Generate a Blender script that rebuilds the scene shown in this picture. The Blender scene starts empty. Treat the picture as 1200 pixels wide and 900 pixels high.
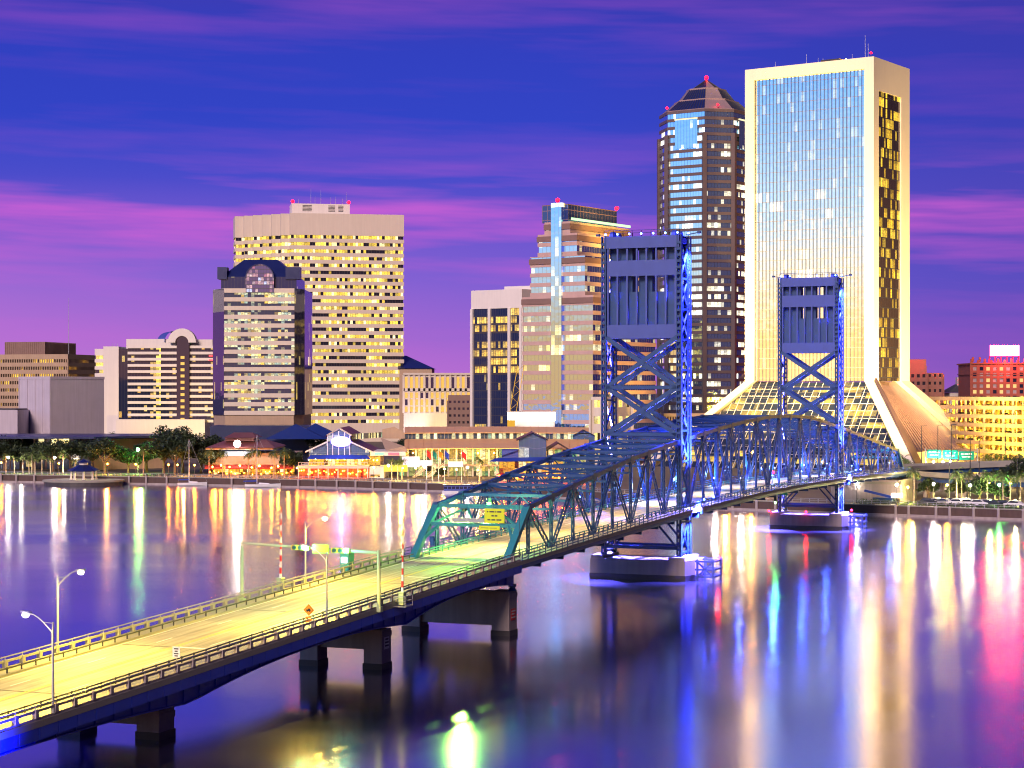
import bpy, math, random
import numpy as np
from mathutils import Vector, Matrix
random.seed(7)
rnd = random.random
def U(a, b): return a + (b - a) * rnd()
SC = bpy.context.scene
COL = SC.collection
R = math.radians

# ------------------------------------------------------------------ camera, world, sun, exposure
H = 32.0; F = 2250.0
cam = bpy.data.objects.new("camera", bpy.data.cameras.new("camera")); COL.objects.link(cam)
cam.location = (0, 0, H); cam.rotation_euler = (R(90), 0, 0)
cam.data.sensor_width = 36; cam.data.lens = 36 * F / 1200; cam.data.shift_y = 10 / 1200
cam.data.clip_start = 1; cam.data.clip_end = 80000
SC.camera = cam
SC.view_settings.view_transform = 'Standard'; SC.view_settings.look = 'None'
SC.view_settings.exposure = 0.18; SC.view_settings.gamma = 1
SC.cycles.use_denoising = True; SC.cycles.filter_width = 1.1
SC.cycles.max_bounces = 6; SC.cycles.diffuse_bounces = 2; SC.cycles.glossy_bounces = 4
SC.cycles.transmission_bounces = 2; SC.cycles.sample_clamp_indirect = 8
SC.cycles.caustics_reflective = False; SC.cycles.caustics_refractive = False

def lin(c):
    return tuple((x / 255 / 12.92) if x / 255 <= .04045 else ((x / 255 + .055) / 1.055) ** 2.4 for x in c)

class NT:
    """small wrapper that makes shader nodes terse"""
    def __init__(s, tree): s.t = tree
    def n(s, kind, **kw):
        x = s.t.nodes.new(kind)
        for k, v in kw.items(): setattr(x, k, v)
        return x
    def put(s, sock, v):
        if isinstance(v, bpy.types.NodeSocket): s.t.links.new(v, sock)
        elif v is not None:
            if isinstance(v, (tuple, list)) and len(v) == 3 and sock.type == 'RGBA': v = (*v, 1)
            sock.default_value = v
    def m(s, op, a, b=None, c=None, clamp=False):
        x = s.n('ShaderNodeMath', operation=op, use_clamp=clamp)
        s.put(x.inputs[0], a)
        if b is not None: s.put(x.inputs[1], b)
        if c is not None: s.put(x.inputs[2], c)
        return x.outputs[0]
    def xyz(s, a, b, c):
        x = s.n('ShaderNodeCombineXYZ')
        for i, v in enumerate((a, b, c)): s.put(x.inputs[i], v)
        return x.outputs[0]
    def sep(s, v):
        x = s.n('ShaderNodeSeparateXYZ'); s.put(x.inputs[0], v); return x.outputs
    def mix(s, f, a, b, mode='MIX'):
        x = s.n('ShaderNodeMix', data_type='RGBA', blend_type=mode)
        s.put(x.inputs[0], f); s.put(x.inputs[6], a); s.put(x.inputs[7], b); return x.outputs[2]
    def ramp(s, f, stops, interp='LINEAR'):
        x = s.n('ShaderNodeValToRGB'); cr = x.color_ramp; cr.interpolation = interp
        while len(cr.elements) < len(stops): cr.elements.new(.5)
        for e, (p, c) in zip(cr.elements, stops):
            e.position = p; e.color = (c, c, c, 1) if isinstance(c, (int, float)) else (*c, 1)
        s.put(x.inputs[0], f); return x.outputs[0]
    def noise(s, vec, scale, detail=2, rough=.5, dim='3D'):
        x = s.n('ShaderNodeTexNoise', noise_dimensions=dim); s.put(x.inputs['Vector'], vec)
        x.inputs['Scale'].default_value = scale; x.inputs['Detail'].default_value = detail
        x.inputs['Roughness'].default_value = rough; return x.outputs[0]
    def white(s, vec):
        x = s.n('ShaderNodeTexWhiteNoise', noise_dimensions='3D'); s.put(x.inputs['Vector'], vec)
        return x.outputs['Value'], x.outputs['Color']

# dusk sky: blue above, purple towards the horizon, pink cloud streaks; afterglow in the west (behind-left)
wd = bpy.data.worlds.new("World"); SC.world = wd; wd.use_nodes = True
w = NT(wd.node_tree); wd.node_tree.nodes.clear()
g = w.n('ShaderNodeTexCoord').outputs['Generated']
gx, gy, gz = w.sep(g)
az = w.m('ARCTAN2', gx, gy)
zc = w.m('MAXIMUM', gz, 0.0)
east = w.ramp(zc, [(0, lin((160, 98, 196))), (.026, lin((124, 86, 196))), (.058, lin((88, 78, 198))), (.085, lin((80, 70, 194))),
                   (.115, lin((58, 64, 190))), (.14, lin((36, 56, 186))), (.175, lin((36, 52, 180))), (.2, lin((48, 48, 170))),
                   (.26, lin((24, 22, 190))), (.5, lin((20, 30, 175))), (1, lin((40, 44, 150)))])
left = w.m('MULTIPLY_ADD', az, -1.6, .35, clamp=True)          # pinker to the left, deeper to the right
low = w.ramp(zc, [(0, 1.0), (.05, .6), (.11, 0.0)])
east = w.mix(w.m('MULTIPLY', w.m('MULTIPLY', left, low), .75), east, lin((208, 122, 204)))
right = w.m('MULTIPLY_ADD', az, 2.2, -.05, clamp=True)
east = w.mix(w.m('MULTIPLY', right, .6), east, lin((60, 34, 132)))
cv = w.xyz(w.m('MULTIPLY', az, 4.2), w.m('MULTIPLY_ADD', az, 1.3, w.m('MULTIPLY', gz, 52.0)), 3.7)
cn = w.noise(cv, 1.0, 4, .55)
cl = w.ramp(cn, [(.44, 0.0), (.78, 1.0)])
mask = w.ramp(zc, [(0, .1), (.04, .15), (.055, .3), (.075, .7), (.09, 1.0), (.106, .7), (.12, .18), (.165, .07), (.19, .25), (.22, .35), (.4, .0)])
east = w.mix(w.m('MULTIPLY', cl, mask), east, lin((222, 92, 204)))
west = w.ramp(zc, [(0, (1.35, .55, .15)), (.026, (1.3, .60, .17)), (.045, (1.15, .76, .46)), (.065, (.95, .90, .80)), (.093, (.52, .80, 1.12)), (.162, (.13, .50, 1.25)),
                   (.3, (.08, .26, .85)), (1, (.03, .05, .30))])
dark = w.ramp(w.m('MULTIPLY', az, .31831), [(.11, 1.0), (.19, .22), (.8, .2)])          # the east is already night
east = w.mix(1.0, east, dark, 'MULTIPLY')
wdot = w.m('ADD', w.m('MULTIPLY', gx, -.87), w.m('MULTIPLY', gy, -.48))
wf = w.ramp(w.m('MULTIPLY_ADD', wdot, .5, .5), [(.68, 0.0), (.93, 1.0)], 'EASE')
sky = w.mix(wf, east, west)
bg = w.n('ShaderNodeBackground'); w.put(bg.inputs[0], sky); bg.inputs[1].default_value = 1.0
# a little of the physical twilight sky as well
ns = w.n('ShaderNodeTexSky', sky_type='NISHITA', sun_disc=False)
ns.sun_elevation = R(2); ns.sun_rotation = R(-165)
b2 = w.n('ShaderNodeBackground'); w.put(b2.inputs[0], ns.outputs[0]); b2.inputs[1].default_value = .006
ad = w.n('ShaderNodeAddShader'); w.put(ad.inputs[0], bg.outputs[0]); w.put(ad.inputs[1], b2.outputs[0])
wo = w.n('ShaderNodeOutputWorld'); w.put(wo.inputs[0], ad.outputs[0])

sun = bpy.data.objects.new("sun", bpy.data.lights.new("sun", 'SUN')); COL.objects.link(sun)
sun.data.energy = 3.3; sun.data.angle = R(18); sun.data.color = (1.0, .72, .60)
tosun = Vector((-.26, -.85, .46)).normalized()
sun.rotation_euler = tosun.to_track_quat('Z', 'Y').to_euler()

# ------------------------------------------------------------------ helpers: points, meshes, things
def XY(px, Z): return ((px - 600) / F * Z, Z)
def P(px, py, Z): return Vector(((px - 600) / F * Z, Z, H + (460 - py) / F * Z))
def ZH(py, Z): return H + (460 - py) / F * Z
ORG = {}

class MB:
    def __init__(s): s.v = []; s.f = []; s.mi = []; s.uv = []; s.m = 0
    def face(s, pts, uv=None):
        b = len(s.v); s.v += [tuple(p) for p in pts]
        s.f.append(list(range(b, b + len(pts)))); s.mi.append(s.m)
        s.uv.append(uv or [(0, 0)] * len(pts)); return s
    def hexa(s, a):          # a: 4 bottom + 4 top corners, both counter-clockwise from above
        for q in ((3, 2, 1, 0), (4, 5, 6, 7), (0, 1, 5, 4), (1, 2, 6, 5), (2, 3, 7, 6), (3, 0, 4, 7)): s.face([a[i] for i in q])
        return s
    def box(s, c, e, rz=0):  # c: centre of base, e: full sizes
        ca, sa = math.cos(rz), math.sin(rz); x, y, z = e[0] / 2, e[1] / 2, e[2]
        pt = [(c[0] + a * ca - b * sa, c[1] + a * sa + b * ca) for a, b in ((-x, -y), (x, -y), (x, y), (-x, y))]
        return s.prism(pt, c[2], c[2] + z)
    def prism(s, poly, z0, z1, caps=True):
        n = len(poly)
        for i in range(n):
            a, b = poly[i], poly[(i + 1) % n]
            s.face([(*a, z0), (*b, z0), (*b, z1), (*a, z1)])
        if caps:
            s.face([(*p, z1) for p in poly]); s.face([(*p, z0) for p in reversed(poly)])
        return s
    def beam(s, p, q, wd, ht, up=(0, 0, 1)):
        p, q = Vector(p), Vector(q); d = (q - p).normalized(); up = Vector(up)
        x = d.cross(up)
        if x.length < 1e-4: x = d.cross(Vector((1, 0, 0)))
        x.normalize(); y = x.cross(d)
        x = x * wd / 2; y = y * ht / 2
        return s.hexa([p - x - y, p + x - y, p + x + y, p - x + y, q - x - y, q + x - y, q + x + y, q - x + y])
    def tube(s, p, q, r0, r1, n=8, caps=True):
        p, q = Vector(p), Vector(q); d = (q - p).normalized()
        x = d.orthogonal().normalized(); y = d.cross(x)
        A = [p + (x * math.cos(6.2832 * i / n) + y * math.sin(6.2832 * i / n)) * r0 for i in range(n)]
        B = [q + (x * math.cos(6.2832 * i / n) + y * math.sin(6.2832 * i / n)) * r1 for i in range(n)]
        for i in range(n):
            j = (i + 1) % n; s.face([A[i], A[j], B[j], B[i]])
        if caps: s.face(B); s.face(A[::-1])
        return s
    def path(s, pts, rad, n=7):
        for i in range(len(pts) - 1):
            r = rad if isinstance(rad, (int, float)) else None
            s.tube(pts[i], pts[i + 1], r or rad[i], r or rad[i + 1], n)
        return s
    def ball(s, c, r, nu=10, nv=6, sz=1):
        c = Vector(c)
        def pt(i, j):
            a = 6.2832 * i / nu; b = math.pi * j / nv - math.pi / 2
            return c + Vector((math.cos(a) * math.cos(b) * r, math.sin(a) * math.cos(b) * r, math.sin(b) * r * sz))
        for j in range(nv):
            for i in range(nu):
                q = [pt(i, j), pt(i + 1, j), pt(i + 1, j + 1), pt(i, j + 1)]
                if j == 0: q = [q[0], q[2], q[3]]
                elif j == nv - 1: q = [q[0], q[1], q[2]]
                s.face(q)
        return s
    def ring(s, poly, z0, z1, t):
        ins = inset(poly, t); n = len(poly)
        for i in range(n):
            j = (i + 1) % n; a, b, c, d = poly[i], poly[j], ins[j], ins[i]
            s.face([(*a, z0), (*b, z0), (*b, z1), (*a, z1)])
            s.face([(*a, z1), (*b, z1), (*c, z1), (*d, z1)])
            s.face([(*d, z0), (*c, z0), (*b, z0), (*a, z0)])
        return s
    def strip(s, poly, z0, z1, cw=1.0, closed=True):
        n = len(poly); u = 0
        for i in range(n if closed else n - 1):
            a, b = poly[i], poly[(i + 1) % n]; L = math.dist(a, b)
            k = max(1, round(L / cw)) * cw
            s.face([(*a, z0), (*b, z0), (*b, z1), (*a, z1)], [(u, z0), (u + k, z0), (u + k, z1), (u, z1)])
            u += k + cw * 3
        return s
    def build(s, name, mats, parent=None, origin=None, smooth=False):
        me = bpy.data.meshes.new(name); o = bpy.data.objects.new(name, me); COL.objects.link(o)
        if parent is not None: org = ORG[parent.name]; o.parent = parent
        else:
            if origin is None:
                V = np.array(s.v); origin = ((V[:, 0].min() + V[:, 0].max()) / 2, (V[:, 1].min() + V[:, 1].max()) / 2, V[:, 2].min())
            org = Vector(origin); o.location = org
        ORG[o.name] = org
        me.from_pydata([(x - org[0], y - org[1], z - org[2]) for x, y, z in s.v], [], s.f)
        for mt in (mats if isinstance(mats, (list, tuple)) else [mats]): me.materials.append(mt)
        me.polygons.foreach_set('material_index', s.mi)
        ul = me.uv_layers.new(name='UVMap'); flat = [c for fu in s.uv for p in fu for c in p]
        ul.data.foreach_set('uv', flat)
        if smooth:
            me.polygons.foreach_set('use_smooth', [True] * len(s.f))
        me.update(); return o

def inset(poly, t):
    n = len(poly); out = []
    for i in range(n):
        p0, p1, p2 = Vector(poly[i - 1]), Vector(poly[i]), Vector(poly[(i + 1) % n])
        a = (p1 - p0).normalized(); b = (p2 - p1).normalized()
        na = Vector((-a.y, a.x)); nb = Vector((-b.y, b.x))
        d = na + nb; k = 2 * t / max(d.length_squared, .15)
        out.append((p1.x + d.x * k, p1.y + d.y * k))
    return out
def centroid(poly): return (sum(p[0] for p in poly) / len(poly), sum(p[1] for p in poly) / len(poly))
def tag(o, label, cat, group=None, kind=None):
    if label: o['label'] = label
    if cat: o['category'] = cat
    if group: o['group'] = group
    if kind: o['kind'] = kind
    return o
def thing(name, label, cat, loc, group=None, rz=0):
    o = bpy.data.objects.new(name, None); COL.objects.link(o); o.location = loc; o.rotation_euler = (0, 0, rz)
    o.empty_display_size = 1; ORG[o.name] = Vector(loc); return tag(o, label, cat, group)
def proto(name): 
    o = thing(name, None, None, (0, 0, 0)); return o
def dup(root, loc, label, cat=None, group=None, rz=0, sc=1):
    def cp(o, par):
        c = o.copy(); COL.objects.link(c)
        if par is not None: c.parent = par
        for ch in list(o.children): cp(ch, c)
        return c
    r = cp(root, None); r.location = loc; r.rotation_euler = (0, 0, rz); r.scale = (sc, sc, sc)
    r['label'] = label
    if cat: r['category'] = cat
    if group: r['group'] = group
    return r
def drop(root):
    for ch in list(root.children): drop(ch)
    bpy.data.objects.remove(root)
class Kind:
    """the first placed instance is the built one itself, every later one a copy of it"""
    def __init__(s, root, cat, group): s.root = root; s.used = False; s.cat = cat; s.group = group
    def put(s, loc, label, rz=0, sc=1):
        if not s.used:
            s.used = True; r = s.root; r.location = loc; r.rotation_euler = (0, 0, rz); r.scale = (sc, sc, sc)
            return tag(r, label, s.cat, s.group)
        return dup(s.root, loc, label, s.cat, s.group, rz, sc)
ORD = ['first', 'second', 'third', 'fourth', 'fifth', 'sixth', 'seventh', 'eighth', 'ninth', 'tenth', 'eleventh', 'twelfth', 'thirteenth', 'fourteenth', 'fifteenth', 'sixteenth']

# ------------------------------------------------------------------ materials
def mat(name, col, rough=.6, metal=0, var=.18, scale=.25, spec=.4, streak=0, emit=None, estr=0, bump=0):
    m = bpy.data.materials.new(name); m.use_nodes = True; t = NT(m.node_tree)
    b = m.node_tree.nodes['Principled BSDF']
    b.inputs['Roughness'].default_value = rough; b.inputs['Metallic'].default_value = metal
    b.inputs['Specular IOR Level'].default_value = spec
    if var > 0:
        tc = t.n('ShaderNodeTexCoord').outputs['Object']
        nz = t.noise(tc, scale, 4, .6)
        f = t.m('MULTIPLY_ADD', nz, var * 2, 1 - var)
        if streak:                                                # vertical water stains
            x, y, z = t.sep(tc)
            sn = t.noise(t.xyz(t.m('MULTIPLY', x, 1.1), t.m('MULTIPLY', y, 1.1), t.m('MULTIPLY', z, .06)), 1.0, 3)
            f = t.m('MULTIPLY', f, t.m('MULTIPLY_ADD', sn, streak * 2, 1 - streak))
        c = t.mix(1.0, col, t.xyz(f, f, f), 'MULTIPLY')
        t.put(b.inputs['Base Color'], c)
        t.put(b.inputs['Roughness'], t.m('MULTIPLY_ADD', nz, .25, rough - .12, clamp=True))
        if bump:
            bp = t.n('ShaderNodeBump'); bp.inputs['Strength'].default_value = bump; bp.inputs['Distance'].default_value = .1
            t.put(bp.inputs['Height'], t.noise(tc, scale * 12, 3)); t.put(b.inputs['Normal'], bp.outputs[0])
    else: b.inputs['Base Color'].default_value = (*col, 1)
    if emit:
        b.inputs['Emission Color'].default_value = (*emit, 1); b.inputs['Emission Strength'].default_value = estr
    return m
def glow(name, col, st, sample=True):
    m = mat(name, (.05, .05, .05), .5, var=0, emit=col, estr=st)
    m.cycles.emission_sampling = 'AUTO' if sample else 'NONE'
    return m
def winmat(name, glass=(.02, .025, .06), rough=.08, metal=0., cw=1.5, fh=4., v0=0., pz=.5, pc=.08, zone=6,
           cols=((1, .72, .18), (1, .85, .42)), st=1.3, mull=.1, seed=0., mcol=(.02, .02, .03), busy=1.0, spec=.6, hm=0):
    """glass in panes of cw metres; whole zones of a storey are lit, single panes are on or off"""
    m = bpy.data.materials.new(name); m.use_nodes = True; t = NT(m.node_tree); b = m.node_tree.nodes['Principled BSDF']
    m.cycles.emission_sampling = 'NONE'
    uv = t.n('ShaderNodeUVMap').outputs[0]; u, v, _ = t.sep(uv)
    cu = t.m('DIVIDE', u, cw); ci = t.m('FLOOR', cu); fu = t.m('SUBTRACT', cu, ci)
    cvv = t.m('DIVIDE', t.m('SUBTRACT', v, v0), fh); fi = t.m('FLOOR', cvv); fv = t.m('SUBTRACT', cvv, fi)
    zi = t.m('FLOOR', t.m('DIVIDE', t.m('ADD', ci, .5), zone))
    z1, _c = t.white(t.xyz(zi, fi, seed + .37)); fl, _c = t.white(t.xyz(fi, seed, 5.1))
    zp = t.m('ADD', t.m('MULTIPLY', z1, .55), t.m('MULTIPLY', fl, .45))
    c1, cc = t.white(t.xyz(ci, fi, seed + 7.7)); c2, _c = t.white(t.xyz(ci, fi, seed + 3.3)); _cz, _c = t.white(t.xyz(ci, fi, seed + 9.1))
    lit = t.m('MULTIPLY', t.m('LESS_THAN', zp, pz), t.m('LESS_THAN', c1, .80))
    lit = t.m('MAXIMUM', lit, t.m('LESS_THAN', c2, pc))
    fine = t.noise(t.xyz(t.m('MULTIPLY', u, 1.0), t.m('MULTIPLY', v, 1.6), seed), 1.1, 3, .7)
    br = t.m('MULTIPLY_ADD', fine, 2.6 * busy, 1 - 1.3 * busy, clamp=False)
    br = t.m('MAXIMUM', br, .06)
    br = t.m('MULTIPLY', br, t.m('MULTIPLY_ADD', c2, .9, .45))
    br = t.m('MULTIPLY', br, t.m('MULTIPLY_ADD', z1, -.5, 1.2))
    bl = t.m('GREATER_THAN', fv, t.m('SUBTRACT', 1.08, t.m('MULTIPLY', _cz, .5)))
    br = t.m('MULTIPLY', br, t.m('SUBTRACT', 1.0, t.m('MULTIPLY', bl, .45)))
    frame = t.m('MINIMUM', t.m('GREATER_THAN', fu, mull / cw), 1.0)
    if hm: frame = t.m('MULTIPLY', frame, t.m('GREATER_THAN', fv, hm / fh))
    col = t.mix(c1, cols[0], cols[1])
    if len(cols) > 2: col = t.mix(t.m('GREATER_THAN', c2, .80), col, cols[2])
    t.put(b.inputs['Base Color'], t.mix(frame, mcol, glass))
    t.put(b.inputs['Roughness'], t.m('MULTIPLY_ADD', t.m('SUBTRACT', 1.0, frame), .4, rough))
    t.put(b.inputs['Metallic'], t.m('MULTIPLY', frame, metal))
    b.inputs['Specular IOR Level'].default_value = spec
    bp = t.n('ShaderNodeBump'); bp.inputs['Strength'].default_value = .06; bp.inputs['Distance'].default_value = .3
    t.put(bp.inputs['Height'], t.noise(t.xyz(u, v, 0.), .35, 1)); t.put(b.inputs['Normal'], bp.outputs[0])
    t.put(b.inputs['Emission Color'], col)
    t.put(b.inputs['Emission Strength'], t.m('MULTIPLY', t.m('MULTIPLY', lit, frame), t.m('MULTIPLY', br, st)))
    return m

M = dict(
    concrete=mat('pale concrete', (.46, .42, .50), .75, streak=.16, var=.1),
    pier=mat('pier concrete', (.36, .31, .31), .8, streak=.32, var=.2, bump=.3),
    wet=mat('wet dark concrete', (.05, .045, .05), .5, streak=.2),
    cream=mat('cream precast panel', (.60, .53, .45), .7, streak=.08, var=.06),
    white=mat('white panel', (.70, .66, .62), .6, streak=.08, var=.05),
    framew=mat('pale travertine frame', (.72, .66, .54), .6, streak=.05, var=.05),
    brownstone=mat('brown granite', (.21, .13, .11), .5, streak=.05),
    tan=mat('tan precast', (.40, .29, .20), .7, streak=.12),
    pinkstone=mat('pink granite', (.50, .34, .31), .55, streak=.05),
    brick=mat('red brick', (.33, .10, .065), .8, var=.2, scale=1.2),
    brickpale=mat('weathered orange brick', (.45, .20, .15), .8, var=.2, scale=1.),
    navy=mat('dark blue roof', (.012, .02, .09), .35, var=.2),
    darkroof=mat('flat roof felt', (.06, .06, .07), .8),
    redroof=mat('maroon metal roof', (.16, .045, .04), .55, streak=.1),
    tanroof=mat('tan metal roof', (.74, .43, .17), .5, streak=.08),
    steel=mat('blue painted bridge steel', (.012, .055, .19), .45, var=.25, scale=.8, spec=.5),
    steeld=mat('weathered blue steel plate', (.06, .095, .36), .55, var=.18, scale=.4, streak=.12),
    girder=mat('deep blue girder paint', (.02, .06, .60), .4, var=.2, scale=.6),
    teal=mat('teal and green lit steel', (.03, .22, .27), .45, var=.2),
    galv=mat('galvanised pole', (.38, .39, .40), .4, .6, var=.15, scale=2),
    gantry=mat('pale green painted gantry', (.42, .52, .30), .45, var=.12),
    darkpole=mat('dark bronze pole', (.05, .05, .055), .5, var=.2, scale=2),
    walk=mat('concrete sidewalk', (.30, .29, .26), .85, var=.2, streak=0),
    paintw=mat('white road paint', (.75, .74, .70), .6, var=.2, scale=3),
    painty=mat('yellow road paint', (.75, .50, .04), .6, var=.2, scale=3),
    ground=mat('paved ground', (.12, .10, .08), .9, var=.35, scale=.03),
    grass=mat('mown grass', (.05, .10, .02), .9, var=.4, scale=.8),
    seawall=mat('timber seawall', (.095, .062, .058), .85, var=.3, streak=.2, scale=.6),
    piling=mat('dock piling', (.42, .38, .40), .8, var=.3),
    leaf=mat('oak leaf', (.034, .055, .026), .6, var=.5, scale=.5),
    leafp=mat('palm frond', (.08, .12, .03), .5, var=.4, scale=1.2),
    trunk=mat('bark', (.13, .09, .06), .9, var=.4, scale=2),
    ptrunk=mat('palm trunk', (.32, .26, .19), .9, var=.4, scale=2.),
    hull=mat('white gelcoat', (.72, .74, .80), .25, var=.06),
    blacks=mat('black rubber', (.02, .02, .02), .6, var=.1),
    chrome=mat('anodised mast', (.65, .60, .60), .3, .7, var=.05),
    bluecan=mat('blue canvas', (.02, .06, .42), .7, var=.15),
    redcan=mat('red canvas', (.42, .03, .02), .7, var=.15),
    yellow=mat('yellow paint', (.75, .50, .03), .5, var=.15),
    lime=mat('yellow green sign face', (.62, .72, .03), .4, var=.05),
    signgreen=mat('green sign face', (.0, .20, .14), .4, var=.06),
    orange=mat('orange sign face', (.85, .32, .02), .4, var=.05),
    red=mat('red paint', (.65, .03, .02), .5, var=.1),
    glassd=mat('dark glass', (.015, .02, .05), .06, var=0, spec=.8),
    g_white=glow('white lamp globe', (1, .84, .66), 560),
    g_warm=glow('warm lamp globe', (1, .23, .006), 520),
    g_yell=glow('yellow lamp globe', (1, .44, .02), 520),
    g_green=glow('green lamp globe', (.10, 1, .12), 380),
    g_road=glow('road lamp lens', (1, .80, .36), 120),
    g_red=glow('red beacon', (1, .0, .004), 24),
    g_redn=glow('red beacon dim', (1, .002, .01), 90),
    g_blue=glow('blue beacon', (.03, .07, 1), 90),
    g_cyan=glow('cyan green signal', (.02, 1, .70), 70),
    g_neon=glow('neon white', (1, .93, .95), 5.0),
)
dk = bpy.data.materials.new('worn bridge deck'); dk.use_nodes = True; t = NT(dk.node_tree); b = dk.node_tree.nodes['Principled BSDF']
x, y, z = t.sep(t.n('ShaderNodeTexCoord').outputs['Object'])
lat = t.m('SUBTRACT', t.m('MULTIPLY', x, .9304), t.m('MULTIPLY', y, .3666)); lon = t.m('ADD', t.m('MULTIPLY', x, .3666), t.m('MULTIPLY', y, .9304))
n1 = t.noise(t.xyz(t.m('MULTIPLY', lat, 1.6), t.m('MULTIPLY', lon, .03), 0.), 1.0, 4, .65)       # wheel tracks
n2 = t.noise(t.xyz(t.m('MULTIPLY', lat, .5), t.m('MULTIPLY', lon, .22), 4.), 1.0, 3, .6)         # patches
pv, _c = t.white(t.xyz(t.m('FLOOR', t.m('MULTIPLY', lon, .11)), t.m('FLOOR', t.m('MULTIPLY', lat, .32)), 2.))
k = t.m('MULTIPLY', t.m('MULTIPLY_ADD', n1, 2.0, .08), t.m('MULTIPLY_ADD', n2, .6, .7)); k = t.m('MULTIPLY', k, t.m('MULTIPLY_ADD', pv, .16, .92))
t.put(b.inputs['Base Color'], t.mix(1.0, (.31, .285, .22), t.xyz(k, k, k), 'MULTIPLY')); b.inputs['Roughness'].default_value = .7
M['asphalt'] = dk
def gstr(name, col, st, sample=False): return glow(name, col, st, sample)

# water: long exposure smooths it, so it is a soft rough mirror with broad calm and ruffled patches
wm = bpy.data.materials.new('river water'); wm.use_nodes = True; t = NT(wm.node_tree); b = wm.node_tree.nodes['Principled BSDF']
tc = t.n('ShaderNodeTexCoord').outputs['Object']; x, y, z = t.sep(tc)
big = t.noise(t.xyz(t.m('MULTIPLY', x, .006), t.m('MULTIPLY', y, .022), 0.), 1.0, 4, .6)
b.inputs['Base Color'].default_value = (.004, .007, .03, 1); b.inputs['IOR'].default_value = 1.6
far = t.ramp(t.m('MULTIPLY', t.m('SUBTRACT', y, 150.), 1 / 450., clamp=True), [(0, .135), (.35, .15), (.6, .175), (1, .175)])
wr = t.m('MULTIPLY', far, t.ramp(big, [(.3, .72), (.7, 1.3)]))
t.put(b.inputs['Roughness'], wr)
bp = t.n('ShaderNodeBump'); bp.inputs['Strength'].default_value = .05; bp.inputs['Distance'].default_value = .12
rip = t.noise(t.xyz(t.m('MULTIPLY', x, 1.3), t.m('MULTIPLY', y, .7), 0.), 1.0, 4, .65)
t.put(bp.inputs['Height'], rip); t.put(b.inputs['Normal'], bp.outputs[0])
gl = t.n('ShaderNodeBsdfGlossy'); gl.inputs['Color'].default_value = (.90, .88, 1, 1)
t.put(gl.inputs['Roughness'], wr); t.put(gl.inputs['Normal'], bp.outputs[0])
fz = t.n('ShaderNodeFresnel'); fz.inputs[0].default_value = 1.33
ms = t.n('ShaderNodeMixShader'); t.put(ms.inputs[0], t.m('MULTIPLY_ADD', fz.outputs[0], .55, .42, clamp=True)); t.put(ms.inputs[1], b.outputs[0]); t.put(ms.inputs[2], gl.outputs[0])
t.put(wm.node_tree.nodes['Material Output'].inputs[0], ms.outputs[0])
M['water'] = wm

# ------------------------------------------------------------------ river, land, seawall
LZ = 2.6
SHORE_PX = [(-900, 556), (-200, 561), (0, 565), (215, 568.5), (400, 572.5), (560, 578), (700, 587), (850, 597), (1000, 603), (1200, 610), (1400, 617), (2000, 640)]
SHORE = [XY(px, H * F / (py - 460)) for px, py in SHORE_PX]
def shore_at(px):
    tx = (px - 600) / F
    for a, b in zip(SHORE[:-1], SHORE[1:]):
        ta, tb = a[0] / a[1], b[0] / b[1]
        if ta <= tx <= tb:
            dx, dy = b[0] - a[0], b[1] - a[1]
            k = (tx * a[1] - a[0]) / (dx - tx * dy); return Vector((a[0] + dx * k, a[1] + dy * k))
    return Vector(SHORE[-1])
mb = MB(); mb.face([(-12000, -600, 0), (12000, -600, 0), (12000, 40000, 0), (-12000, 40000, 0)])
tag(mb.build('river', M['water'], origin=(0, 0, 0)), None, None, kind='structure')
mb = MB()
back = [(30000, 300), (30000, 60000), (-30000, 60000), (-30000, 900)]
mb.face([(x, y, LZ) for x, y in SHORE + back])
tag(mb.build('ground', M['ground'], origin=(0, 600, LZ)), None, None, kind='structure')

def seawall(name, label, i0, i1):
    root = thing(name, label, 'seawall', (*SHORE[i0], 0))
    wall = MB(); cap = MB(); low = MB(); rails = MB()
    for a, b in zip(SHORE[i0:i1], SHORE[i0 + 1:i1 + 1]):
        A, B = Vector(a), Vector(b); d = (B - A).normalized(); n = Vector((d.y, -d.x))       # n points to the water
        def off(p, o): q = p + n * o; return (q.x, q.y)
        wall.prism([off(A, .05), off(B, .05), off(B, -.6), off(A, -.6)], -.6, LZ - .05)
        low.prism([off(A, .9), off(B, .9), off(B, .052), off(A, .052)], -.5, .55)
        cap.prism([off(A, .25), off(B, .25), off(B, -1.2), off(A, -1.2)], LZ - .048, LZ + .22)
        L = (B - A).length; k = int(L / 2.4)
        for j in range(k + 1):
            p = A + d * (L * j / max(k, 1))
            rails.box((p.x, p.y, LZ + .22), (.14, .14, 1.05), math.atan2(d.y, d.x))
        for hz in (.55, 1.0):
            rails.beam((*off(A, 0), LZ + .22 + hz), (*off(B, 0), LZ + .22 + hz), .08, .1)
    wall.build('timber_face', M['seawall'], root); cap.build('cap', M['walk'], root); low.build('fender_beam', M['pier'], root)
    rails.build('railing', M['galv'], root)
    return root
seawall('seawall', 'timber seawall with railing below the restaurants and the gazebo', 0, 6)
seawall('seawall', 'timber seawall with railing from under the bridge past the parked cars', 6, 11)
mb = MB(); mb.tube((0, 0, -.6), (0, 0, 2.5), .4, .36, 10); pl = proto('mooring_post')
mb.build('post', M['pier'], pl); c = MB(); c.tube((0, 0, 2.5), (0, 0, 3.1), .44, .12, 10); c.build('cap', M['piling'], pl)
K = Kind(pl, 'mooring post', 'mooring posts along the seawall')
for i, px in enumerate((2, 20, 41, 152, 172, 196)):
    p = shore_at(px); K.put((p.x, p.y - .9, 0), ORD[i] + ' mooring post from the left edge, pale capped, along the seawall left of the sailboats')
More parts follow.
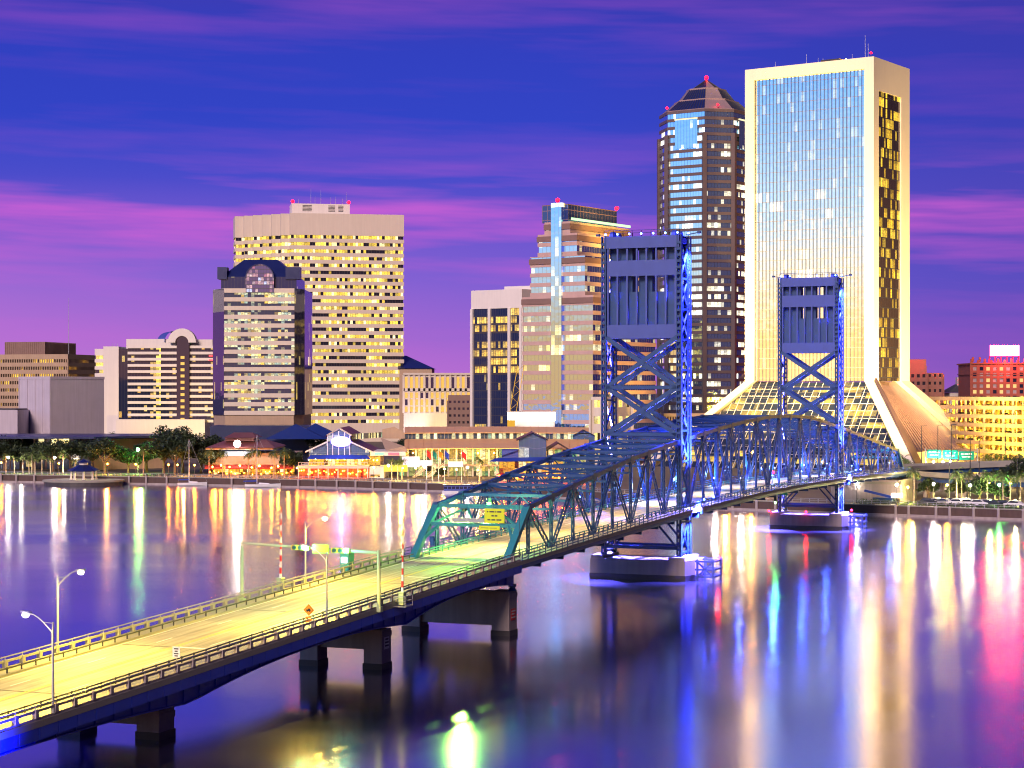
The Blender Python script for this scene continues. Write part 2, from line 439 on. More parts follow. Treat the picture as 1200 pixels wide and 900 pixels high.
for i, px in enumerate((272, 350, 370, 395, 417, 437, 458, 479, 500)):
    p = shore_at(px); K.put((p.x, p.y - .9, 0), ORD[i] + ' pale capped mooring post to the right of the left sailboat on the restaurant seawall')
for i, px in enumerate((838, 858, 886, 908, 1049, 1064, 1096, 1112, 1140, 1169, 1198)):
    p = shore_at(px); K.put((p.x, p.y - .9, 0), ORD[i] + ' pale capped mooring post along the seawall counted from behind the lift bridge rightwards')

# ------------------------------------------------------------------ the lift bridge
CB = Vector((22.3, 330.5)); UB = Vector((.3666, .9304)); NB = Vector((.9304, -.3666))
def BP(s, o, z): p = CB + UB * s + NB * o; return Vector((p.x, p.y, z))
ROT = math.atan2(UB.y, UB.x)
_zs = [(-330, 1.6), (-260, 3.0), (-180, 5.8), (-80, 9.75), (0, 11.9), (66, 12.6), (132, 12.0), (216, 10.3), (300, 10.0)]
def zd(s):
    k = np.arange(-24, 25, 6.)
    return float(np.mean(np.interp(s + k, [a for a, _ in _zs], [b for _, b in _zs])))
_zt = [(-72, 16.4), (-50, 19.0), (-27, 21.5), (0, 23.7), (20, 25.1), (41, 26.3), (66, 27.2), (85, 27.0), (100, 26.5), (130, 24), (163, 20.7), (207, 16.3)]
def zt(s): return float(np.interp(s, [a for a, _ in _zt], [b for _, b in _zt]))
bridge = thing('lift_bridge', 'blue steel vertical lift bridge with two towers and arched trusses crossing the river', 'bridge', BP(0, 0, 0))
S0, S1 = -330, 216
def sweep(mb, prof, s0, s1, step=4.0, closed=True, dz=0):
    n = max(1, int(round((s1 - s0) / step))); ss = [s0 + (s1 - s0) * i / n for i in range(n + 1)]
    rows = [[BP(s, o, zd(s) + h + dz) for o, h in prof] for s in ss]
    k = len(prof)
    for a, b in zip(rows[:-1], rows[1:]):
        for i in range(k if closed else k - 1):
            j = (i + 1) % k; mb.face([a[i], b[i], b[j], a[j]])
    if closed: mb.face(rows[0]); mb.face(rows[-1][::-1])
    return mb
# profiles run counter-clockwise seen from the near end
rd = sweep(MB(), [(-6.3, -.35), (6.3, -.35), (6.3, 0), (-6.3, 0)], S0, S1)
for o0, o1, nm in ((6.31, 9.0, 'sidewalk'), (-8.0, -6.31, 'sidewalk')):
    sweep(MB(), [(o0, -.35), (o1, -.35), (o1, .2), (o0, .2)], S0, S1).build(nm, M['walk'], bridge)
rd.m = 1
for o in (-.16, .16): sweep(rd, [(o - .07, .006), (o + .07, .006)], S0, S1, closed=False)
rd.m = 2
for o in (-5.95, 5.95): sweep(rd, [(o - .08, .006), (o + .08, .006)], S0, S1, closed=False)
s = S0
while s < S1 - 4:
    for o in (-3.1, 3.1): sweep(rd, [(o - .07, .006), (o + .07, .006)], s, s + 3, 3, closed=False)
    s += 12
for s in (-152, -98): sweep(rd, [(.5, .007), (5.8, .007)], s, s + .5, .5, closed=False)
rd.m = 3
for i in range(14): sweep(rd, [(-6.2, .003), (6.2, .003)], -320 + i * 24, -319.75 + i * 24, .25, closed=False)
rd.build('roadway', [M['asphalt'], M['painty'], M['paintw'], M['blacks']], bridge)

# girders of the approach, haunched over the piers
PIERS = [-290, -226, -162, -114, -80]
def gdepth(s):
    ps = PIERS
    for a, b in zip(ps[:-1], ps[1:]):
        if a <= s <= b:
            x = abs((s - a) / (b - a) * 2 - 1); return 1.45 + 1.25 * x ** 2.2
    return 1.6
def girder(o, name='girder'):
    mb = MB(); n = 84; ss = [-320 + (240) * i / n for i in range(n + 1)]
    for a, b in zip(ss[:-1], ss[1:]):
        za, zb = zd(a) - .35, zd(b) - .35
        mb.hexa([BP(a, o - .2, za - gdepth(a)), BP(a, o + .2, za - gdepth(a)), BP(b, o + .2, zb - gdepth(b)), BP(b, o - .2, zb - gdepth(b)),
                 BP(a, o - .2, za), BP(a, o + .2, za), BP(b, o + .2, zb), BP(b, o - .2, zb)])
        mb.beam(BP(a, o + .26 * (1 if o > 0 else -1), za - gdepth(a)), BP(a, o + .26 * (1 if o > 0 else -1), za), .12, .12, UB.to_3d())
        mb.beam(BP(a, o, za - gdepth(a) - .06), BP(b, o, zb - gdepth(b) - .06), .8, .12)
    mb.build(name, M['girder'], bridge)
for o in (7.6, 2.5, -2.5, -7.0): girder(o)
fas = MB()
n = 90
for i in range(n):
    s = -320 + 240 * i / n; e = s + 240 / n - .08
    fas.hexa([BP(s, 8.84, zd(s) - 1.35), BP(s, 8.98, zd(s) - 1.35), BP(e, 8.98, zd(e) - 1.35), BP(e, 8.84, zd(e) - 1.35),
              BP(s, 8.84, zd(s) - .352), BP(s, 8.98, zd(s) - .352), BP(e, 8.98, zd(e) - .352), BP(e, 8.84, zd(e) - .352)])
fas.build('fascia_plate', M['girder'], bridge)

def parapet(o, s0, s1, side):
    root = MB(); s = s0
    sweep(root, [(o - .14, .2), (o + .14, .2), (o + .14, .42), (o - .14, .42)], s0, s1)
    root.m = 0
    while s < s1:
        L = 2.67
        e = min(s + L, s1)
        root.hexa([BP(s, o - .2, zd(s) + .42), BP(s, o + .2, zd(s) + .42), BP(s + .42, o + .2, zd(s) + .42), BP(s + .42, o - .2, zd(s) + .42),
                   BP(s, o - .2, zd(s) + 1.12), BP(s, o + .2, zd(s) + 1.12), BP(s + .42, o + .2, zd(s) + 1.12), BP(s + .42, o - .2, zd(s) + 1.12)])
        s += L
    sweep(root, [(o - .12, .86), (o + .12, .86), (o + .12, 1.06), (o - .12, 1.06)], s0, s1)
    p = root.build('parapet', M['pier'] if side > 0 else M['walk'], bridge)
    rl = MB(); sweep(rl, [(o - .05, 1.32), (o + .05, 1.32), (o + .05, 1.42), (o - .05, 1.42)], s0, s1)
    s = s0
    while s < s1: rl.beam(BP(s + .2, o, zd(s) + 1.12), BP(s + .2, o, zd(s) + 1.34), .07, .07); s += 2.67
    rl.build('handrail', M['galv'], p)
parapet(8.8, -326, -80.5, 1); parapet(-7.85, -326, -80.5, -1)
def rail(o, s0, s1, h, m, nm, lv, sp=2.0, base=.2, mid=True):
    r = MB(); s = s0
    for z in lv: sweep(r, [(o - .05, z), (o + .05, z), (o + .05, z + .11), (o - .05, z + .11)], s0, s1)
    while s < s1: r.beam(BP(s, o, zd(s) + base), BP(s, o, zd(s) + h), .11, .11, UB.to_3d()); s += sp
    r.build(nm, m, bridge)
rail(6.5, -326, -80.5, .95, M['darkpole'], 'guard_rail', (.45, .8), 2.2)
rail(-6.5, -326, -80.5, .75, M['darkpole'], 'guard_rail', (.6,), 2.2)
rail(9.0, -80, 216, 1.35, M['steel'], 'side_railing', (.45, .85, 1.28), 2.2)
rail(-8.0, -80, 216, 1.35, M['steel'], 'side_railing', (.45, .85, 1.28), 2.2)
rail(6.2, -78, 214, .9, M['teal'], 'guard_rail', (.45, .8), 2.2, 0)
rail(-6.2, -78, 214, .9, M['teal'], 'guard_rail', (.45, .8), 2.2, 0)

# concrete piers of the approach
def pier(s, wd, cap, cw, plate=None):
    hs = wd / 2
    top = zd(s) - .35 - gdepth(s) - .75
    p = MB()
    def blk(o0, o1, d, z0, z1): p.prism([tuple(BP(s - d / 2, o0, 0))[:2], tuple(BP(s - d / 2, o1, 0))[:2], tuple(BP(s + d / 2, o1, 0))[:2], tuple(BP(s + d / 2, o0, 0))[:2]][::1], z0, z1)
    for sg in (-1, 1):
        c = sg * (hs - cw / 2); blk(c - cw / 2, c + cw / 2, cw * 1.1, .7, top)
        blk(c - cw / 2 - .07, c + cw / 2 + .07, cw * 1.1 + .14, top - .9, top - .3)
    blk(-hs + cw, hs - cw, cw * .6, max(1.2, top - cap), top - .12)
    o = p.build('pier', M['pier'], bridge)
    for sg in (-1, 1):
        p = MB(); c = sg * (hs - cw / 2); blk(c - cw / 2 - .1, c + cw / 2 + .1, cw * 1.1 + .2, -2, .7)
        p.build('waterline_base', M['wet'], o)
    for ob in (7.6 if wd > 13 else hs - cw / 2, -(7.0 if wd > 13 else hs - cw / 2), 2.5, -2.5):
        a = BP(s, ob, top); bear = MB()
        bear.tube(a, a + Vector((0, 0, .45)), .6, .35, 10); bear.box((a.x, a.y, top + .45), (.8, .8, .45), ROT)
        bear.build('bearing', M['steel'], o)
    return o, top
def plate(par, o, s, z, wd, ht, m, marks, mm):     # small placard fixed to the right column of a pier
    q = MB(); a = BP(s, o, z)
    for (u0, u1, z0, z1, dd, k) in [(-wd / 2, wd / 2, 0, ht, .05, 0)] + [(mx0 * wd - wd / 2, mx1 * wd - wd / 2, mz0 * ht, mz1 * ht, .08, 1) for mx0, mx1, mz0, mz1 in marks]:
        q.m = k; f0 = BP(s + u0, o, z + z0)
        q.hexa([BP(s + u0, o, z + z0), BP(s + u0, o + dd, z + z0), BP(s + u1, o + dd, z + z0), BP(s + u1, o, z + z0),
                BP(s + u0, o, z + z1), BP(s + u0, o + dd, z + z1), BP(s + u1, o + dd, z + z1), BP(s + u1, o, z + z1)])
    q.build('placard', [m, mm], par)
pa, ta = pier(-114, 10.6, 2.4, 2.3); pb, tb = pier(-80, 15.4, 4.6, 2.5)
for s in (-162, -226, -290): pier(s, 11, 1.6, 2.4)
plate(pa, 5.31, -114, ta - 2.3, 1.3, 1.5, M['paintw'], [(.15, .85, .2, .32), (.15, .85, .45, .57), (.2, .8, .7, .82)], M['darkpole'])
plate(pb, 7.71, -80, 2.0, 1.6, 1.5, M['red'], [(.1, .9, .2, .3), (.1, .7, .5, .6), (.1, .9, .75, .85)], M['paintw'])

# trusses
TO = 6.75
def laced(mb, p, q, side, w_, bar=.18, dep=.20, pitch=None):
    """two flanges joined by zigzag lacing; side = in-plane direction across the member"""
    p, q, side = Vector(p), Vector(q), Vector(side).normalized(); nb = NB.to_3d()
    for sg in (-1, 1): mb.beam(p + side * sg * (w_ / 2), q + side * sg * (w_ / 2), bar, dep, nb) if False else mb.beam(p + side * sg * (w_ / 2), q + side * sg * (w_ / 2), dep, bar, side)
    L = (q - p).length; k = max(2, int(L / (pitch or w_ * 1.25))); d = (q - p) / k
    for i in range(k):
        a = p + d * i; sg = 1 if i % 2 else -1
        mb.beam(a + side * sg * (w_ / 2), a + d - side * sg * (w_ / 2), .12, .08, nb)
    return mb
Su, Sn = UB.to_3d(), NB.to_3d()
def truss(o, nodes, zb, endposts=(False, False), first_up=True):
    ch = MB(); tops = nodes[1:] if endposts[0] else nodes; tops = tops[:-1] if endposts[1] else tops
    tp = {s: BP(s, o, zt(s)) for s in tops}; bt = {s: BP(s, o, zd(s) + zb) for s in nodes}
    for a, b in zip(tops[:-1], tops[1:]): ch.beam(tp[a], tp[b], .62, .62)
    lowc = MB()
    for a, b in zip(nodes[:-1], nodes[1:]): lowc.beam(bt[a], bt[b], .5, .7)
    for s in tops:                                            # gusset plates
        for pnt in (tp[s], bt[s]):
            (ch if pnt is tp[s] else lowc).hexa([pnt + Su * a + Sn * b_ + Vector((0, 0, c_)) for c_ in (-.75, .45) for a, b_ in ((-.75, -.33), (-.75, .33), (.75, .33), (.75, -.33))][::1])
    if endposts[0]: ch.beam(bt[nodes[0]], tp[tops[0]], .7, .62)
    if endposts[1]: ch.beam(tp[tops[-1]], bt[nodes[-1]], .7, .62)
    root = ch.build('truss', M['steel'], bridge); lowc.build('bottom_chord', M['steel'], root)
    for s in tops:
        laced(MB(), bt[s], tp[s], Su, .85).build('vertical', M['steel'], root)
    for i, (a, b) in enumerate(zip(tops[:-1], tops[1:])):
        up = (i % 2 == 0) == first_up
        p, q = (bt[a], tp[b]) if up else (tp[a], bt[b])
        d = (q - p).normalized(); side = d.cross(Sn)
        laced(MB(), p, q, side, .85).build('diagonal', M['steel'], root)
    return tops
NS = [-80, -72, -63, -54, -45, -36, -27, -18, -9, 0]
LIFT = [5.5 + (128.6 - 5.5) * i / 13 for i in range(14)]
NN = [134.1 + (207 - 134.1) * i / 8 for i in range(9)] + [216]
for o in (TO, -TO):
    truss(o, NS, -.2, (True, False), False); truss(o, LIFT, -.2, first_up=True); truss(o, NN, -.2, (False, True), True)
def top_bracing(nodes):
    mb = MB()
    for a, b in zip(nodes[:-1], nodes[1:]):
        A1, A2, B1, B2 = BP(a, TO, zt(a) - .1), BP(a, -TO, zt(a) - .1), BP(b, TO, zt(b) - .1), BP(b, -TO, zt(b) - .1)
        mid = (A1 + A2 + B1 + B2) / 4
        for q in (A1, A2, B1, B2): mb.beam(q, mid, .26, .26)
    mb.build('lateral_bracing', M['steel'], bridge)
    for a in nodes:
        st = MB(); z = zt(a); h = min(2.2, z - zd(a) - 5.4)
        st.beam(BP(a, TO - .3, z), BP(a, -TO + .3, z), .45, .42)
        st.beam(BP(a, TO - .3, z - h), BP(a, -TO + .3, z - h), .32, .3)
        n = 6
        for i in range(n):
            o0 = -TO + .4 + (2 * TO - .8) * i / n; o1 = -TO + .4 + (2 * TO - .8) * (i + 1) / n
            st.beam(BP(a, o0, z - (h if i % 2 else 0)), BP(a, o1, z - (0 if i % 2 else h)), .16, .16)
        st.build('sway_frame', M['steel'], bridge)
for nd in (NS[2:], LIFT, NN[:-2]): top_bracing(nd)
fb = MB()
for nd in (NS, LIFT, NN):
    for s in nd: fb.beam(BP(s, 8.6, zd(s) - .95), BP(s, -7.8, zd(s) - .95), .4, 1.15)
    for a, b in zip(nd[:-1], nd[1:]):
        for o in (-4, 0, 4): fb.beam(BP(a, o, zd(a) - .75), BP(b, o, zd(b) - .75), .25, .75)
        fb.beam(BP(a, 8.92, zd(a) - .62), BP(b, 8.92, zd(b) - .62), .14, .55)
        fb.beam(BP(a, TO, zd(a) - 1.4), BP(b, -TO, zd(b) - 1.4), .3, .2)
fb.build('floor_beams', M['steel'], bridge)
def portal(s_bot, s_top, sgn):
    pt = MB(); z0, z1 = zd(s_bot) - .2, zt(s_top)
    def Q(k, o): return BP(s_bot + (s_top - s_bot) * k, o, z0 + (z1 - z0) * k)
    for o in (TO, -TO): pt.beam(Q(0, o), Q(1.0, o), .95, .75, Su)
    pt.beam(Q(1, TO), Q(1, -TO), .5, .55); pt.beam(Q(.66, TO - .3), Q(.66, -TO + .3), .45, .5)
    for k in (-1, 1):
        pt.beam(Q(.66, k * (TO - .5)), Q(.98, k * 2.0), .3, .3); pt.beam(Q(.98, k * 2.0), Q(.66, 0), .3, .3)
        pt.beam(Q(.38, k * (TO - .2)), Q(.66, k * (TO - 1.7)), .3, .4)
    pt.build('portal_frame', M['teal'], bridge); return Q  # greenish lamp light is put into the colour of the blue frame
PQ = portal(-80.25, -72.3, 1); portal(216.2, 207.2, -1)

# lift towers
def tower(s0, s1):
    root = MB(); W = 6.78; tops = 59.0; base = 3.9
    for s in (s0, s1): root.beam(BP(s, W, 57.9), BP(s, -W, 57.9), .5, 2.0)
    for o in (-W + .2, W - .2): root.beam(BP(s0, o, 58.2), BP(s1, o, 58.2), .4, .9)
    rt = root.build('lift_tower', M['steeld'], bridge)
    for s in (s0, s1):
        for z_, wz in ((24.8, .55), (5.4, .6), (10.6, .9)): q = MB(); q.beam(BP(s, W - .45, z_), BP(s, -W + .45, z_), .5, wz); q.build('portal_beam', M['steel'], rt)
    for o in (-W, W):
        for s in (s0, s1):
            lg = MB()
            for a in (-.36, .36):
                lg.beam(BP(s, o + a, base), BP(s, o + a, tops), .14, .8, Su)
            z = base
            while z < tops - .8:                                    # batten plates leave the row of holes
                lg.beam(BP(s - .38, o - .3, z + .2), BP(s - .38, o + .3, z + .2), .06, .42)
                lg.beam(BP(s + .38, o - .3, z + .2), BP(s + .38, o + .3, z + .2), .06, .42); z += 1.05
            lg.build('leg', M['steel'], rt)
        sd = MB(); n = 10
        for q in (s0 + .75, s1 - .75): sd.beam(BP(q, o, base), BP(q, o, 57.4), .3, 1.0, Su)
        hh = (57.2 - base - 1) / n
        for i in range(n):
            z0_, z1_ = base + .6 + hh * i, base + .6 + hh * (i + 1)
            if z0_ < zd(s0) + .3 and z1_ > zd(s0) - .5 and abs(o) < 0: continue
            sd.beam(BP(s0 + .5, o, z0_), BP(s1 - .5, o, z0_), .3, .34)
            a, b_ = (s0 + .5, s1 - .5) if i % 2 else (s1 - .5, s0 + .5)
            sd.beam(BP(a, o, z0_), BP(b_, o, z1_), .22, .34, Sn)
            sd.beam(BP(b_, o, z0_), BP(a, o, z1_), .18, .28, Sn)
        sd.build('side_lacing', M['steel'], rt)
    for s in (s0, s1):
        for zl, zh in ((24.8, 32.9), (32.9, 41.5), (15.6, 24.5)):
            if zl < 20 : continue
            x = MB()
            c = BP(s, 0, (zl + zh) / 2)
            for k in (-1, 1):
                x.beam(BP(s, k * (W - .4), zl), c, .75, .5, Su); x.beam(c, BP(s, k * (W - .4), zh), .75, .5, Su)
            c0 = BP(s, 0, (zl + zh) / 2)
            x.hexa([c0 + Su * a + Sn * b_ + Vector((0, 0, d_)) for d_ in (-.5, .5) for a, b_ in ((-.33, -.6), (.33, -.6), (.33, .6), (-.33, .6))][::1])
            x.build('cross_brace', M['steel'], rt)
        h = MB(); h.beam(BP(s, W - .4, 32.9), BP(s, -W + .4, 32.9), .5, .6); h.build('strut', M['steel'], rt)
        lo = MB()
        for k in (-1, 1):
            lo.beam(BP(s, k * (W - .4), 5.4), BP(s, k * 2.0, 10.4), .3, .4, Su)
        lo.build('lower_brace', M['steel'], rt)
    # counterweight, with ribs and the openings one sees through
    cw = MB()
    s_a, s_b = s0 + .1, s1 - .1; a_ = W - .5
    def slab(z0, z1, ss): 
        for s in ss: cw.hexa([BP(s - .15, -a_, z0), BP(s - .15, a_, z0), BP(s + .15, a_, z0), BP(s + .15, -a_, z0), BP(s - .15, -a_, z1), BP(s - .15, a_, z1), BP(s + .15, a_, z1), BP(s + .15, -a_, z1)])
    slab(41.3, 43.7, (s_a, s_b)); slab(52.1, 54.8, (s_a, s_b)); slab(56.9, 57.6, (s_a, s_b))
    core = MB()
    for z0_, z1_ in ((49.4, 52.2), (54.6, 57.2)):
        for o0_, o1_ in ((-a_, -2.2), (-1.0, 1.4), (3.6, a_)): core.hexa([BP(s_, o_, z_) for z_ in (z0_, z1_) for s_, o_ in ((s_a + 1.6, o0_), (s_a + 1.6, o1_), (s_b - 1.6, o1_), (s_b - 1.6, o0_))])
    core.hexa([BP(s_a + .75, -a_, 41.5), BP(s_a + .75, a_, 41.5), BP(s_b - .75, a_, 41.5), BP(s_b - .75, -a_, 41.5),
             BP(s_a + .75, -a_, 49.4), BP(s_a + .75, a_, 49.4), BP(s_b - .75, a_, 49.4), BP(s_b - .75, -a_, 49.4)])
    for i in range(8):
        o = -a_ + .2 + (2 * a_ - .4) * i / 7
        for s in (s_a, s_b):
            cw.beam(BP(s, o, 43.7), BP(s, o, 52.1), .42, .3, Sn); cw.beam(BP(s, o, 54.8), BP(s, o, 56.9), .34, .3, Sn)
    cw.build('counterweight', M['steeld'], rt); core.build('counterweight_core', M['steel'], rt)
    top = MB()
    for k in (-1, 1):
        for s in (s0 + 1.2, s1 - 1.2):
            top.tube(BP(s, k * (W - 1.2) - .35, 58.9), BP(s, k * (W - 1.2) + .35, 58.9), 1.0, 1.0, 14)
        for s in (s0, s1):
            for o in np.linspace(-W, W, 9): top.beam(BP(s, o, 58.9), BP(s, o, 60.0), .07, .07)
            top.beam(BP(s, -W, 60.0), BP(s, W, 60.0), .07, .08)
    top.hexa([BP(s0, -W, 58.85), BP(s0, W, 58.85), BP(s1, W, 58.85), BP(s1, -W, 58.85), BP(s0, -W, 58.95), BP(s0, W, 58.95), BP(s1, W, 58.95), BP(s1, -W, 58.95)])
    top.build('top_deck', M['steeld'], rt)
    lm = MB()
    for o in np.linspace(-W + .3, W - .3, 7): lm.ball(BP(s0 - .2, o, 59.35), .17, 8, 5)
    lm.ball(BP(s1, W, 59.6), .2, 8, 5); lm.build('deck_lights', M['g_blue'], rt)
    # foundation
    pr = MB(); pr.prism([tuple(BP(s, o, 0))[:2] for s, o in ((s0 - 2.2, -8.6), (s0 - 2.2, 8.4), (s0 + .8, 9.3), (s1 + 1.0, 9.3), (s1 + 1.0, -8.6))], .9, 3.4)
    pr.prism([tuple(BP(s, o, 0))[:2] for s, o in ((s0 - 2.1, -8.5), (s0 - 2.1, -6.2), (s1 + .9, -6.2), (s1 + .9, -8.5))], 3.4, 3.95)
    pr.prism([tuple(BP(s, o, 0))[:2] for s, o in ((s0 - 2.1, 5.4), (s0 - 2.1, 8.3), (s1 + .9, 8.3), (s1 + .9, 5.4))], 3.4, 3.95)
    pp = pr.build('foundation_pier', M['pier'], bridge)
    q = MB(); q.prism([tuple(BP(s, o, 0))[:2] for s, o in ((s0 - 2.3, -8.7), (s0 - 2.3, 8.5), (s0 + .8, 9.4), (s1 + 1.1, 9.4), (s1 + 1.1, -8.7))], -2, .9); q.build('waterline_base', M['wet'], pp)
    f = MB()                                                         # timber fender frame at the right end
    for s in (s0 + .5, s1 - .2):
        for o in (9.8, 12.6): f.beam(BP(s, o, -1), BP(s, o, 3.6), .35, .35)
    for z in (.6, 1.8, 3.2):
        for s in (s0 + .5, s1 - .2): f.beam(BP(s, 9.4, z), BP(s, 12.9, z), .3, .3)
        f.beam(BP(s0 + .5, 12.6, z), BP(s1 - .2, 12.6, z), .3, .3)
    f.beam(BP(s0 + .3, 9.8, .6), BP(s0 + .3, 12.6, 3.2), .2, .25); f.beam(BP(s0 + .3, 12.6, .6), BP(s0 + .3, 9.8, 3.2), .2, .25)
    f.build('fender', M['steeld'], pp)
    # blue flood lamps on the outriggers
    for k in (-1, 1):
        for s in (s0 - .2, s1 + .2):
            ar = MB(); le = MB()
            ar.beam(BP(s, k * 7.3, zd(s) + .6), BP(s, k * 11.2, zd(s) + 1.6), .16, .16); ar.box(BP(s, k * 11.2, zd(s) + 1.5), (.6, .6, .4), ROT)
            le.ball(BP(s, k * 11.2, zd(s) + 2.05), .16, 8, 5)
            fl = ar.build('flood_bracket', M['steel'], rt); le.build('flood_lens', M['g_blue'], fl)
    for k in (-1, 1):
        hb = MB(); s_ = (s0 + s1) / 2 + 1.0; hb.beam(BP(s_, k * 6.8, 59.2), BP(s_, k * 9.2, 59.6), .16, .16); hb.box(BP(s_, k * 9.2, 59.4), (.6, .6, .4), ROT); ho = hb.build('added_head_bracket', M['steel'], rt)  # head floods added to brighten the upper tower sides
        L = bpy.data.lights.new('flood', 'SPOT'); L.energy = 420000; L.color = (.13, .11, 1.0); L.spot_size = R(70); L.spot_blend = .7; L.shadow_soft_size = .3
        lo = bpy.data.objects.new('flood_light', L); COL.objects.link(lo); lo.parent = ho; pos = BP(s_, k * 9.2, 59.2); lo.location = pos - ORG[ho.name]; lo.rotation_euler = (pos - BP(s_, k * 6.9, 42)).to_track_quat('Z', 'Y').to_euler()
        for (zt_, en) in ((60, 900000), (4, 500000)):
            L = bpy.data.lights.new('flood', 'SPOT'); L.energy = en; L.color = (.13, .11, 1.0); L.spot_size = R(64 if zt_ > 30 else 90); L.spot_blend = .7; L.shadow_soft_size = .3
            lo = bpy.data.objects.new('flood_light', L); COL.objects.link(lo); lo.parent = rt
            pos = BP((s0 + s1) / 2 + 1.5, k * 11.2, 14.2); lo.location = pos - ORG[rt.name]
            tgt = BP((s0 + s1) / 2, k * 6.9, 38 if zt_ > 30 else 5); lo.rotation_euler = (pos - tgt).to_track_quat('Z', 'Y').to_euler()
    return rt
tower(0, 5.5); tower(128.6, 134.1)
# channel marker lights on the foundations and under the span
for nm, key, pts in (('navigation_light', 'g_redn', [BP(132, 9.5, 4.4), BP(126.2, 0, 4.2), BP(128, -8.2, 13.2), BP(126.2, -8.8, 4.2), BP(3, 12.8, 3.9)]),):
    for p in pts:
        mb = MB(); mb.ball(p, .26, 8, 5); o = mb.build(nm, M[key], bridge)
mb = MB(); mb.tube(BP(66, 7.4, 9.9), BP(66, 7.4, 10.9), .3, .3, 8); o = mb.build('span_light', M['darkpole'], bridge)
mb = MB(); mb.ball(BP(66, 7.4, 9.7), .16, 8, 5); mb.build('lens', M['g_green'], o)
mb = MB(); mb.ball(BP(100, -6.2, zd(100) + 6.5), .32, 8, 5); mb.build('span_beacon', glow('orange span beacon', (1, .35, .03), 90), bridge)

# lamps hung inside the trusses: blue-white accent on the lift span, plain on the side spans
def dlight(par, pos, en, col, rad=.2, ang=140):        # shaded lamp that shines downwards
    L = bpy.data.lights.new('lamp', 'SPOT'); L.energy = en; L.color = col; L.shadow_soft_size = rad; L.spot_size = R(ang); L.spot_blend = .35
    o = bpy.data.objects.new('lamp_light', L); COL.objects.link(o); o.parent = par; o.location = Vector(pos) - ORG[par.name]; return o
def plight(par, pos, en, col, rad=.25):
    L = bpy.data.lights.new('lamp', 'POINT'); L.energy = en; L.color = col; L.shadow_soft_size = rad
    o = bpy.data.objects.new('lamp_light', L); COL.objects.link(o); o.parent = par; o.location = Vector(pos) - ORG[par.name]; return o
for s in (-63, -45, -27, -9):
    mb = MB(); a = BP(s, 0, zt(s) - min(2.2, zt(s) - zd(s) - 5.4) - .5); mb.tube(a, a + Vector((0, 0, .35)), .3, .2, 8); o = mb.build('truss_lamp', M['darkpole'], bridge); dlight(o, a - Vector((0, 0, .3)), 7500, (1, .66, .22), .2, 140)
for s in (LIFT[1], LIFT[4], LIFT[7], LIFT[10], NN[1], NN[4]):
    mb = MB(); a = BP(s, 0, zt(s) - 2.7); mb.tube(a, a + Vector((0, 0, .35)), .3, .2, 8); o = mb.build('truss_lamp', M['darkpole'], bridge); dlight(o, a - Vector((0, 0, .3)), 17000, (1, .70, .38), .2, 95)
for i, s in enumerate((18, 44, 70, 96, 120, 150, 176, 200)):
    for k in (-1, 1):
        mb = MB(); a = BP(s, k * 5.9, zd(s) + 2.2); mb.tube(a - Vector((0, 0, 2.2)), a, .08, .08, 6); mb.ball(a + Vector((0, 0, .2)), .2, 8, 5)
        o = mb.build('accent_lamp', M['galv'], bridge); plight(o, a + Vector((0, 0, .6)), 3200, (.04, .12, 1.0) if k > 0 else (.2, .42, 1.0))

# ------------------------------------------------------------------ things on the bridge
BG = 'things'
def street_lamp(name, h, arm):
    r = proto(name)
    mb = MB(); mb.tube((0, 0, 0), (0, 0, .5), .2, .17, 8); mb.tube((0, 0, .5), (0, 0, h), .125, .08, 8)
    mb.build('pole', M['galv'], r)
    a = MB(); pts = [Vector((arm * k, 0, h - .9 + 1.55 * math.sin(k * 1.45))) for k in (0, .2, .4, .6, .8, 1)]
    a.path(pts, .05); a.path([Vector((0, 0, h - .1)), pts[2]], .035); a.build('arm', M['galv'], r)
    e = pts[-1]
    hd = MB(); hd.beam(e + Vector((-.15, 0, .02)), e + Vector((.75, 0, .1)), .34, .18); hd.build('lamp_head', M['galv'], r)
    ln = MB(); ln.ball(e + Vector((.34, 0, -.16)), .27, 12, 8, .9); ln.build('lens', M['g_road'], r)
    dlight(r, e + Vector((.34, 0, -.5)), 21000, (1, .70, .07), .2, 166)
    return r
LR = street_lamp('street_lamp', 7.4, 2.3)
K = Kind(LR, 'street lamp', 'street lamps along the bridge road')
rzn = math.atan2(-NB.y, -NB.x); rzf = math.atan2(NB.y, NB.x)
for s, o, lab in ((-184.6, 8.8, 'street lamp on the near parapet nearest the small white road sign'),
                  (-160, -7.85, 'street lamp on the far parapet directly across from the near one by the white sign'),
                  (-136, 8.8, 'lit grey street lamp on the near parapet in front of the signal gantry'),
                  (-109, -7.85, 'lit grey street lamp on the far parapet behind the signal gantry'),
                  (-233, 8.8, 'street lamp on the near parapet out beyond the lower left corner'),
                  (-211, -7.85, 'street lamp on the far parapet out beyond the left edge')):
    K.put(BP(s, o, zd(s) + .35), lab, rzn if o > 0 else rzf)

def boxm(c, e, rz=0): return MB().box(c, e, rz)
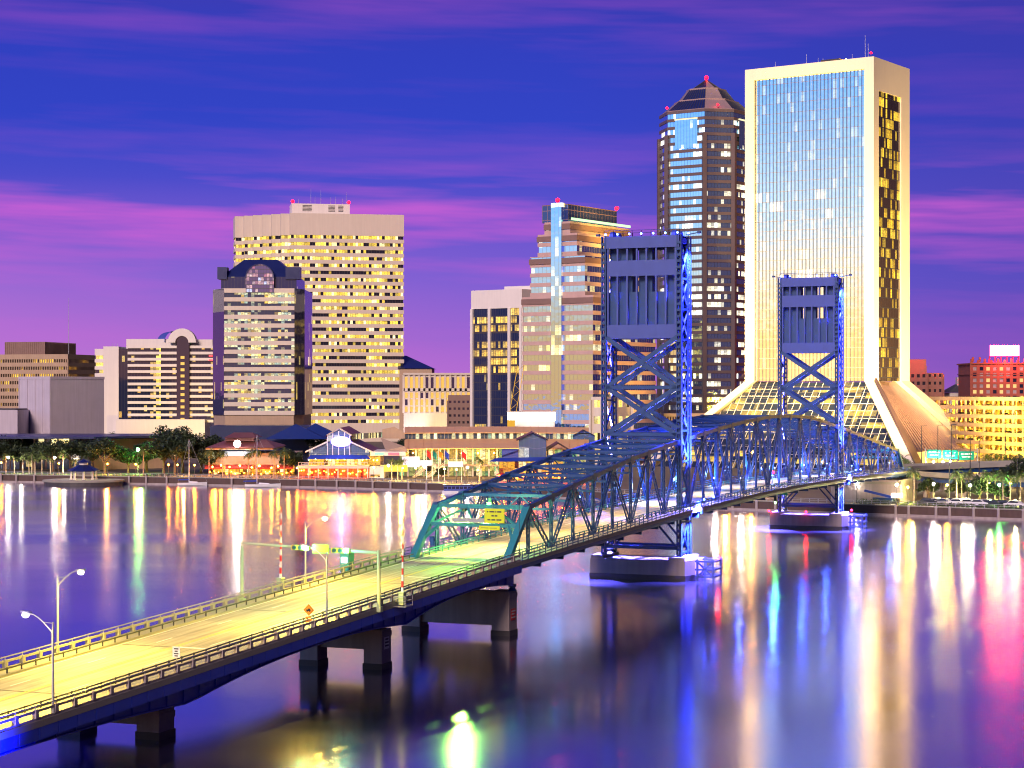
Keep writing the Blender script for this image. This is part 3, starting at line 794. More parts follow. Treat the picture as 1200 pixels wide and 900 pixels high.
# signal gantry
sg = -124.0
G0, G1 = BP(sg, 9.1, zd(sg) - .2), BP(sg, -8.1, zd(sg))
gt = thing('signal_gantry', 'pale green signal gantry spanning the approach road on two posts', 'signal gantry', BP(sg, 0, zd(sg)))
for p in (G0, G1):
    mb = MB(); mb.tube(p, Vector((p.x, p.y, zd(sg) + 6.6)), .22, .17, 10); mb.box((p.x, p.y, p.z), (.7, .7, .6), ROT); mb.build('post', M['gantry'], gt)
mb = MB(); mb.tube(Vector((G0.x, G0.y, zd(sg) + 6.3)), Vector((G1.x, G1.y, zd(sg) + 6.9)), .17, .13, 8); mb.build('beam', M['gantry'], gt)
def along(o): return BP(sg - .35, o, zd(sg) + 6.3 + .6 * (9.1 - o) / 17.2)
for o in (4.6, -.4):
    c = along(o)
    mb = MB(); mb.beam(c + Sn * -1.1 + Vector((0, 0, .0)), c + Sn * 1.1, .3, .55, Vector((0, 0, 1))); h = mb.build('signal_head', M['yellow'], gt)
    for k, mt in ((-.72, 'blacks'), (0, 'blacks'), (.72, 'g_cyan')):
        q = MB(); e = c + Sn * k - Su * .16; q.tube(e, e - Su * .12, .25, .25, 12); q.build('signal_lens', M[mt], h)
    plight(gt, c - Su * 1.2 + Sn * .72, 900, (.1, 1, .65), .2)
c = along(2.1)
mb = MB(); mb.hexa([c + Sn * a + Su * b_ + Vector((0, 0, d_)) for d_ in (-.5, .5) for a, b_ in ((-1.0, 0), (1.0, 0), (1.0, .08), (-1.0, .08))])
mb.m = 1
for zz, l in ((.18, 1.5), (-.14, 1.2)): mb.hexa([c + Sn * a + Su * b_ + Vector((0, 0, zz + d_)) for d_ in (-.07, .07) for a, b_ in ((-l / 2, -.02), (l / 2, -.02), (l / 2, 0), (-l / 2, 0))])
tag(mb.build('overhead_sign', [M['lime'], M['yellow']]), 'yellow green sign hanging between the two signal heads on the gantry', 'sign')

# crossing gates with raised striped arms
def gate():
    r = proto('barrier_gate')
    mb = MB(); mb.box((0, 0, 0), (.8, .6, 1.3)); mb.box((0, 0, 1.3), (.95, .75, .15)); mb.build('machine_housing', M['gantry'], r)
    mb = MB()
    for x_ in (-1, 1):
        for y_ in (-.8, .8): mb.tube((x_, y_, -.1), (x_, y_, 1.0), .04, .04, 6)
    for z_ in (.5, 1.0):
        for a, b in (((-1, -.8), (1, -.8)), ((1, -.8), (1, .8)), ((1, .8), (-1, .8)), ((-1, .8), (-1, -.8))): mb.beam((*a, z_), (*b, z_), .06, .06)
    mb.box((0, 0, -.2), (2.1, 1.7, .1)); mb.build('service_platform', M['galv'], r)
    mb = MB(); n = 12
    for i in range(n):
        mb.m = i % 2; z0_ = 1.2 + i * .72; wv = .26 - .014 * i
        mb.box((.02 * i, 0, z0_), (.1, wv, .72))
    mb.build('barrier_arm', [M['paintw'], M['red']], r)
    mb = MB()
    for z_ in (3, 5.4, 7.8): mb.ball((.1, .14, z_), .1, 8, 5)
    mb.build('arm_lamp', M['red'], r); return r
K = Kind(gate(), 'barrier gate', 'raised bridge barrier gates')
K.put(BP(-118.9, 9.6, zd(-119) - .1), 'raised striped barrier arm on the near side of the road beyond the gantry', ROT)
K.put(BP(-113.9, -8.6, zd(-114) + .2), 'raised red and white striped barrier arm on the far parapet behind the gantry', ROT)

# small signs
def post_sign(name, label, s, o, h, build):
    r = thing(name, label, 'sign', BP(s, o, zd(s) + .2))
    a = BP(s, o, zd(s) + .2); mb = MB(); mb.tube(a, a + Vector((0, 0, h)), .05, .05, 6); mb.build('post', M['galv'], r); build(r, a); return r
def diamond(r, a):
    c = a + Vector((0, 0, 1.95)) - Su * .08; q = MB()
    for dd, k, sc in ((0, 0, .62), (-.03, 1, .54), (-.05, 0, .50)):
        q.m = k; pts = [c + Su * dd + Sn * x_ * sc + Vector((0, 0, z_ * sc)) for x_, z_ in ((0, -1), (1, 0), (0, 1), (-1, 0))]
        q.face(pts); q.face([p + Su * .015 for p in pts][::-1])
    q.m = 1
    for x0, x1, z0, z1 in ((-.25, .25, -.12, .06), (-.05, .2, .06, .16), (-.2, -.1, -.2, -.12), (.1, .2, -.2, -.12)):
        q.face([c - Su * .07 + Sn * x_ + Vector((0, 0, z_)) for x_, z_ in ((x0, z0), (x1, z0), (x1, z1), (x0, z1))])
    q.build('warning_diamond', [M['orange'], M['blacks']], r)
    q = MB(); d = a + Vector((0, 0, .92)) - Su * .08
    q.hexa([d + Sn * x_ + Su * y_ + Vector((0, 0, z_)) for z_ in (-.35, .35) for x_, y_ in ((-.35, 0), (.35, 0), (.35, .04), (-.35, .04))]); q.m = 1
    for z_ in (.14, -.1): q.face([d - Su * .01 + Sn * x_ + Vector((0, 0, z_ + y_)) for x_, y_ in ((-.25, -.05), (.25, -.05), (.25, .05), (-.25, .05))])
    q.build('advisory_plate', [M['orange'], M['blacks']], r)
post_sign('warning_sign', 'orange diamond warning sign over a small orange plate beside the approach road', -139, 8.3, 2.5, diamond)
def rect_sign(r, a):
    c = a + Vector((0, 0, 1.9)) - Su * .08; q = MB()
    q.hexa([c + Sn * x_ + Su * y_ + Vector((0, 0, z_)) for z_ in (-.5, .5) for x_, y_ in ((-.38, 0), (.38, 0), (.38, .03), (-.38, .03))]); q.m = 1
    for z_, l in ((.3, .24), (.08, .16), (-.14, .24), (-.34, .18)): q.face([c - Su * .01 + Sn * x_ + Vector((0, 0, z_ + y_)) for x_, y_ in ((-l, -.06), (l, -.06), (l, .06), (-l, .06))])
    q.build('sign_face', [M['paintw'], M['darkpole']], r)
post_sign('road_sign', 'small white road sign on a thin post at the near walkway', -165, 8.4, 2.4, rect_sign)
mb = MB(); a = BP(-77, 7.4, zd(-77)); mb.tube(a, a + Vector((0, 0, 8.2)), .06, .04, 6); mb.ball(a + Vector((0, 0, 8.2)), .08)
tag(mb.build('antenna_pole', M['darkpole']), 'thin dark pole standing before the right end post of the bridge portal', 'pole')
def psign(label, o0, o1, k, z0, z1, rows, mt):
    c = PQ(k, (o0 + o1) / 2) - Su * .55; q = MB(); wv = (o1 - o0) / 2
    q.hexa([c + Sn * x_ + Su * y_ + Vector((0, 0, z_)) for z_ in (z0, z1) for x_, y_ in ((-wv, 0), (wv, 0), (wv, .08), (-wv, .08))]); q.m = 1
    for zz, parts in rows:
        for x0, x1 in parts: q.face([c - Su * .012 + Sn * x_ * wv + Vector((0, 0, z0 + (z1 - z0) * (zz + y_))) for x_, y_ in ((x0, -.05), (x1, -.05), (x1, .05), (x0, .05))])
    return tag(q.build('portal_sign', [M[mt], M['darkpole']]), label, 'sign')
psign('large yellow green sign with three lines of lettering on the bridge portal', 1.8, 4.7, .66, .35, 2.3, [(.78, [(-.75, -.62), (-.5, .0), (.08, .2), (.28, .7)]), (.5, [(-.3, -.05), (.02, .3)]), (.22, [(-.7, -.4), (-.3, .1), (.2, .7)])], 'lime')
psign('narrow yellow green plate below the large sign on the bridge portal', 1.0, 4.0, .66, -.62, -.05, [(.5, [(-.8, -.1), (.05, .75)])], 'lime')
psign('long pale horizontal panel on the upper strut of the bridge portal', -3.0, 1.7, .66, .35, .95, [(-.22, [(-.7, -.5), (-.3, -.15), (0, .2), (.4, .7)])], 'galv')
r = thing('portal_signal', 'green signal lamp glowing under the top strut of the bridge portal', 'signal lamp', PQ(.95, .2) + Su * 3)
a = PQ(.95, .2) + Su * 3 + Vector((0, 0, .3)); mb = MB(); mb.beam(a, a + Vector((0, 0, 1.1)), .4, .4); mb.build('housing', M['blacks'], r)
mb = MB(); mb.ball(a - Su * .3 + Vector((0, 0, .2)), .26); mb.build('lens', M['g_green'], r); plight(r, a - Su * 1.0 - Vector((0, 0, .4)), 4000, (.3, 1, .35))
mb = MB(); a = PQ(.97, -2.2) - Su * .5; mb.box((a.x, a.y, a.z - .5), (.7, .5, .4), ROT); o = mb.build('added_portal_light', M['darkpole'], bridge)  # lamp added to fill the unlit road before the portal
dlight(o, a - Vector((0, 0, .7)) - Su * .6, 9000, (.78, 1, .10), .2, 160)
L = dlight(o, a - Vector((0, 0, .5)) - Su * 1.0, 24000, (.34, 1, .08), .2, 75); L.rotation_euler = (a - BP(-107, 0, zd(-107))).to_track_quat('Z', 'Y').to_euler()
for s in (-262, -240, -218, -196):  # blue bracket floods added to colour the fascia
    mb = MB(); a = BP(s, 11.0, zd(s) - 2.6); mb.beam(BP(s, 8.95, zd(s) - .9), a, .14, .14); mb.box(a, (.5, .5, .35), ROT); o = mb.build('added_accent_bracket', M['steel'], bridge)
    L = bpy.data.lights.new('flood', 'SPOT'); L.energy = 60000; L.color = (.01, .02, 1); L.spot_size = R(150); L.spot_blend = .5; L.shadow_soft_size = .2
    q = bpy.data.objects.new('flood_light', L); COL.objects.link(q); q.parent = o; q.location = a + Vector((0, 0, .6)) - ORG[o.name]; q.rotation_euler = (a - BP(s, 7, zd(s) - 1.5)).to_track_quat('Z', 'Y').to_euler()
# utility cabinet at the far parapet
r = thing('control_cabinet', 'teal control cabinet on the far parapet behind the right signal head', 'cabinet', BP(-96, -8.7, zd(-96)))
mb = MB(); mb.box(BP(-96, -8.7, zd(-96) + .1), (1.6, 1.2, 2.4), ROT); mb.build('body', M['teal'], r)
mb = MB(); mb.box(BP(-96, -8.7, zd(-96) + 2.5), (1.9, 1.5, .15), ROT); mb.build('roof', M['galv'], r)
mb = MB(); mb.box(BP(-96.85, -8.7, zd(-96) + 1.3), (.06, .8, .7), ROT); mb.build('window', M['g_neon'], r)
r = thing('control_cabinet', 'blue electrical box fixed on the far railing just inside the portal', 'cabinet', BP(-72, -7.3, zd(-72)))
mb = MB(); mb.box(BP(-72, -7.35, zd(-72) + .9), (.9, .7, 1.2), ROT); mb.build('body', M['bluecan'], r)
mb = MB(); mb.box(BP(-72, -7.35, zd(-72) + 2.1), (1.0, .8, .08), ROT); mb.build('lid', M['steel'], r)

# ------------------------------------------------------------------ elevated road on the far bank
def road_ribbon(name, label, pts, w2, fascia):
    root = thing(name, label, 'elevated road', pts[0])
    ps = [Vector(p) for p in pts]
    def frame(i):
        d = (ps[min(i + 1, len(ps) - 1)] - ps[max(i - 1, 0)]); d.z = 0; d.normalize(); return Vector((d.y, -d.x, 0))
    def strip_(o0, o1, h0, h1, nm, mt):
        mb = MB()
        for i in range(len(ps) - 1):
            A, B, na, nb2 = ps[i], ps[i + 1], frame(i), frame(i + 1); zz = Vector((0, 0, 1))
            mb.hexa([A + na * o0 + zz * h0, A + na * o1 + zz * h0, B + nb2 * o1 + zz * h0, B + nb2 * o0 + zz * h0, A + na * o0 + zz * h1, A + na * o1 + zz * h1, B + nb2 * o1 + zz * h1, B + nb2 * o0 + zz * h1])
        mb.build(nm, mt, root)
    strip_(-w2, w2, -.4, 0, 'road_deck', M['asphalt'])
    for sg_ in (-1, 1):
        strip_(sg_ * (w2 + .2) - .18, sg_ * (w2 + .2) + .18, -.5, .85, 'parapet', M['walk'])
        strip_(sg_ * (w2 - .6) - .2, sg_ * (w2 - .6) + .2, -1.9, -.402, 'girder', fascia)
    mb = MB()
    for i in range(1, len(ps), 2):
        n_ = frame(i)
        for o in (-w2 * .6, w2 * .6): q = ps[i] + n_ * o; mb.tube((q.x, q.y, LZ - .2), (q.x, q.y, q.z - 1.9), .6, .6, 10)
        a, b = ps[i] - n_ * w2 * .9, ps[i] + n_ * w2 * .9; mb.beam((a.x, a.y, a.z - 2.3), (b.x, b.y, b.z - 2.3), 1.2, .8)
    mb.build('columns', M['pier'], root); return root
E = BP(216.3, 0, 0)
def arc(pts, n=4):
    out = []
    for i in range(len(pts) - 1):
        p0, p1, p2, p3 = (Vector(pts[max(i - 1, 0)]), Vector(pts[i]), Vector(pts[i + 1]), Vector(pts[min(i + 2, len(pts) - 1)]))
        for k in range(n):
            q = k / n; out.append(.5 * ((2 * p1) + (p2 - p0) * q + (2 * p0 - 5 * p1 + 4 * p2 - p3) * q * q + (3 * p1 - p0 - 3 * p2 + p3) * q ** 3))
    return out + [Vector(pts[-1])]
road_ribbon('viaduct', 'curving elevated road with blue girders leaving the bridge end to the right', arc([(E.x, E.y, 10.2), (110, 552, 10.1), (124, 566, 10.1), (150, 575, 10.6), (190, 576, 11.0), (250, 570, 11), (330, 560, 11)]), 5.5, M['steel'])
road_ribbon('ramp', 'lower ramp with blue fascia dropping to the right behind the palms', arc([(E.x + 6.5, E.y + 2, 9.7), (121, 538, 8.6), (146, 538, 7.4), (180, 532, 6.7), (240, 522, 6.0)]), 3.6, M['steel'])
r = thing('abutment', 'concrete abutment wall under the bridge end behind the seawall', 'abutment', BP(199, 0, LZ))
mb = MB(); mb.prism([tuple(BP(s, o, 0))[:2] for s, o in ((196, -9), (196, 9.5), (222, 9.5), (222, -9))], LZ - .3, 8.7); mb.build('wall', M['pier'], r)
mb = MB(); mb.prism([tuple(BP(s, o, 0))[:2] for s, o in ((195.4, -9.4), (195.4, 9.9), (196.6, 9.9), (196.6, -9.4))], 7.6, 8.3); mb.build('coping', M['walk'], r)

# ------------------------------------------------------------------ city
def reach(C, d, px):           # length along d from C until the picture column px
    tx = (px - 600) / F; return (tx * C[1] - C[0]) / (d[0] - tx * d[1])
def corner_box(pxc, Z, pxl=None, pxr=None, th=34.5, Ll=None, Lr=None):
    C = XY(pxc, Z); th = R(th); dl = (-math.cos(th), math.sin(th)); dr = (math.sin(th), math.cos(th))
    Ll = Ll or reach(C, dl, pxl); Lr = Lr or reach(C, dr, pxr)
    L = (C[0] + dl[0] * Ll, C[1] + dl[1] * Ll); Rr = (C[0] + dr[0] * Lr, C[1] + dr[1] * Lr)
    return [C, Rr, (L[0] + dr[0] * Lr, L[1] + dr[1] * Lr), L]
def lerp2(a, b, k): return (a[0] + (b[0] - a[0]) * k, a[1] + (b[1] - a[1]) * k)
def banded(root, poly, z0, z1, fh, wf, wall, win, cw=1.5, t=.45, nm='window_band', roof=True, pil=0, pilw=.4, wmb=None, skip_last=False):
    """storeys of spandrel and recessed ribbon windows; pil > 0 adds piers between the windows"""
    own = wmb is None; mb = wmb or MB(); n = int((z1 - z0) / fh + 1e-6); ins = inset(poly, t)
    for k in range(n):
        zb = z0 + k * fh; zs = zb + fh * (1 - wf); zt_ = zb + fh
        mb.ring(poly, zb, zs, t)
        MB().strip(ins, zs - .02, zt_ + .02, cw).build(nm, win, root)
    mb.ring(poly, z0 + n * fh, z1, t)
    if pil:
        for a, b in zip(poly, poly[1:] + poly[:1]):
            L = math.dist(a, b); k = max(1, round(L / pil)); rz = math.atan2(b[1] - a[1], b[0] - a[0]); nx, ny = -math.sin(rz), math.cos(rz)
            for i in range(k + 1):
                p = lerp2(a, b, i / k); p = (p[0] + nx * (t / 2 + .02), p[1] + ny * (t / 2 + .02)); mb.box((p[0], p[1], z0), (pilw, t, z0 * 0 + n * fh), rz)
    if roof: mb.face([(*p, z1 - .5) for p in ins])
    if own: return mb.build('wall', wall, root)
    return mb
def bld(name, label, poly, cat='building', z=LZ): return thing(name, label, cat, (*centroid(poly), z))
def beacon(par, p, key='g_red', r=.55, pole=1.5):
    mb = MB(); p = Vector(p); mb.tube(p, p + Vector((0, 0, pole)), .12, .1, 6); o = mb.build('beacon_mast', M['darkpole'], par)
    mb = MB(); mb.ball(p + Vector((0, 0, pole + r * .8)), r, 8, 6); mb.build('beacon', M[key], o)
def antenna(par, p, h, r=.12):
    mb = MB(); p = Vector(p); mb.tube(p, p + Vector((0, 0, h)), r, r * .4, 6); mb.build('antenna', M['galv'], par)
def spot(par, pos, tgt, en, col, ang=60, soft=.6):
    L = bpy.data.lights.new('flood', 'SPOT'); L.energy = en; L.color = col; L.spot_size = R(ang); L.spot_blend = .8; L.shadow_soft_size = soft
    o = bpy.data.objects.new('flood_light', L); COL.objects.link(o); o.parent = par; pos, tgt = Vector(pos), Vector(tgt)
    o.location = pos - ORG[par.name]; o.rotation_euler = (pos - tgt).to_track_quat('Z', 'Y').to_euler()

# --- the tall flared tower (right of centre)
TW = corner_box(1024, 740, 873, 1066, 34.3); ZT = ZH(66, 740); ZF = 36.5
wt = bld('office_tower', 'tallest tower, mirror glass slab in a pale stone frame flaring out at the base', TW)
dl = (Vector(TW[3]) - Vector(TW[0])); LL = dl.length; dl.normalize(); dr = (Vector(TW[1]) - Vector(TW[0])); LR_ = dr.length; dr.normalize()
def T2(a, c): p = Vector(TW[0]) + dl * a + dr * c; return (p.x, p.y)      # a along the broad side, c along the narrow side
CWD = 4.0; CF = 4.8; CR = 8.5; FL = 31.0; PROUD = 2.2
fr = MB()
for a0 in (0, LL - CWD):
    for c0, cw_ in ((0, CF), (LR_ - CR, CR)):
        q = [T2(a0, c0), T2(a0, c0 + cw_), T2(a0 + CWD, c0 + cw_), T2(a0 + CWD, c0)]; fr.prism(q, ZF, ZT, False)
for c0 in (0, LR_ - CWD): fr.prism([T2(CWD, c0), T2(CWD, c0 + CWD), T2(LL - CWD, c0 + CWD), T2(LL - CWD, c0)], ZT - 4.4, ZT)
for a0 in (0, LL - CWD): fr.prism([T2(a0, CF), T2(a0, LR_ - CR), T2(a0 + CWD, LR_ - CR), T2(a0 + CWD, CF)], ZT - 12.5, ZT)
fr.face([(*T2(CWD, CWD), ZT - 1.5), (*T2(CWD, LR_ - CWD), ZT - 1.5), (*T2(LL - CWD, LR_ - CWD), ZT - 1.5), (*T2(LL - CWD, CWD), ZT - 1.5)])
fr.build('stone_frame', M['framew'], wt)
GW = 4.3
for sa, a0 in ((-1, 0), (1, LL)):
    for sc_, c0 in ((-1, 0), (1, LR_)):
        cw_ = CF if sc_ < 0 else CR; A = [(a0, c0), (a0 - sa * CWD, c0), (a0 - sa * CWD, c0 - sc_ * cw_), (a0, c0 - sc_ * cw_)]
        G = GW; Gc = 5.2 if sc_ < 0 else 15
        Bq = [(a0 + sa * FL, c0 + sc_ * FL), (a0 + sa * (FL - G), c0 + sc_ * FL), (a0 + sa * (FL - G), c0 + sc_ * (FL - Gc)), (a0 + sa * FL, c0 + sc_ * (FL - Gc))]
        MB().hexa([(*T2(*p), LZ) for p in Bq] + [(*T2(*p), ZF + .02) for p in A]).build('flared_leg', M['framew'], wt)
wtg = winmat('mirror curtain wall', glass=(.88, .92, .97), rough=.03, metal=.95, cw=1.55, fh=3.9, v0=LZ, pz=.13, pc=.09, zone=4, cols=((1, .72, .30), (1, .88, .62), (1, .95, .8)), st=.6, mull=.07, seed=1, mcol=(.20, .19, .2), hm=.18)
wtr = winmat('dark reflection curtain wall', glass=(.03, .022, .02), rough=.06, cw=1.55, fh=3.9, v0=LZ, pz=.36, pc=.24, zone=2, cols=((1, .55, .02), (1, .66, .06)), st=1.0, mull=.16, seed=2, hm=.35)  # dark sky reflection put into the glass colour of the narrow sides
I = 1.4; finm = mat('anodised fin', (.025, .035, .05), .5, 0, var=0)
for c0, mt in ((I, wtg), (LR_ - I, wtg)):
    mb = MB(); mb.strip([T2(LL - CWD, c0), T2(CWD, c0)], ZF, ZT - 4.4, 1.55, closed=False)
    mb.m = 1; k = 30
    for i in range(k + 1):
        a = CWD + (LL - 2 * CWD) * i / k; p, q = T2(a, c0 - .3 if c0 < 9 else c0 + .3), T2(a, c0)
        mb.beam((*p, ZF), (*p, ZT - 4.4), .17, .12, (*dl, 0))
    mb.build('curtain_wall', [mt, finm], wt)
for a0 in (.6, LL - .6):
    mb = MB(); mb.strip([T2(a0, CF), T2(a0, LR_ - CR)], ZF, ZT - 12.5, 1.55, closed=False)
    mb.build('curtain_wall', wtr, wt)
# sloping glass skirt on the broad sides, sloping ribbed roof on the narrow ones
skg = winmat('atrium glass', glass=(.02, .03, .05), rough=.08, cw=2.3, fh=3.1, v0=0, pz=.30, pc=.10, zone=4, cols=((1, .58, .03), (1, .7, .1)), st=.9, mull=.01, seed=4, hm=.3, mcol=(.06, .06, .07))
for sc_, c0 in ((-1, 0), (1, LR_)):
    p0, p1 = T2(CWD, c0 - sc_ * 1.6), T2(LL - CWD, c0 - sc_ * 1.6); q0, q1 = T2(-FL + 6.5, c0 + sc_ * (FL - 2.5)), T2(LL + FL - 6.5, c0 + sc_ * (FL - 2.5))
    mb = MB(); sl = math.hypot(FL, ZF - LZ); w_ = LL + 2 * FL - 13
    o_ = (w_ - (LL - 2 * CWD)) / 2
    mb.face([(*q1, LZ), (*q0, LZ), (*p0, ZF - .5), (*p1, ZF - .5)], [(0, 0), (w_, 0), (w_ - o_, sl), (o_, sl)])
    mb.m = 1; k = 34
    for i in range(k + 1):
        b0 = lerp2(q0, q1, i / k); tt = (lerp2((0, 0), (w_, 0), i / k)[0]); j = min(max((tt - o_) / (w_ - 2 * o_), 0), 1)
        zz = 1 if o_ <= tt <= w_ - o_ else (tt / o_ if tt < o_ else (w_ - tt) / o_)
        topp = lerp2(q0, q1, i / k) if zz <= 0 else None
        full = (lerp2(p0, p1, j)); e = lerp2(lerp2(q0, q1, i / k), (T2(tt - FL + 6.5, c0 - sc_ * 1.6)), zz)
        if zz > .03: mb.beam((*b0, LZ + .2), (*e, LZ + .2 + (ZF - .5 - LZ) * zz), .15, .2)
    for i in range(1, 12):
        zz = i / 12; a_, b_ = lerp2(q0, p0, zz), lerp2(q1, p1, zz); z_ = LZ + .15 + (ZF - .5 - LZ) * zz; mb.beam((*a_, z_), (*b_, z_), .1, .1)
    mb.build('atrium_glass', [skg, M['white']], wt)
slr = mat('ribbed sloping roof', (.17, .11, .105), .35, var=.12, scale=.1, spec=.5)
for sa, a0 in ((-1, 0), (1, LL)):
    p0, p1 = T2(a0 - sa * 3, CF), T2(a0 - sa * 3, LR_ - CR); q0, q1 = T2(a0 + sa * (FL - 4), -FL + 5.2), T2(a0 + sa * (FL - 4), LR_ + FL - 15)
    ZB = LZ + 7
    f = (ZF - ZB) / (ZF - LZ); q0, q1 = lerp2(p0, q0, f), lerp2(p1, q1, f)
    mb = MB(); mb.face([(*q0, ZB), (*q1, ZB), (*p1, ZF - .6), (*p0, ZF - .6)])
    for i in range(25): a_, b_ = lerp2(q0, q1, i / 24), lerp2(p0, p1, i / 24); mb.beam((*a_, ZB + .25), (*b_, ZF - .35), .5, .7)
    mb.build('sloping_roof', slr, wt)
    mb = MB(); mb.prism([q0, q1, lerp2(q1, T2(LL / 2, LR_ / 2), .1), lerp2(q0, T2(LL / 2, LR_ / 2), .1)], LZ, ZB - .01); mb.build('base_wall', M['white'], wt)
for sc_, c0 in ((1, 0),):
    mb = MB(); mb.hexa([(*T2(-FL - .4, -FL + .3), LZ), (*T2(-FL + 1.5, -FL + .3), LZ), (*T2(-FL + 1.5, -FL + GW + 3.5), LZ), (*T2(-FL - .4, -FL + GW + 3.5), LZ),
                        (*T2(-.35, 1.2), ZF + 1), (*T2(1.5, 1.2), ZF + 1), (*T2(1.5, 2.2), ZF + 1), (*T2(-.35, 2.2), ZF + 1)]); mb.build('shaded_leg_side', mat('shaded leg stone', (.07, .045, .06), .5), wt)  # dark wedge: shade of the unlit leg side put into its colour
for a, c, h in ((46, 8, 5), (38, 20, 9), (30, 14, 6), (8, 10, 12), (7.6, 12, 9), (26, 10, 5), (18, 20, 7)): antenna(wt, (*T2(a, c), ZT - 1.5), h)
beacon(wt, (*T2(2, 2), ZT), r=.45); beacon(wt, (*T2(16, 10), ZT), 'g_yell', .3)
mb = MB(); mb.prism([T2(18, 8), T2(18, 16), T2(26, 16), T2(26, 8)], ZT - 1.5, ZT + 2.2); mb.build('roof_plant', M['darkroof'], wt)
spot(wt, (*T2(-FL - 4, LR_ * .35), 9.5), (*T2(-FL * .5, LR_ * .42), 23), 9000, (.2, 1, .15), 40)
spot(wt, (*T2(-FL - 4, LR_ * .9), 9.5), (*T2(-FL * .5, LR_ * .8), 22), 7000, (1, .6, .55), 50)
for a, c in ((-44, -44), (LL + 44, -44), (LL * .25, -58), (LL * .75, -58)):
    spot(wt, (*T2(a, c), 5), (*T2(min(max(a, 0), LL), 0), 60), 1300000, (1, .64, .22), 70)
for a, c in ((-62, -10), (-62, LR_ + 20)): spot(wt, (*T2(a, c), 9), (*T2(0, LR_ * .5), 55), 1100000, (1, .64, .22), 75)

# --- octagonal tower with stepped pyramid roof, left of the flared tower
th = R(34.5); e1 = Vector((math.cos(th), -math.sin(th))); e2 = Vector((math.sin(th), math.cos(th)))
P0 = Vector(XY(825.5, 935)); W_, Ch = 21.0, 15.0; kk = Ch / math.sqrt(2)
oc = [P0, P0 + e1 * kk + e2 * kk]; oc += [oc[-1] + e2 * W_]; oc += [oc[-1] + (e2 - e1) * kk]; oc += [oc[-1] - e1 * W_]
oc += [oc[-1] - (e1 + e2) * kk]; oc += [oc[-1] - e2 * W_]; oc += [oc[-1] + (e1 - e2) * kk]
OC = [tuple(p) for p in oc]
bt = bld('pyramid_tower', 'slender octagonal tower with blue glass and a stepped pyramid roof under a red beacon', OC)
ZC = ZH(127, 935); cc = Vector(centroid(OC))
wb = winmat('octagon tower glass', glass=(.55, .78, 1.0), rough=.04, metal=.92, cw=1.6, fh=3.87, v0=LZ, pz=.34, pc=.12, zone=5, cols=((1, .86, .5), (1, .93, .72), (.95, 1, .85)), st=1.6, mull=.14, seed=11)
banded(bt, OC, LZ, ZC, 3.87, .62, mat('dark brown granite', (.11, .08, .085), .45), wb, 1.6, .35)
mb = MB()
for i in range(8):
    a, b = Vector(OC[i]), Vector(OC[(i + 1) % 8]); d = (b - a).normalized(); n = Vector((d.y, -d.x)); p = a + n * -.1
    mb.box((p.x, p.y, LZ), (2.0, 2.0, ZH(155, 935) - LZ), math.atan2(d.y, d.x))
mb.build('corner_pilasters', bpy.data.materials['dark brown granite'], bt)
for i in (7, 1):                                                   # tall glass sky-lobby panel under the cornice
    a, b = Vector(OC[i]), Vector(OC[(i + 1) % 8]); d = (b - a).normalized(); n = Vector((d.y, -d.x))
    A, B = a.lerp(b, .22) + n * .35, a.lerp(b, .82) + n * .35
    mb = MB(); mb.strip([tuple(A), tuple(B)], ZH(172, 935), ZH(138, 935), 1.5, closed=False); mb.m = 1
    mb.beam((*A, ZH(137.5, 935)), (*B, ZH(137.5, 935)), .8, .6); mb.build('sky_lobby_glass', [wb, gstr('lobby cove light', (1, .85, .45), 1.1)], bt)
zz = [ZC, ZH(111, 930), ZH(96, 930), ZH(83, 930)]; rr = [.97, .67, .41, .02]
ribs = MB(); faces = MB(); stone = MB()
for k in range(3):
    r0, r1 = rr[k] if k == 0 else rr[k] - .05, rr[k + 1]
    for i in range(8):
        a, b = Vector(OC[i]), Vector(OC[(i + 1) % 8])
        q = [cc + (a - cc) * r0, cc + (b - cc) * r0, cc + (b - cc) * r1, cc + (a - cc) * r1]
        tgt = faces if i % 2 else stone
        tgt.face([(*q[0], zz[k]), (*q[1], zz[k]), (*q[2], zz[k + 1]), (*q[3], zz[k + 1])])
        if i % 2:
            m_n = 12 - 3 * k
            for j in range(m_n + 1):
                s_, e_ = q[0].lerp(q[1], j / m_n), q[3].lerp(q[2], j / m_n); ribs.beam((*s_, zz[k] + .05), (*e_, zz[k + 1] + .05), .16, .3)
    ed = [tuple(cc + (Vector(p) - cc) * (rr[k] + .015)) for p in OC]; stone.prism(ed, zz[k] - .5, zz[k] + .35)
faces.build('roof', M['navy'], bt); ribs.build('roof_ribs', M['darkpole'], bt); stone.build('roof_hips', mat('grey brown hip stone', (.27, .20, .21), .5), bt)
beacon(bt, (*cc, zz[3] - .5), r=1.0, pole=1.0); beacon(bt, (*OC[7], ZC), r=.6); beacon(bt, (*Vector(OC[0]).lerp(Vector(OC[1]), .45), ZC), r=.6); 

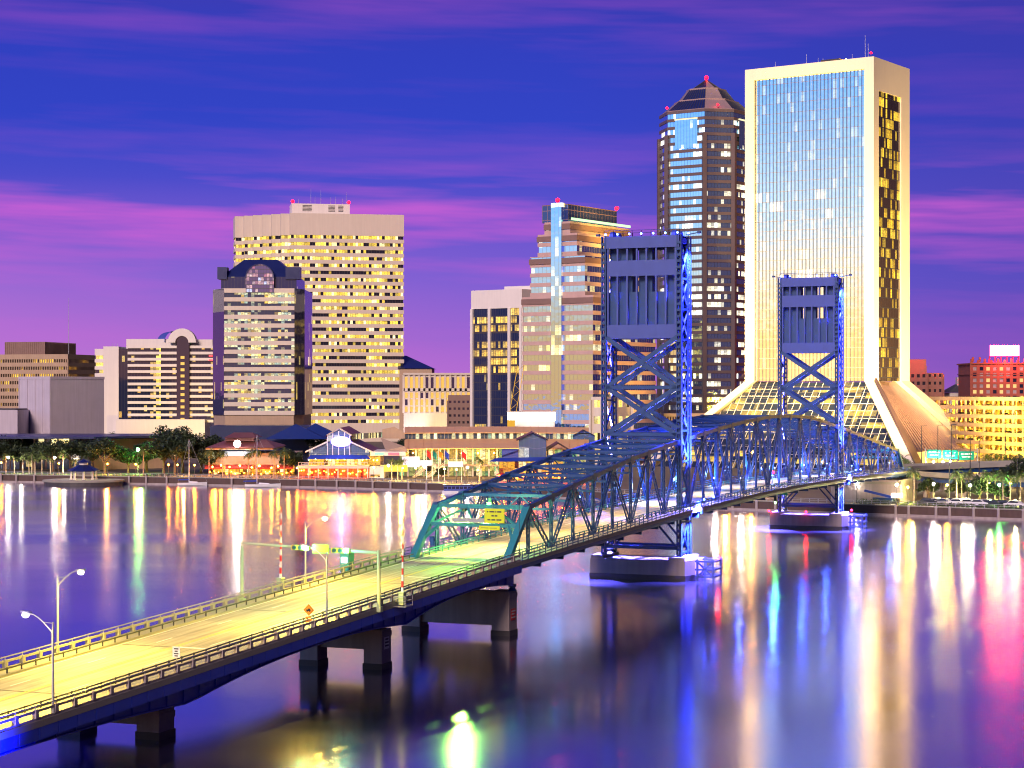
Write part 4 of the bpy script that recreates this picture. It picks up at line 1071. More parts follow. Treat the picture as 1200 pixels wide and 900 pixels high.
# --- stepped pink granite tower
st_z = 800.
C3 = Vector(XY(653, st_z)) ; d3 = Vector((-math.cos(th), math.sin(th))); r3 = Vector((math.sin(th), math.cos(th)))
def half(px): return abs(reach(tuple(C3), tuple(d3 if px < 653 else -d3), px))
tiers = [(LZ, ZH(347, 800), half(612)), (ZH(347, 800), ZH(300, 800), half(621)), (ZH(300, 800), ZH(274, 800), half(630)), (ZH(274, 800), ZH(260, 800), half(638))]
Lr3 = 51.5
base3 = [tuple(C3 - d3 * tiers[0][2]), tuple(C3 - d3 * tiers[0][2] + r3 * Lr3), tuple(C3 + d3 * tiers[0][2] + r3 * Lr3), tuple(C3 + d3 * tiers[0][2])]
s3 = bld('stepped_tower', 'stepped pink granite tower with pale blue glass spine and two red beacons', base3)
w3 = winmat('stepped tower glass', glass=(.40, .64, 1.0), rough=.03, metal=.95, cw=1.9, fh=4.1, v0=LZ, pz=.15, pc=.09, zone=4, cols=((1, .78, .2), (1, .9, .6), (1, .95, .8)), st=1.2, mull=.12, seed=21, mcol=(.25, .22, .24))
for k, (z0, z1, hw) in enumerate(tiers):
    back = 0 if k == 0 else 1.2 * k
    pl_ = [tuple(C3 - d3 * hw), tuple(C3 - d3 * hw + r3 * (Lr3 - back)), tuple(C3 + d3 * hw + r3 * (Lr3 - back)), tuple(C3 + d3 * hw)]
    banded(s3, pl_, z0, z1, 4.1, .60, M['pinkstone'], w3, 1.9, .35)
    mb = MB(); mb.ring([tuple(Vector(p) + (Vector(p) - Vector(centroid(pl_))).normalized() * .5) for p in pl_], z1 - 3.2, z1 - .9, .4); mb.build('cornice_band', M['brownstone'], s3)
    lit = MB()                                                    # yellow-lit spandrels of the long side, lamps washing the stone
    spot(s3, (*(C3 - d3 * (hw + 26) + r3 * 18), z0 + 4), (*(C3 - d3 * hw + r3 * 24), z0 + (z1 - z0) * .6), 160000 if k == 0 else 30000, (1, .58, .08), 85)
mb = MB(); hw = 2.6; mb.strip([tuple(C3 + d3 * hw - r3 * .9), tuple(C3 - d3 * hw - r3 * .9)], LZ, ZH(238, 800), 1.7, closed=False)
mb.strip([tuple(C3 - d3 * hw - r3 * .9), tuple(C3 - d3 * hw + r3 * 2)], LZ, ZH(238, 800), 1.7, closed=False); mb.strip([tuple(C3 + d3 * hw + r3 * 2), tuple(C3 + d3 * hw - r3 * .9)], LZ, ZH(238, 800), 1.7, closed=False)
mb.face([(*p, ZH(238, 800)) for p in (tuple(C3 + d3 * hw - r3 * .9), tuple(C3 - d3 * hw - r3 * .9), tuple(C3 - d3 * hw + r3 * 2), tuple(C3 + d3 * hw + r3 * 2))])
mb.build('glass_spine', w3, s3)
pb3 = [tuple(C3 - d3 * 4 + r3 * 2.1), tuple(C3 - d3 * 4 + r3 * 41), tuple(C3 + d3 * 9 + r3 * 41), tuple(C3 + d3 * 9 + r3 * 2.1)]
mb = MB(); mb.strip(pb3, ZH(260, 800), ZH(240, 800), 2.4); mb.face([(*p, ZH(240, 800)) for p in pb3]); mb.m = 1; mb.ring([tuple(Vector(p)) for p in pb3], ZH(240, 800), ZH(239, 800), .5)
mb.build('penthouse', [winmat('penthouse glass', glass=(.05, .08, .22), metal=.5, cw=2.4, fh=4, pz=0, pc=0, mull=.22, hm=.3, mcol=(.22, .14, .18), seed=3), M['brownstone']], s3)
z_ = ZH(239, 800); beacon(s3, (*(C3 + r3 * .3), ZH(238, 800)), r=.9, pole=.5); beacon(s3, (*Vector(pb3[1]), z_), r=.9, pole=.5)
mb = MB(); a_, b_ = C3 - d3 * tiers[3][2] - d3 * .7, C3 - d3 * tiers[3][2] - d3 * .7 + r3 * 47; mb.beam((*a_, ZH(259, 800) + .6), (*b_, ZH(259, 800) + .6), .5, 1.0); mb.build('cornice_light', gstr('pale green cornice light', (.55, 1, .50), 1.3), s3)

# --- dark glass block with white piers
p4 = corner_box(611.5, 862, 552, None, 34.5, Lr=30); z4 = ZH(338.5, 862)
b4 = bld('glass_office_block', 'dark glass office block with three white vertical piers and a blank white top', p4)
w4 = winmat('dark office glass', glass=(.02, .03, .09), rough=.05, cw=1.3, fh=3.75, v0=LZ, pz=.2, pc=.05, zone=9, cols=((1, .58, .05), (1, .75, .25)), st=1.1, mull=.2, seed=33, hm=.5, mcol=(.03, .03, .06))
w4b = winmat('lit office glass', glass=(.02, .03, .09), rough=.05, cw=1.3, fh=3.75, v0=LZ, pz=.95, pc=.1, zone=9, cols=((1, .55, .04), (1, .68, .14)), st=1.2, mull=.2, seed=34, hm=.9, mcol=(.05, .04, .05))
n4 = int((z4 - 5 - LZ) / 3.75); ins4 = inset(p4, .4)
for k in range(n4):
    zb = LZ + k * 3.75; MB().strip(ins4, zb, zb + 3.76, 1.3).build('window_band', w4b if k > n4 * .5 and k != n4 - 1 and k % 7 else w4, b4)
mb = MB(); mb.ring(p4, LZ + n4 * 3.75, z4, .5); mb.face([(*p, z4 - .4) for p in inset(p4, .5)])
for a, b, ks in ((p4[3], p4[0], (0.02, .37, .76, .985)), (p4[0], p4[1], (.015, .35, .68, .985))):
    for k in ks: q = lerp2(a, b, k); mb.box((q[0], q[1], LZ), (1.3, 1.3, n4 * 3.75), math.atan2(b[1] - a[1], b[0] - a[0]))
mb.build('wall', M['white'], b4)
q = lerp2(p4[3], p4[1], .5); mb = MB(); mb.box((q[0] + 4, q[1], z4 - .4), (16, 8, 2.6), -R(34)); mb.build('roof_plant', M['white'], b4)

# --- big pale banded tower with serrated left corner
Z5 = 1140.; C5 = Vector(XY(340, Z5)); a5 = R(11); fd = Vector((math.cos(a5), math.sin(a5))); bd = Vector((-math.sin(a5), math.cos(a5)))
p5 = [tuple(C5)]; L5 = reach(tuple(C5), tuple(fd), 473.5); p5 += [tuple(C5 + fd * L5), tuple(C5 + fd * L5 + bd * 46)]
cur = C5.copy(); leftpts = []
for i in range(6):
    cur = cur + bd * 4.6; leftpts.append(tuple(cur)); cur = cur - fd * 5.2; leftpts.append(tuple(cur))
p5 += [tuple(Vector(leftpts[-1]) + bd * 19)] + leftpts[::-1]
z5 = ZH(249.5, Z5)
b5 = bld('bank_tower', 'big pale concrete tower with rows of yellow lit windows and a serrated corner', p5)
w5 = winmat('ribbon office glass', glass=(.02, .02, .035), rough=.1, cw=1.6, fh=4.23, v0=0, pz=.62, pc=.1, zone=7, cols=((1, .62, .05), (1, .74, .16), (1, .8, .35)), st=1.35, mull=.16, seed=41, mcol=(.05, .04, .04))
zt5 = ZH(275, Z5); n5 = 27; z05 = zt5 - n5 * 4.23
w5.node_tree  # storey phase is set through the band heights below
mb = MB(); banded(b5, p5, z05, zt5, 4.23, .47, None, w5, 1.6, .5, wmb=mb, roof=False)
mb.ring(p5, zt5, z5, .5); mb.face([(*p, z5 - .5) for p in inset(p5, .5)]); mb.prism(p5, LZ, z05 - .01, False); mb.build('wall', M['cream'], b5)
mb = MB(); A = C5 + fd * 2 + bd * 14; 
pp5 = [tuple(A), tuple(A + fd * 35), tuple(A + fd * 35 + bd * 16), tuple(A + bd * 16)]; mb.prism(pp5, z5 - .5, ZH(235.5, Z5)); mb.build('penthouse', M['white'], b5)
lv = MB()
for u0, u1 in ((6.5, 12), (22, 26), (28, 31)):
    A2, B2 = A + fd * u0 - bd * .15, A + fd * u1 - bd * .15
    for k in range(5): lv.beam((*A2, ZH(244, Z5) + k * .8), (*B2, ZH(244, Z5) + k * .8), .2, .3)
lv.build('louvres', M['darkroof'], b5)
zp = ZH(235.5, Z5); beacon(b5, (*(A + fd * .6 + bd * .6), zp), r=1.0, pole=.4); beacon(b5, (*(A + fd * 34.4 + bd * .6), zp), r=1.0, pole=.4)
for u, h in ((4.5, 3), (12, 10), (14.5, 5), (18, 9), (24, 5), (27, 5), (31, 4), (33.4, 8)): antenna(b5, (*(A + fd * u + bd * 5), zp), h)

# --- blue-roofed glass tower in front of it
Z6 = 800.
def row(px0, px1, Z, dep, ang=0): 
    a, b = Vector(XY(px0, Z)), Vector(XY(px1, Z)); return a, b
f0, f1 = Vector(XY(262.5, Z6)), Vector(XY(345, Z6)); g0, g1 = Vector(XY(249.5, Z6 + 12)), Vector(XY(357, Z6 + 9))
p6 = [tuple(f0), tuple(f1), tuple(g1), (g1.x, Z6 + 40), (g0.x, Z6 + 40), tuple(g0)]
b6 = bld('blue_roof_tower', 'pale banded office tower with a dark blue faceted roof and round glass gable', p6)
w6 = winmat('speckled office glass', glass=(.03, .045, .09), rough=.08, metal=0, cw=1.4, fh=3.64, v0=0, pz=.55, pc=.2, zone=4, cols=((1, .62, .04), (.5, .75, .62), (1, .8, .3)), st=1.1, mull=.1, seed=51, busy=1.5)
w6d = winmat('dark side glass', glass=(.02, .025, .09), rough=.05, cw=1.4, fh=3.64, v0=0, pz=.1, pc=.05, zone=2, cols=((1, .66, .1), (1, .8, .3)), st=1.0, mull=.1, seed=52)
zt6 = ZH(343, Z6); n6 = 14; z06 = zt6 - n6 * 3.64
ins6 = inset(p6, .35); mb = MB()
for k in range(n6):
    zb = z06 + k * 3.64; zs = zb + 1.75
    a, b = f0, f1
    mb.prism([tuple(f0), tuple(f1), (f1.x, f1.y + .4), (f0.x, f0.y + .4)], zb, zs)
    MB().strip([(f0.x, f0.y + .35), (f1.x, f1.y + .35)], zs - .02, zb + 3.66, 1.4, closed=False).build('window_band', w6, b6)
mb.prism([tuple(f0), tuple(f1), (f1.x, f1.y + .4), (f0.x, f0.y + .4)], zt6, zt6 + 1.8)
mb.build('spandrel_wall', M['cream'], b6)
mb = MB()
for a, b in ((f1, g1), (g1, Vector(p6[3])), (Vector(p6[3]), Vector(p6[4])), (Vector(p6[4]), g0), (g0, f0)):
    mb.strip([tuple(a), tuple(b)], z06, zt6 + 1.8, 1.4, closed=False)
mb.m = 1; mb.prism([tuple(Vector(p)) for p in inset(p6, .5)], LZ, z06 - .02); mb.prism(inset(p6, .2), zt6 + 1.0, zt6 + 1.85); mb.build('side_glass', [w6d, M['tan']], b6)
mb = MB(); mb.prism([tuple(g0), tuple(f0), (f0.x + .2, f0.y + 2), (g0.x + 1, g0.y + 2)], ZH(365, Z6), zt6 + 1.86); mb.build('white_corner_block', M['white'], b6)
u0, u1 = XY(259, Z6 + 2), XY(347.5, Z6 + 2); zt1, zt2 = ZH(324, Z6), ZH(302, Z6)
mb = MB(); up = [(u0[0], Z6 + 2), (u1[0], Z6 + 2), (u1[0], Z6 + 34), (u0[0], Z6 + 34)]; mb.strip(up, zt6 + 1.9, zt1, 1.5); mb.build('upper_glass', w6d, b6)
i0, i1 = XY(285, Z6 + 9)[0], XY(324, Z6 + 9)[0]
mb = MB(); ir = [(i0, Z6 + 12), (i1, Z6 + 12), (i1, Z6 + 26), (i0, Z6 + 26)]
for i in range(4): j = (i + 1) % 4; mb.face([(*up[i], zt1), (*up[j], zt1), (*ir[j], zt2), (*ir[i], zt2)])
mb.face([(*p, zt2) for p in ir]); mb.build('roof', M['navy'], b6)
mb = MB()
for px, wd_ in ((261.5, 4), (344, 6)): mb.box((XY(px, Z6 + 4)[0], Z6 + 4, zt1 - 1), (wd_, 6, 5), 0)
mb.build('corner_turrets', M['navy'], b6)
mb = MB(); cx = XY(304.5, Z6)[0]; rad = 5.9; zc6 = ZH(324, Z6) - .8; n = 24
ring_ = [(cx + rad * math.cos(math.pi * i / n), zc6 + rad * math.sin(math.pi * i / n)) for i in range(n + 1)]
base = ZH(343, Z6)
pts = [(cx + rad, base)] + ring_ + [(cx - rad, base)]
mb.face([(x_, Z6 - .2, z_) for x_, z_ in pts][::-1], [(x_ - cx + 20, z_) for x_, z_ in pts][::-1])
for (x0, z0_), (x1, z1_) in zip(pts[:-1], pts[1:]): mb.face([(x0, Z6 - .2, z0_), (x1, Z6 - .2, z1_), (x1, Z6 + 12, z1_), (x0, Z6 + 12, z0_)])
mb.m = 1
for (x0, z0_), (x1, z1_) in zip(ring_[:-1], ring_[1:]): mb.beam((x0, Z6 - .25, z0_), (x1, Z6 - .25, z1_), .5, .35)
mb.build('round_gable', [winmat('round gable glass', glass=(.16, .13, .26), rough=.06, metal=.4, cw=1.2, fh=1.6, v0=0, pz=.35, pc=.2, zone=2, cols=((1, .75, .6), (1, .25, .25), (.6, .7, 1)), st=.5, mull=.12, hm=.25, seed=54, busy=1.5), M['navy']], b6)
blue6 = MB()                                                     # pyramid canopies at its foot
for px, Zp, wd_, zt_ in ((349, 760, 12, ZH(497, 760)), (372, 765, 11, ZH(496, 765))):
    x_ = XY(px, Zp)[0]; q = [(x_ - wd_, Zp - 8), (x_ + wd_, Zp - 8), (x_ + wd_, Zp + 8), (x_ - wd_, Zp + 8)]
    zb = ZH(514, Zp)
    for i in range(4): blue6.face([(*q[i], zb), (*q[(i + 1) % 4], zb), (x_ - 1, Zp + 2, zt_)])
blue6.build('blue_canopy_roof', mat('deep blue canopy', (.010, .03, .17), .5), b6)
mb = MB(); x0, x1 = XY(246, 770)[0], XY(362, 770)[0]; mb.prism([(x0, 770), (x1, 770), (x1, 795), (x0, 795)], LZ, ZH(499, 770)); mb.build('podium', M['navy'], b6)

# --- hotel with an arched top
Z7 = 900.
def X(px, Z): return XY(px, Z)[0]
def zz_(py, Z): return ZH(py, Z)
def rect(px0, px1, Z, dep): return [(X(px0, Z), Z), (X(px1, Z), Z), (X(px1, Z), Z + dep), (X(px0, Z), Z + dep)]
h7 = bld('arched_hotel', 'white banded hotel with a dark glass shaft under a round arched roof gable', rect(121, 250, Z7, 30))
w7 = winmat('hotel room glass', glass=(.015, .02, .05), rough=.08, cw=1.5, fh=2.9, v0=0, pz=.05, pc=.09, zone=2, cols=((1, .55, .08), (1, .7, .2)), st=1.6, mull=.1, seed=61)
w7l = winmat('hotel stair glass', glass=(.03, .03, .05), rough=.1, cw=1.5, fh=2.9, v0=0, pz=.99, pc=.5, zone=2, cols=((1, .66, .06), (1, .8, .15)), st=1.6, mull=.06, seed=62, busy=.3)
top7 = zz_(408, Z7); n7 = 12; z07 = top7 - n7 * 2.9
for nm, a, b, m7 in (('l', 149.5, 209, w7), ('r', 221.5, 250, w7)):
    mb = MB()
    for k in range(n7):
        zb = z07 + k * 2.9
        mb.prism(rect(a, b, Z7, .9), zb, zb + 1.25)
        q = MB().strip([(X(a, Z7), Z7 + .9), (X(b, Z7), Z7 + .9)], zb + 1.2, zb + 2.92, 1.5, closed=False)
        q.build('window_band', m7, h7)
    mb.prism(rect(a, b, Z7, .9), top7, top7 + 1.2); mb.build('balcony_bands', M['white'], h7)
mb = MB(); mb.strip([(X(182.5, Z7), Z7 + .7), (X(188, Z7), Z7 + .7)], z07, top7, 2.2, closed=False); mb.build('lit_stair', w7l, h7)
mb = MB(); mb.prism(rect(121, 139, Z7, 30), LZ, top7 + .8); mb.build('end_wall', M['white'], h7)
mb = MB(); mb.prism(rect(139, 149.5, Z7 + .5, 29), z07, top7 - .2); mb.m = 1; mb.strip([(X(139, Z7), Z7 + .4), (X(149.5, Z7), Z7 + .4)], z07, top7 - .2, 1.5, closed=False); mb.build('corner_glass', [M['glassd'], w7], h7)
mb = MB(); mb.prism(rect(207, 222, Z7 - .8, 29), z07, zz_(400, Z7))
for k in range(n7 - 1): 
    mb.m = 1; mb.face([(X(212, Z7), Z7 - .85, z07 + k * 2.9 + .8), (X(216.5, Z7), Z7 - .85, z07 + k * 2.9 + .8), (X(216.5, Z7), Z7 - .85, z07 + k * 2.9 + 2.1), (X(212, Z7), Z7 - .85, z07 + k * 2.9 + 2.1)])
cxa = X(212.5, Z7); zA = zz_(400, Z7) - .6
mb.m = 0; n = 16; ra = 3.3 * 1.0
ra = (X(222, Z7) - X(207, Z7)) / 2
mb.face([(cxa + .5 + ra * math.cos(math.pi * i / n), Z7 - .82, zA + .6 + ra * math.sin(math.pi * i / n)) for i in range(n + 1)])
mb.build('glass_shaft', [M['glassd'], gstr('shaft lamp', (1, .55, .08), 1.0)], h7)
mb = MB(); ro, ri = 6.6, 3.1                                    # arch over the shaft
for i in range(n):
    a0, a1 = math.pi * i / n, math.pi * (i + 1) / n
    q = [(cxa + .5 + r_ * math.cos(a), zA + r_ * math.sin(a)) for r_, a in ((ri, a0), (ro, a0), (ro, a1), (ri, a1))]
    mb.hexa([(x_, y_, z_) for y_ in (Z7 - 1.6, Z7 + 3) for x_, z_ in q])
mb.build('arch_gable', M['white'], h7)
mb = MB(); ro = 5.4
for i in range(n):
    a0, a1 = math.pi * i / n, math.pi * (i + 1) / n; q = [(cxa - 3 + ro * math.cos(a), zA + .3 + ro * math.sin(a)) for a in (a0, a1)]
    mb.face([(q[0][0], Z7 + 3, q[0][1]), (q[1][0], Z7 + 3, q[1][1]), (q[1][0] - 8, Z7 + 26, q[1][1]), (q[0][0] - 8, Z7 + 26, q[0][1])])
mb.build('barrel_roof', M['steeld'], h7)
mb = MB(); mb.prism(rect(148, 206.5, Z7 + 4, 22), top7 - .2, zz_(397, Z7)); mb.prism(rect(222.5, 249, Z7 + 4, 22), top7 - .2, zz_(397.5, Z7)); mb.build('roof_plant', M['white'], h7)
mb = MB(); mb.prism(rect(136, 240, Z7 - 6, 20), LZ, zz_(491.5, Z7 - 6)); mb.build('podium', M['white'], h7)
spot(h7, (X(215, Z7 - 60), Z7 - 50, 6), (X(212, Z7), Z7, 16), 60000, (1, .66, .08), 80)
mb = MB()
w7e = winmat('wing glass', glass=(.03, .03, .06), cw=1.5, fh=3.3, v0=0, pz=.9, pc=.3, zone=4, cols=((1, .7, .08), (1, .8, .2)), st=1.4, seed=63)
wing = rect(111, 121, Z7 + 6, 20); banded(h7, wing, LZ, zz_(408.5, Z7), 3.35, .5, M['white'], w7e, 1.5, .4, nm='wing_window_band')
for px in (129, 132, 135): antenna(h7, (X(px, Z7), Z7 + 5, top7), 2.4)
for py in (417, 422): 
    mb = MB(); mb.beam((X(245, Z7), Z7 - .2, zz_(py, Z7)), (X(249, Z7), Z7 - .2, zz_(py, Z7)), .3, .7); mb.build('red_sign_light', M['g_neon'] if False else gstr('red sign strip', (1, .04, .05), 3), h7)

# --- brown government building on the far left
Z8 = 1000.
C8 = XY(79.5, Z8); a8 = R(12); p8 = corner_box(79.5, Z8, -40, 112, 14)
b8 = bld('brown_office_block', 'long brown office block with yellow windows and a bronze roof box', p8)
w8 = winmat('slot window glass', glass=(.03, .025, .02), cw=1.35, fh=3.8, v0=0, pz=.45, pc=.1, zone=9, cols=((1, .62, .07), (1, .5, .05)), st=1.3, mull=.05, seed=71, busy=.8)
t8 = zz_(415, Z8); n8 = 10; z08 = t8 - 2.6 - n8 * 3.8
banded(b8, p8, z08, t8, 3.8, .45, M['tan'], w8, 1.35, .5, pil=1.35, pilw=.45)
pt8 = corner_box(52.5, Z8 + 12, 6, 89, 14); mb = MB(); mb.prism(pt8, t8 - .5, zz_(400.5, Z8 + 12))
for a, b in ((pt8[3], pt8[0]), (pt8[0], pt8[1])):
    k = int(math.dist(a, b) / 1.2)
    for i in range(k): q = lerp2(a, b, i / k); mb.box((q[0], q[1], t8 - .5), (.3, .5, zz_(400.8, Z8 + 12) - t8 + .5))
mb.build('roof_box', M['brownstone'], b8); antenna(b8, (X(78, Z8 + 10), Z8 + 15, t8), 30, .2)
# --- windowless theatre block
p9 = corner_box(59, 800, 22, 122, 40)
b9 = bld('theatre_block', 'windowless grey concrete block standing before the brown office block', p9)
t9 = zz_(442.5, 800); mb = MB(); mb.prism(p9, LZ, t9)
for k in (0.02, .28, .52, .76, .985): q = lerp2(p9[3], p9[0], k); mb.box((q[0], q[1], LZ), (.5, .5, t9 - LZ + .05), -R(40))
mb.build('wall', M['concrete'], b9); mb = MB(); mb.ring([tuple(Vector(p)) for p in inset(p9, -.15)], t9 - .6, t9 + .5, .6); mb.build('parapet', M['concrete'], b9)
p9b = [(X(-30, 790), 790), (X(20.5, 790), 790), (X(20.5, 790), 815), (X(-30, 790), 815)]
b9b = bld('stage_annex', 'low lilac concrete annex beside the windowless grey block', p9b)
mb = MB(); mb.prism(p9b, LZ, zz_(480.5, 790)); mb.build('wall', M['concrete'], b9b); mb = MB(); mb.prism(inset(p9b, 1), zz_(480.5, 790) + .01, zz_(479, 790)); mb.build('roof', M['darkroof'], b9b)
# --- courthouse, brown annex, dark hip roof behind
Z10 = 1000.
p10 = rect(473, 552, Z10, 40); b10 = bld('courthouse', 'cream stone courthouse with tall narrow windows between the pale tower and the glass block', p10)
t10 = zz_(437, Z10); bot = zz_(484, Z10)
mb = MB(); mb.prism(p10, LZ, bot); bays = 13; bw = (X(552, Z10) - X(473, Z10)) / bays
mb.prism(rect(473, 552, Z10 + .6, 39), bot, t10 - 1.0); mb.prism(rect(472.6, 552.4, Z10 - .5, 40), t10 - 1.0, t10)
mb.prism(rect(473, 552, Z10, .62), zz_(458.5, Z10), zz_(455, Z10))
for i in range(bays + 1): mb.box((X(473, Z10) + bw * i, Z10 + .3, bot), (1.15, .6, t10 - bot - 1.0))
mb.build('wall', M['cream'], b10)
glc = gstr('court window lamp', (1, .52, .05), .9)
for i in range(bays):
    for (ya, yb) in ((456, 442), (466.5, 460), (475, 468), (482.5, 476.5)):
        x_ = X(473, Z10) + bw * (i + .5); on = rnd() < .6
        q = MB(); q.box((x_, Z10 + .52, zz_(ya, Z10)), (1.35, .12, zz_(yb, Z10) - zz_(ya, Z10)))
        q.build('window', glc if on else M['glassd'], b10)
spot(b10, (X(480, Z10 - 30), Z10 - 18, 4), (X(482, Z10), Z10, 18), 26000, (1, .78, .85), 60); spot(b10, (X(520, Z10 - 30), Z10 - 25, 4), (X(520, Z10), Z10, 12), 26000, (1, .8, .2), 80)
p10b = rect(525, 551, 900, 24); b = bld('brown_annex', 'small plain brown block in front of the courthouse beside the glass block', p10b)
wan = winmat('annex glass', glass=(.02, .015, .03), cw=2.2, fh=3.2, v0=0, pz=.05, pc=.06, cols=((1, .5, .2), (1, .6, .3)), st=.8, seed=81)
banded(b, p10b, LZ, zz_(463, 900), 3.2, .35, M['brownstone'], wan, 2.2, .3, pil=2.2, pilw=1.0)
p10c = rect(468, 506, 1150, 40); b = bld('hip_roof_block', 'block with a dark blue hipped roof peeping out behind the courthouse', p10c)
mb = MB(); mb.prism(p10c, LZ, zz_(432, 1150)); mb.build('wall', M['tan'], b)
mb = MB(); zt_, zb_ = zz_(416, 1150), zz_(432, 1150) + .1; q = inset(p10c, -1); ap = [(X(468, 1150), 1170), (X(474, 1150), 1170)]
mb.face([(*q[0], zb_), (*q[1], zb_), (*ap[1], zt_), (*ap[0], zt_)]); mb.face([(*q[1], zb_), (*q[2], zb_), (*ap[1], zt_)]); mb.face([(*q[2], zb_), (*q[3], zb_), (*ap[0], zt_), (*ap[1], zt_)]); mb.face([(*q[3], zb_), (*q[0], zb_), (*ap[0], zt_)])
mb.build('roof', M['navy'], b)
# --- cream building behind the near bridge tower, colonnaded block beside it
pcm = corner_box(706, 770, 693, 740, 34.5); b = bld('cream_block', 'small cream stone block with yellow windows at the foot of the stepped pink tower', pcm)
wcm = winmat('cream block glass', glass=(.04, .03, .02), cw=2.6, fh=6.2, v0=0, pz=.7, pc=.2, cols=((1, .72, .12), (1, .8, .3)), st=1.3, seed=91)
banded(b, pcm, LZ, zz_(465, 770), 6.6, .45, M['cream'], wcm, 2.6, .4, pil=5.2, pilw=2.4)
pco = rect(778, 850, 860, 20); b = bld('colonnade_block', 'low tan colonnaded building between the two bridge towers', pco)
mb = MB(); mb.prism(inset(pco, .8), LZ, zz_(485, 860)); mb.prism(pco, zz_(488, 860), zz_(484.5, 860))
for i in range(24): q = lerp2(pco[0], pco[1], i / 23); mb.box((q[0], q[1] + .4, LZ), (.55, .8, zz_(488, 860) - LZ))
mb.build('wall', M['tan'], b); mb = MB(); mb.strip([(q[0], q[1] - .02) for q in inset(pco, .8)], LZ + 3, zz_(489, 860), 1.1); mb.build('window_band', wan, b)
spot(b, (X(800, 850), 838, 3.5), (X(805, 860), 860, 14), 16000, (1, .66, .12), 110)
# --- glowing white canopy and the yellow crane
r = thing('lit_canopy', 'brightly lit white canopy at the foot of the stepped pink tower', 'canopy', (X(622, 768), 768, LZ))
mb = MB(); mb.prism(rect(595, 651, 764, 8), zz_(493, 764), zz_(483, 764)); mb.build('light_box', gstr('white light box', (1, .97, .92), 4.0, True), r)
mb = MB(); mb.prism(rect(594, 652, 763.5, 9), zz_(483, 764), zz_(482, 764)); mb.prism(rect(600, 650, 766, 5), LZ, zz_(493, 764)); mb.build('frame', M['white'], r)
r = thing('lattice_crane', 'yellow lattice crane boom leaning beside the dark glass office block', 'crane', (X(600, 760), 758, LZ))
a_, b_ = P(599, 495, 758), P(610.5, 428, 758); mb = MB(); laced(mb, a_, b_, Vector((1, 0, .1)), 2.6, .22, .22, 2.4); laced(mb, a_ + Vector((0, 2.4, 0)), b_ + Vector((0, 2.4, 0)), Vector((1, 0, .1)), 2.6, .22, .22, 2.4); mb.build('boom', M['yellow'], r)
mb = MB(); mb.box((X(599, 758), 759, LZ), (4.5, 6, 2.2)); mb.box((X(599, 758), 759, LZ + 2.2), (3, 3.5, zz_(493, 758) - LZ - 2.0)); mb.build('crane_body', M['yellow'], r)

# --- right side: brick blocks, brick hotel with a red glowing sign, parking garage
pb1 = rect(1060, 1086, 1000, 25); b = bld('brick_block', 'orange brick block with a taller stair head beside the flared tower', pb1)
wbr = winmat('brick block glass', glass=(.05, .04, .05), cw=2.6, fh=3.9, v0=0, pz=.1, pc=.06, cols=((1, .5, .2), (1, .6, .3)), st=.8, seed=95, mcol=(.3, .14, .1))
banded(b, pb1, LZ, zz_(430, 1000), 3.9, .45, M['brickpale'], wbr, 2.6, .4, pil=2.6, pilw=1.3)
mb = MB(); mb.prism(rect(1064, 1085.4, 1002, 16), zz_(430, 1000) - .4, zz_(421, 1000)); mb.prism(rect(1063, 1086.4, 1001.5, 17), zz_(430, 1000) + .05, zz_(429, 1000)); mb.build('stair_head', M['brickpale'], b)
pb2 = rect(1086.5, 1105, 1004, 25); b = bld('brick_block', 'lower plain orange brick block beside the one with the stair head', pb2)
banded(b, pb2, LZ, zz_(437, 1004), 3.9, .4, M['brickpale'], wbr, 2.6, .3, pil=2.6, pilw=1.5)
ph = rect(1138.5, 1240, 950, 30); bh = bld('brick_hotel', 'red brick hotel with rows of sash windows under a glowing roof sign', ph)
th_ = zz_(424, 950); mb = MB(); mb.prism(inset(ph, .35), LZ, th_ - .5); mb.prism(inset(ph, -.35), th_ - 1.2, th_ - .6); mb.prism(inset(ph, -.1), zz_(439, 950), zz_(438, 950))
bw = (X(1240, 950) - X(1138.5, 950)) / 13; fhh = 2.85; rows = 9
for i in range(14): mb.box((X(1138.5, 950) + bw * i, 950.18, LZ), (1.5, .36, th_ - LZ))
for k in range(rows + 6): 
    z_ = th_ - 2.0 - k * fhh
    if z_ > LZ + 3: mb.prism(rect(1138.5, 1240, 950.02, .34), z_ - .5, z_ + .55)
for i in range(0, 14): mb.box((X(1138.5, 950) + bw * i, 950.2, th_), (.9, .7, .9 if i % 2 else 1.5))
for i in (0, 1): mb.box((X(1141 + 8 * i, 950), 951.5, th_), (.9, .9, 2.4))
mb.build('wall', M['brick'], bh)
glh = glow('warm hotel window', (1, .62, .2), .95, False); pan = mat('drawn window shade', (.40, .33, .34), .6, var=.2, scale=2)
for k in range(7):
    for i in range(8):
        x_ = X(1138.5, 950) + bw * (i + .5); z_ = th_ - 2.0 - (k + 1) * fhh + .55
        q = MB(); q.box((x_, 950.3, z_), (bw - 1.55, .08, fhh - 1.1)); v = rnd()
        o = q.build('window', glh if v < .3 else (pan if v < .75 else M['glassd']), bh)
r = thing('roof_sign', 'white glowing sign board with a red surround on top of the brick hotel', 'roof sign', (X(1180, 952), 955, th_))
mb = MB(); mb.prism([(X(1164.5, 948), 953), (X(1196.5, 948), 953), (X(1196.5, 948), 953.6), (X(1164.5, 948), 953.6)], zz_(415.5, 952), zz_(406, 952)); mb.build('light_board', gstr('white sign face', (1, .80, .80), 9, True), r)
mb = MB(); fx = [X(p, 948) for p in (1163.3, 1164.4, 1196.6, 1197.7)]
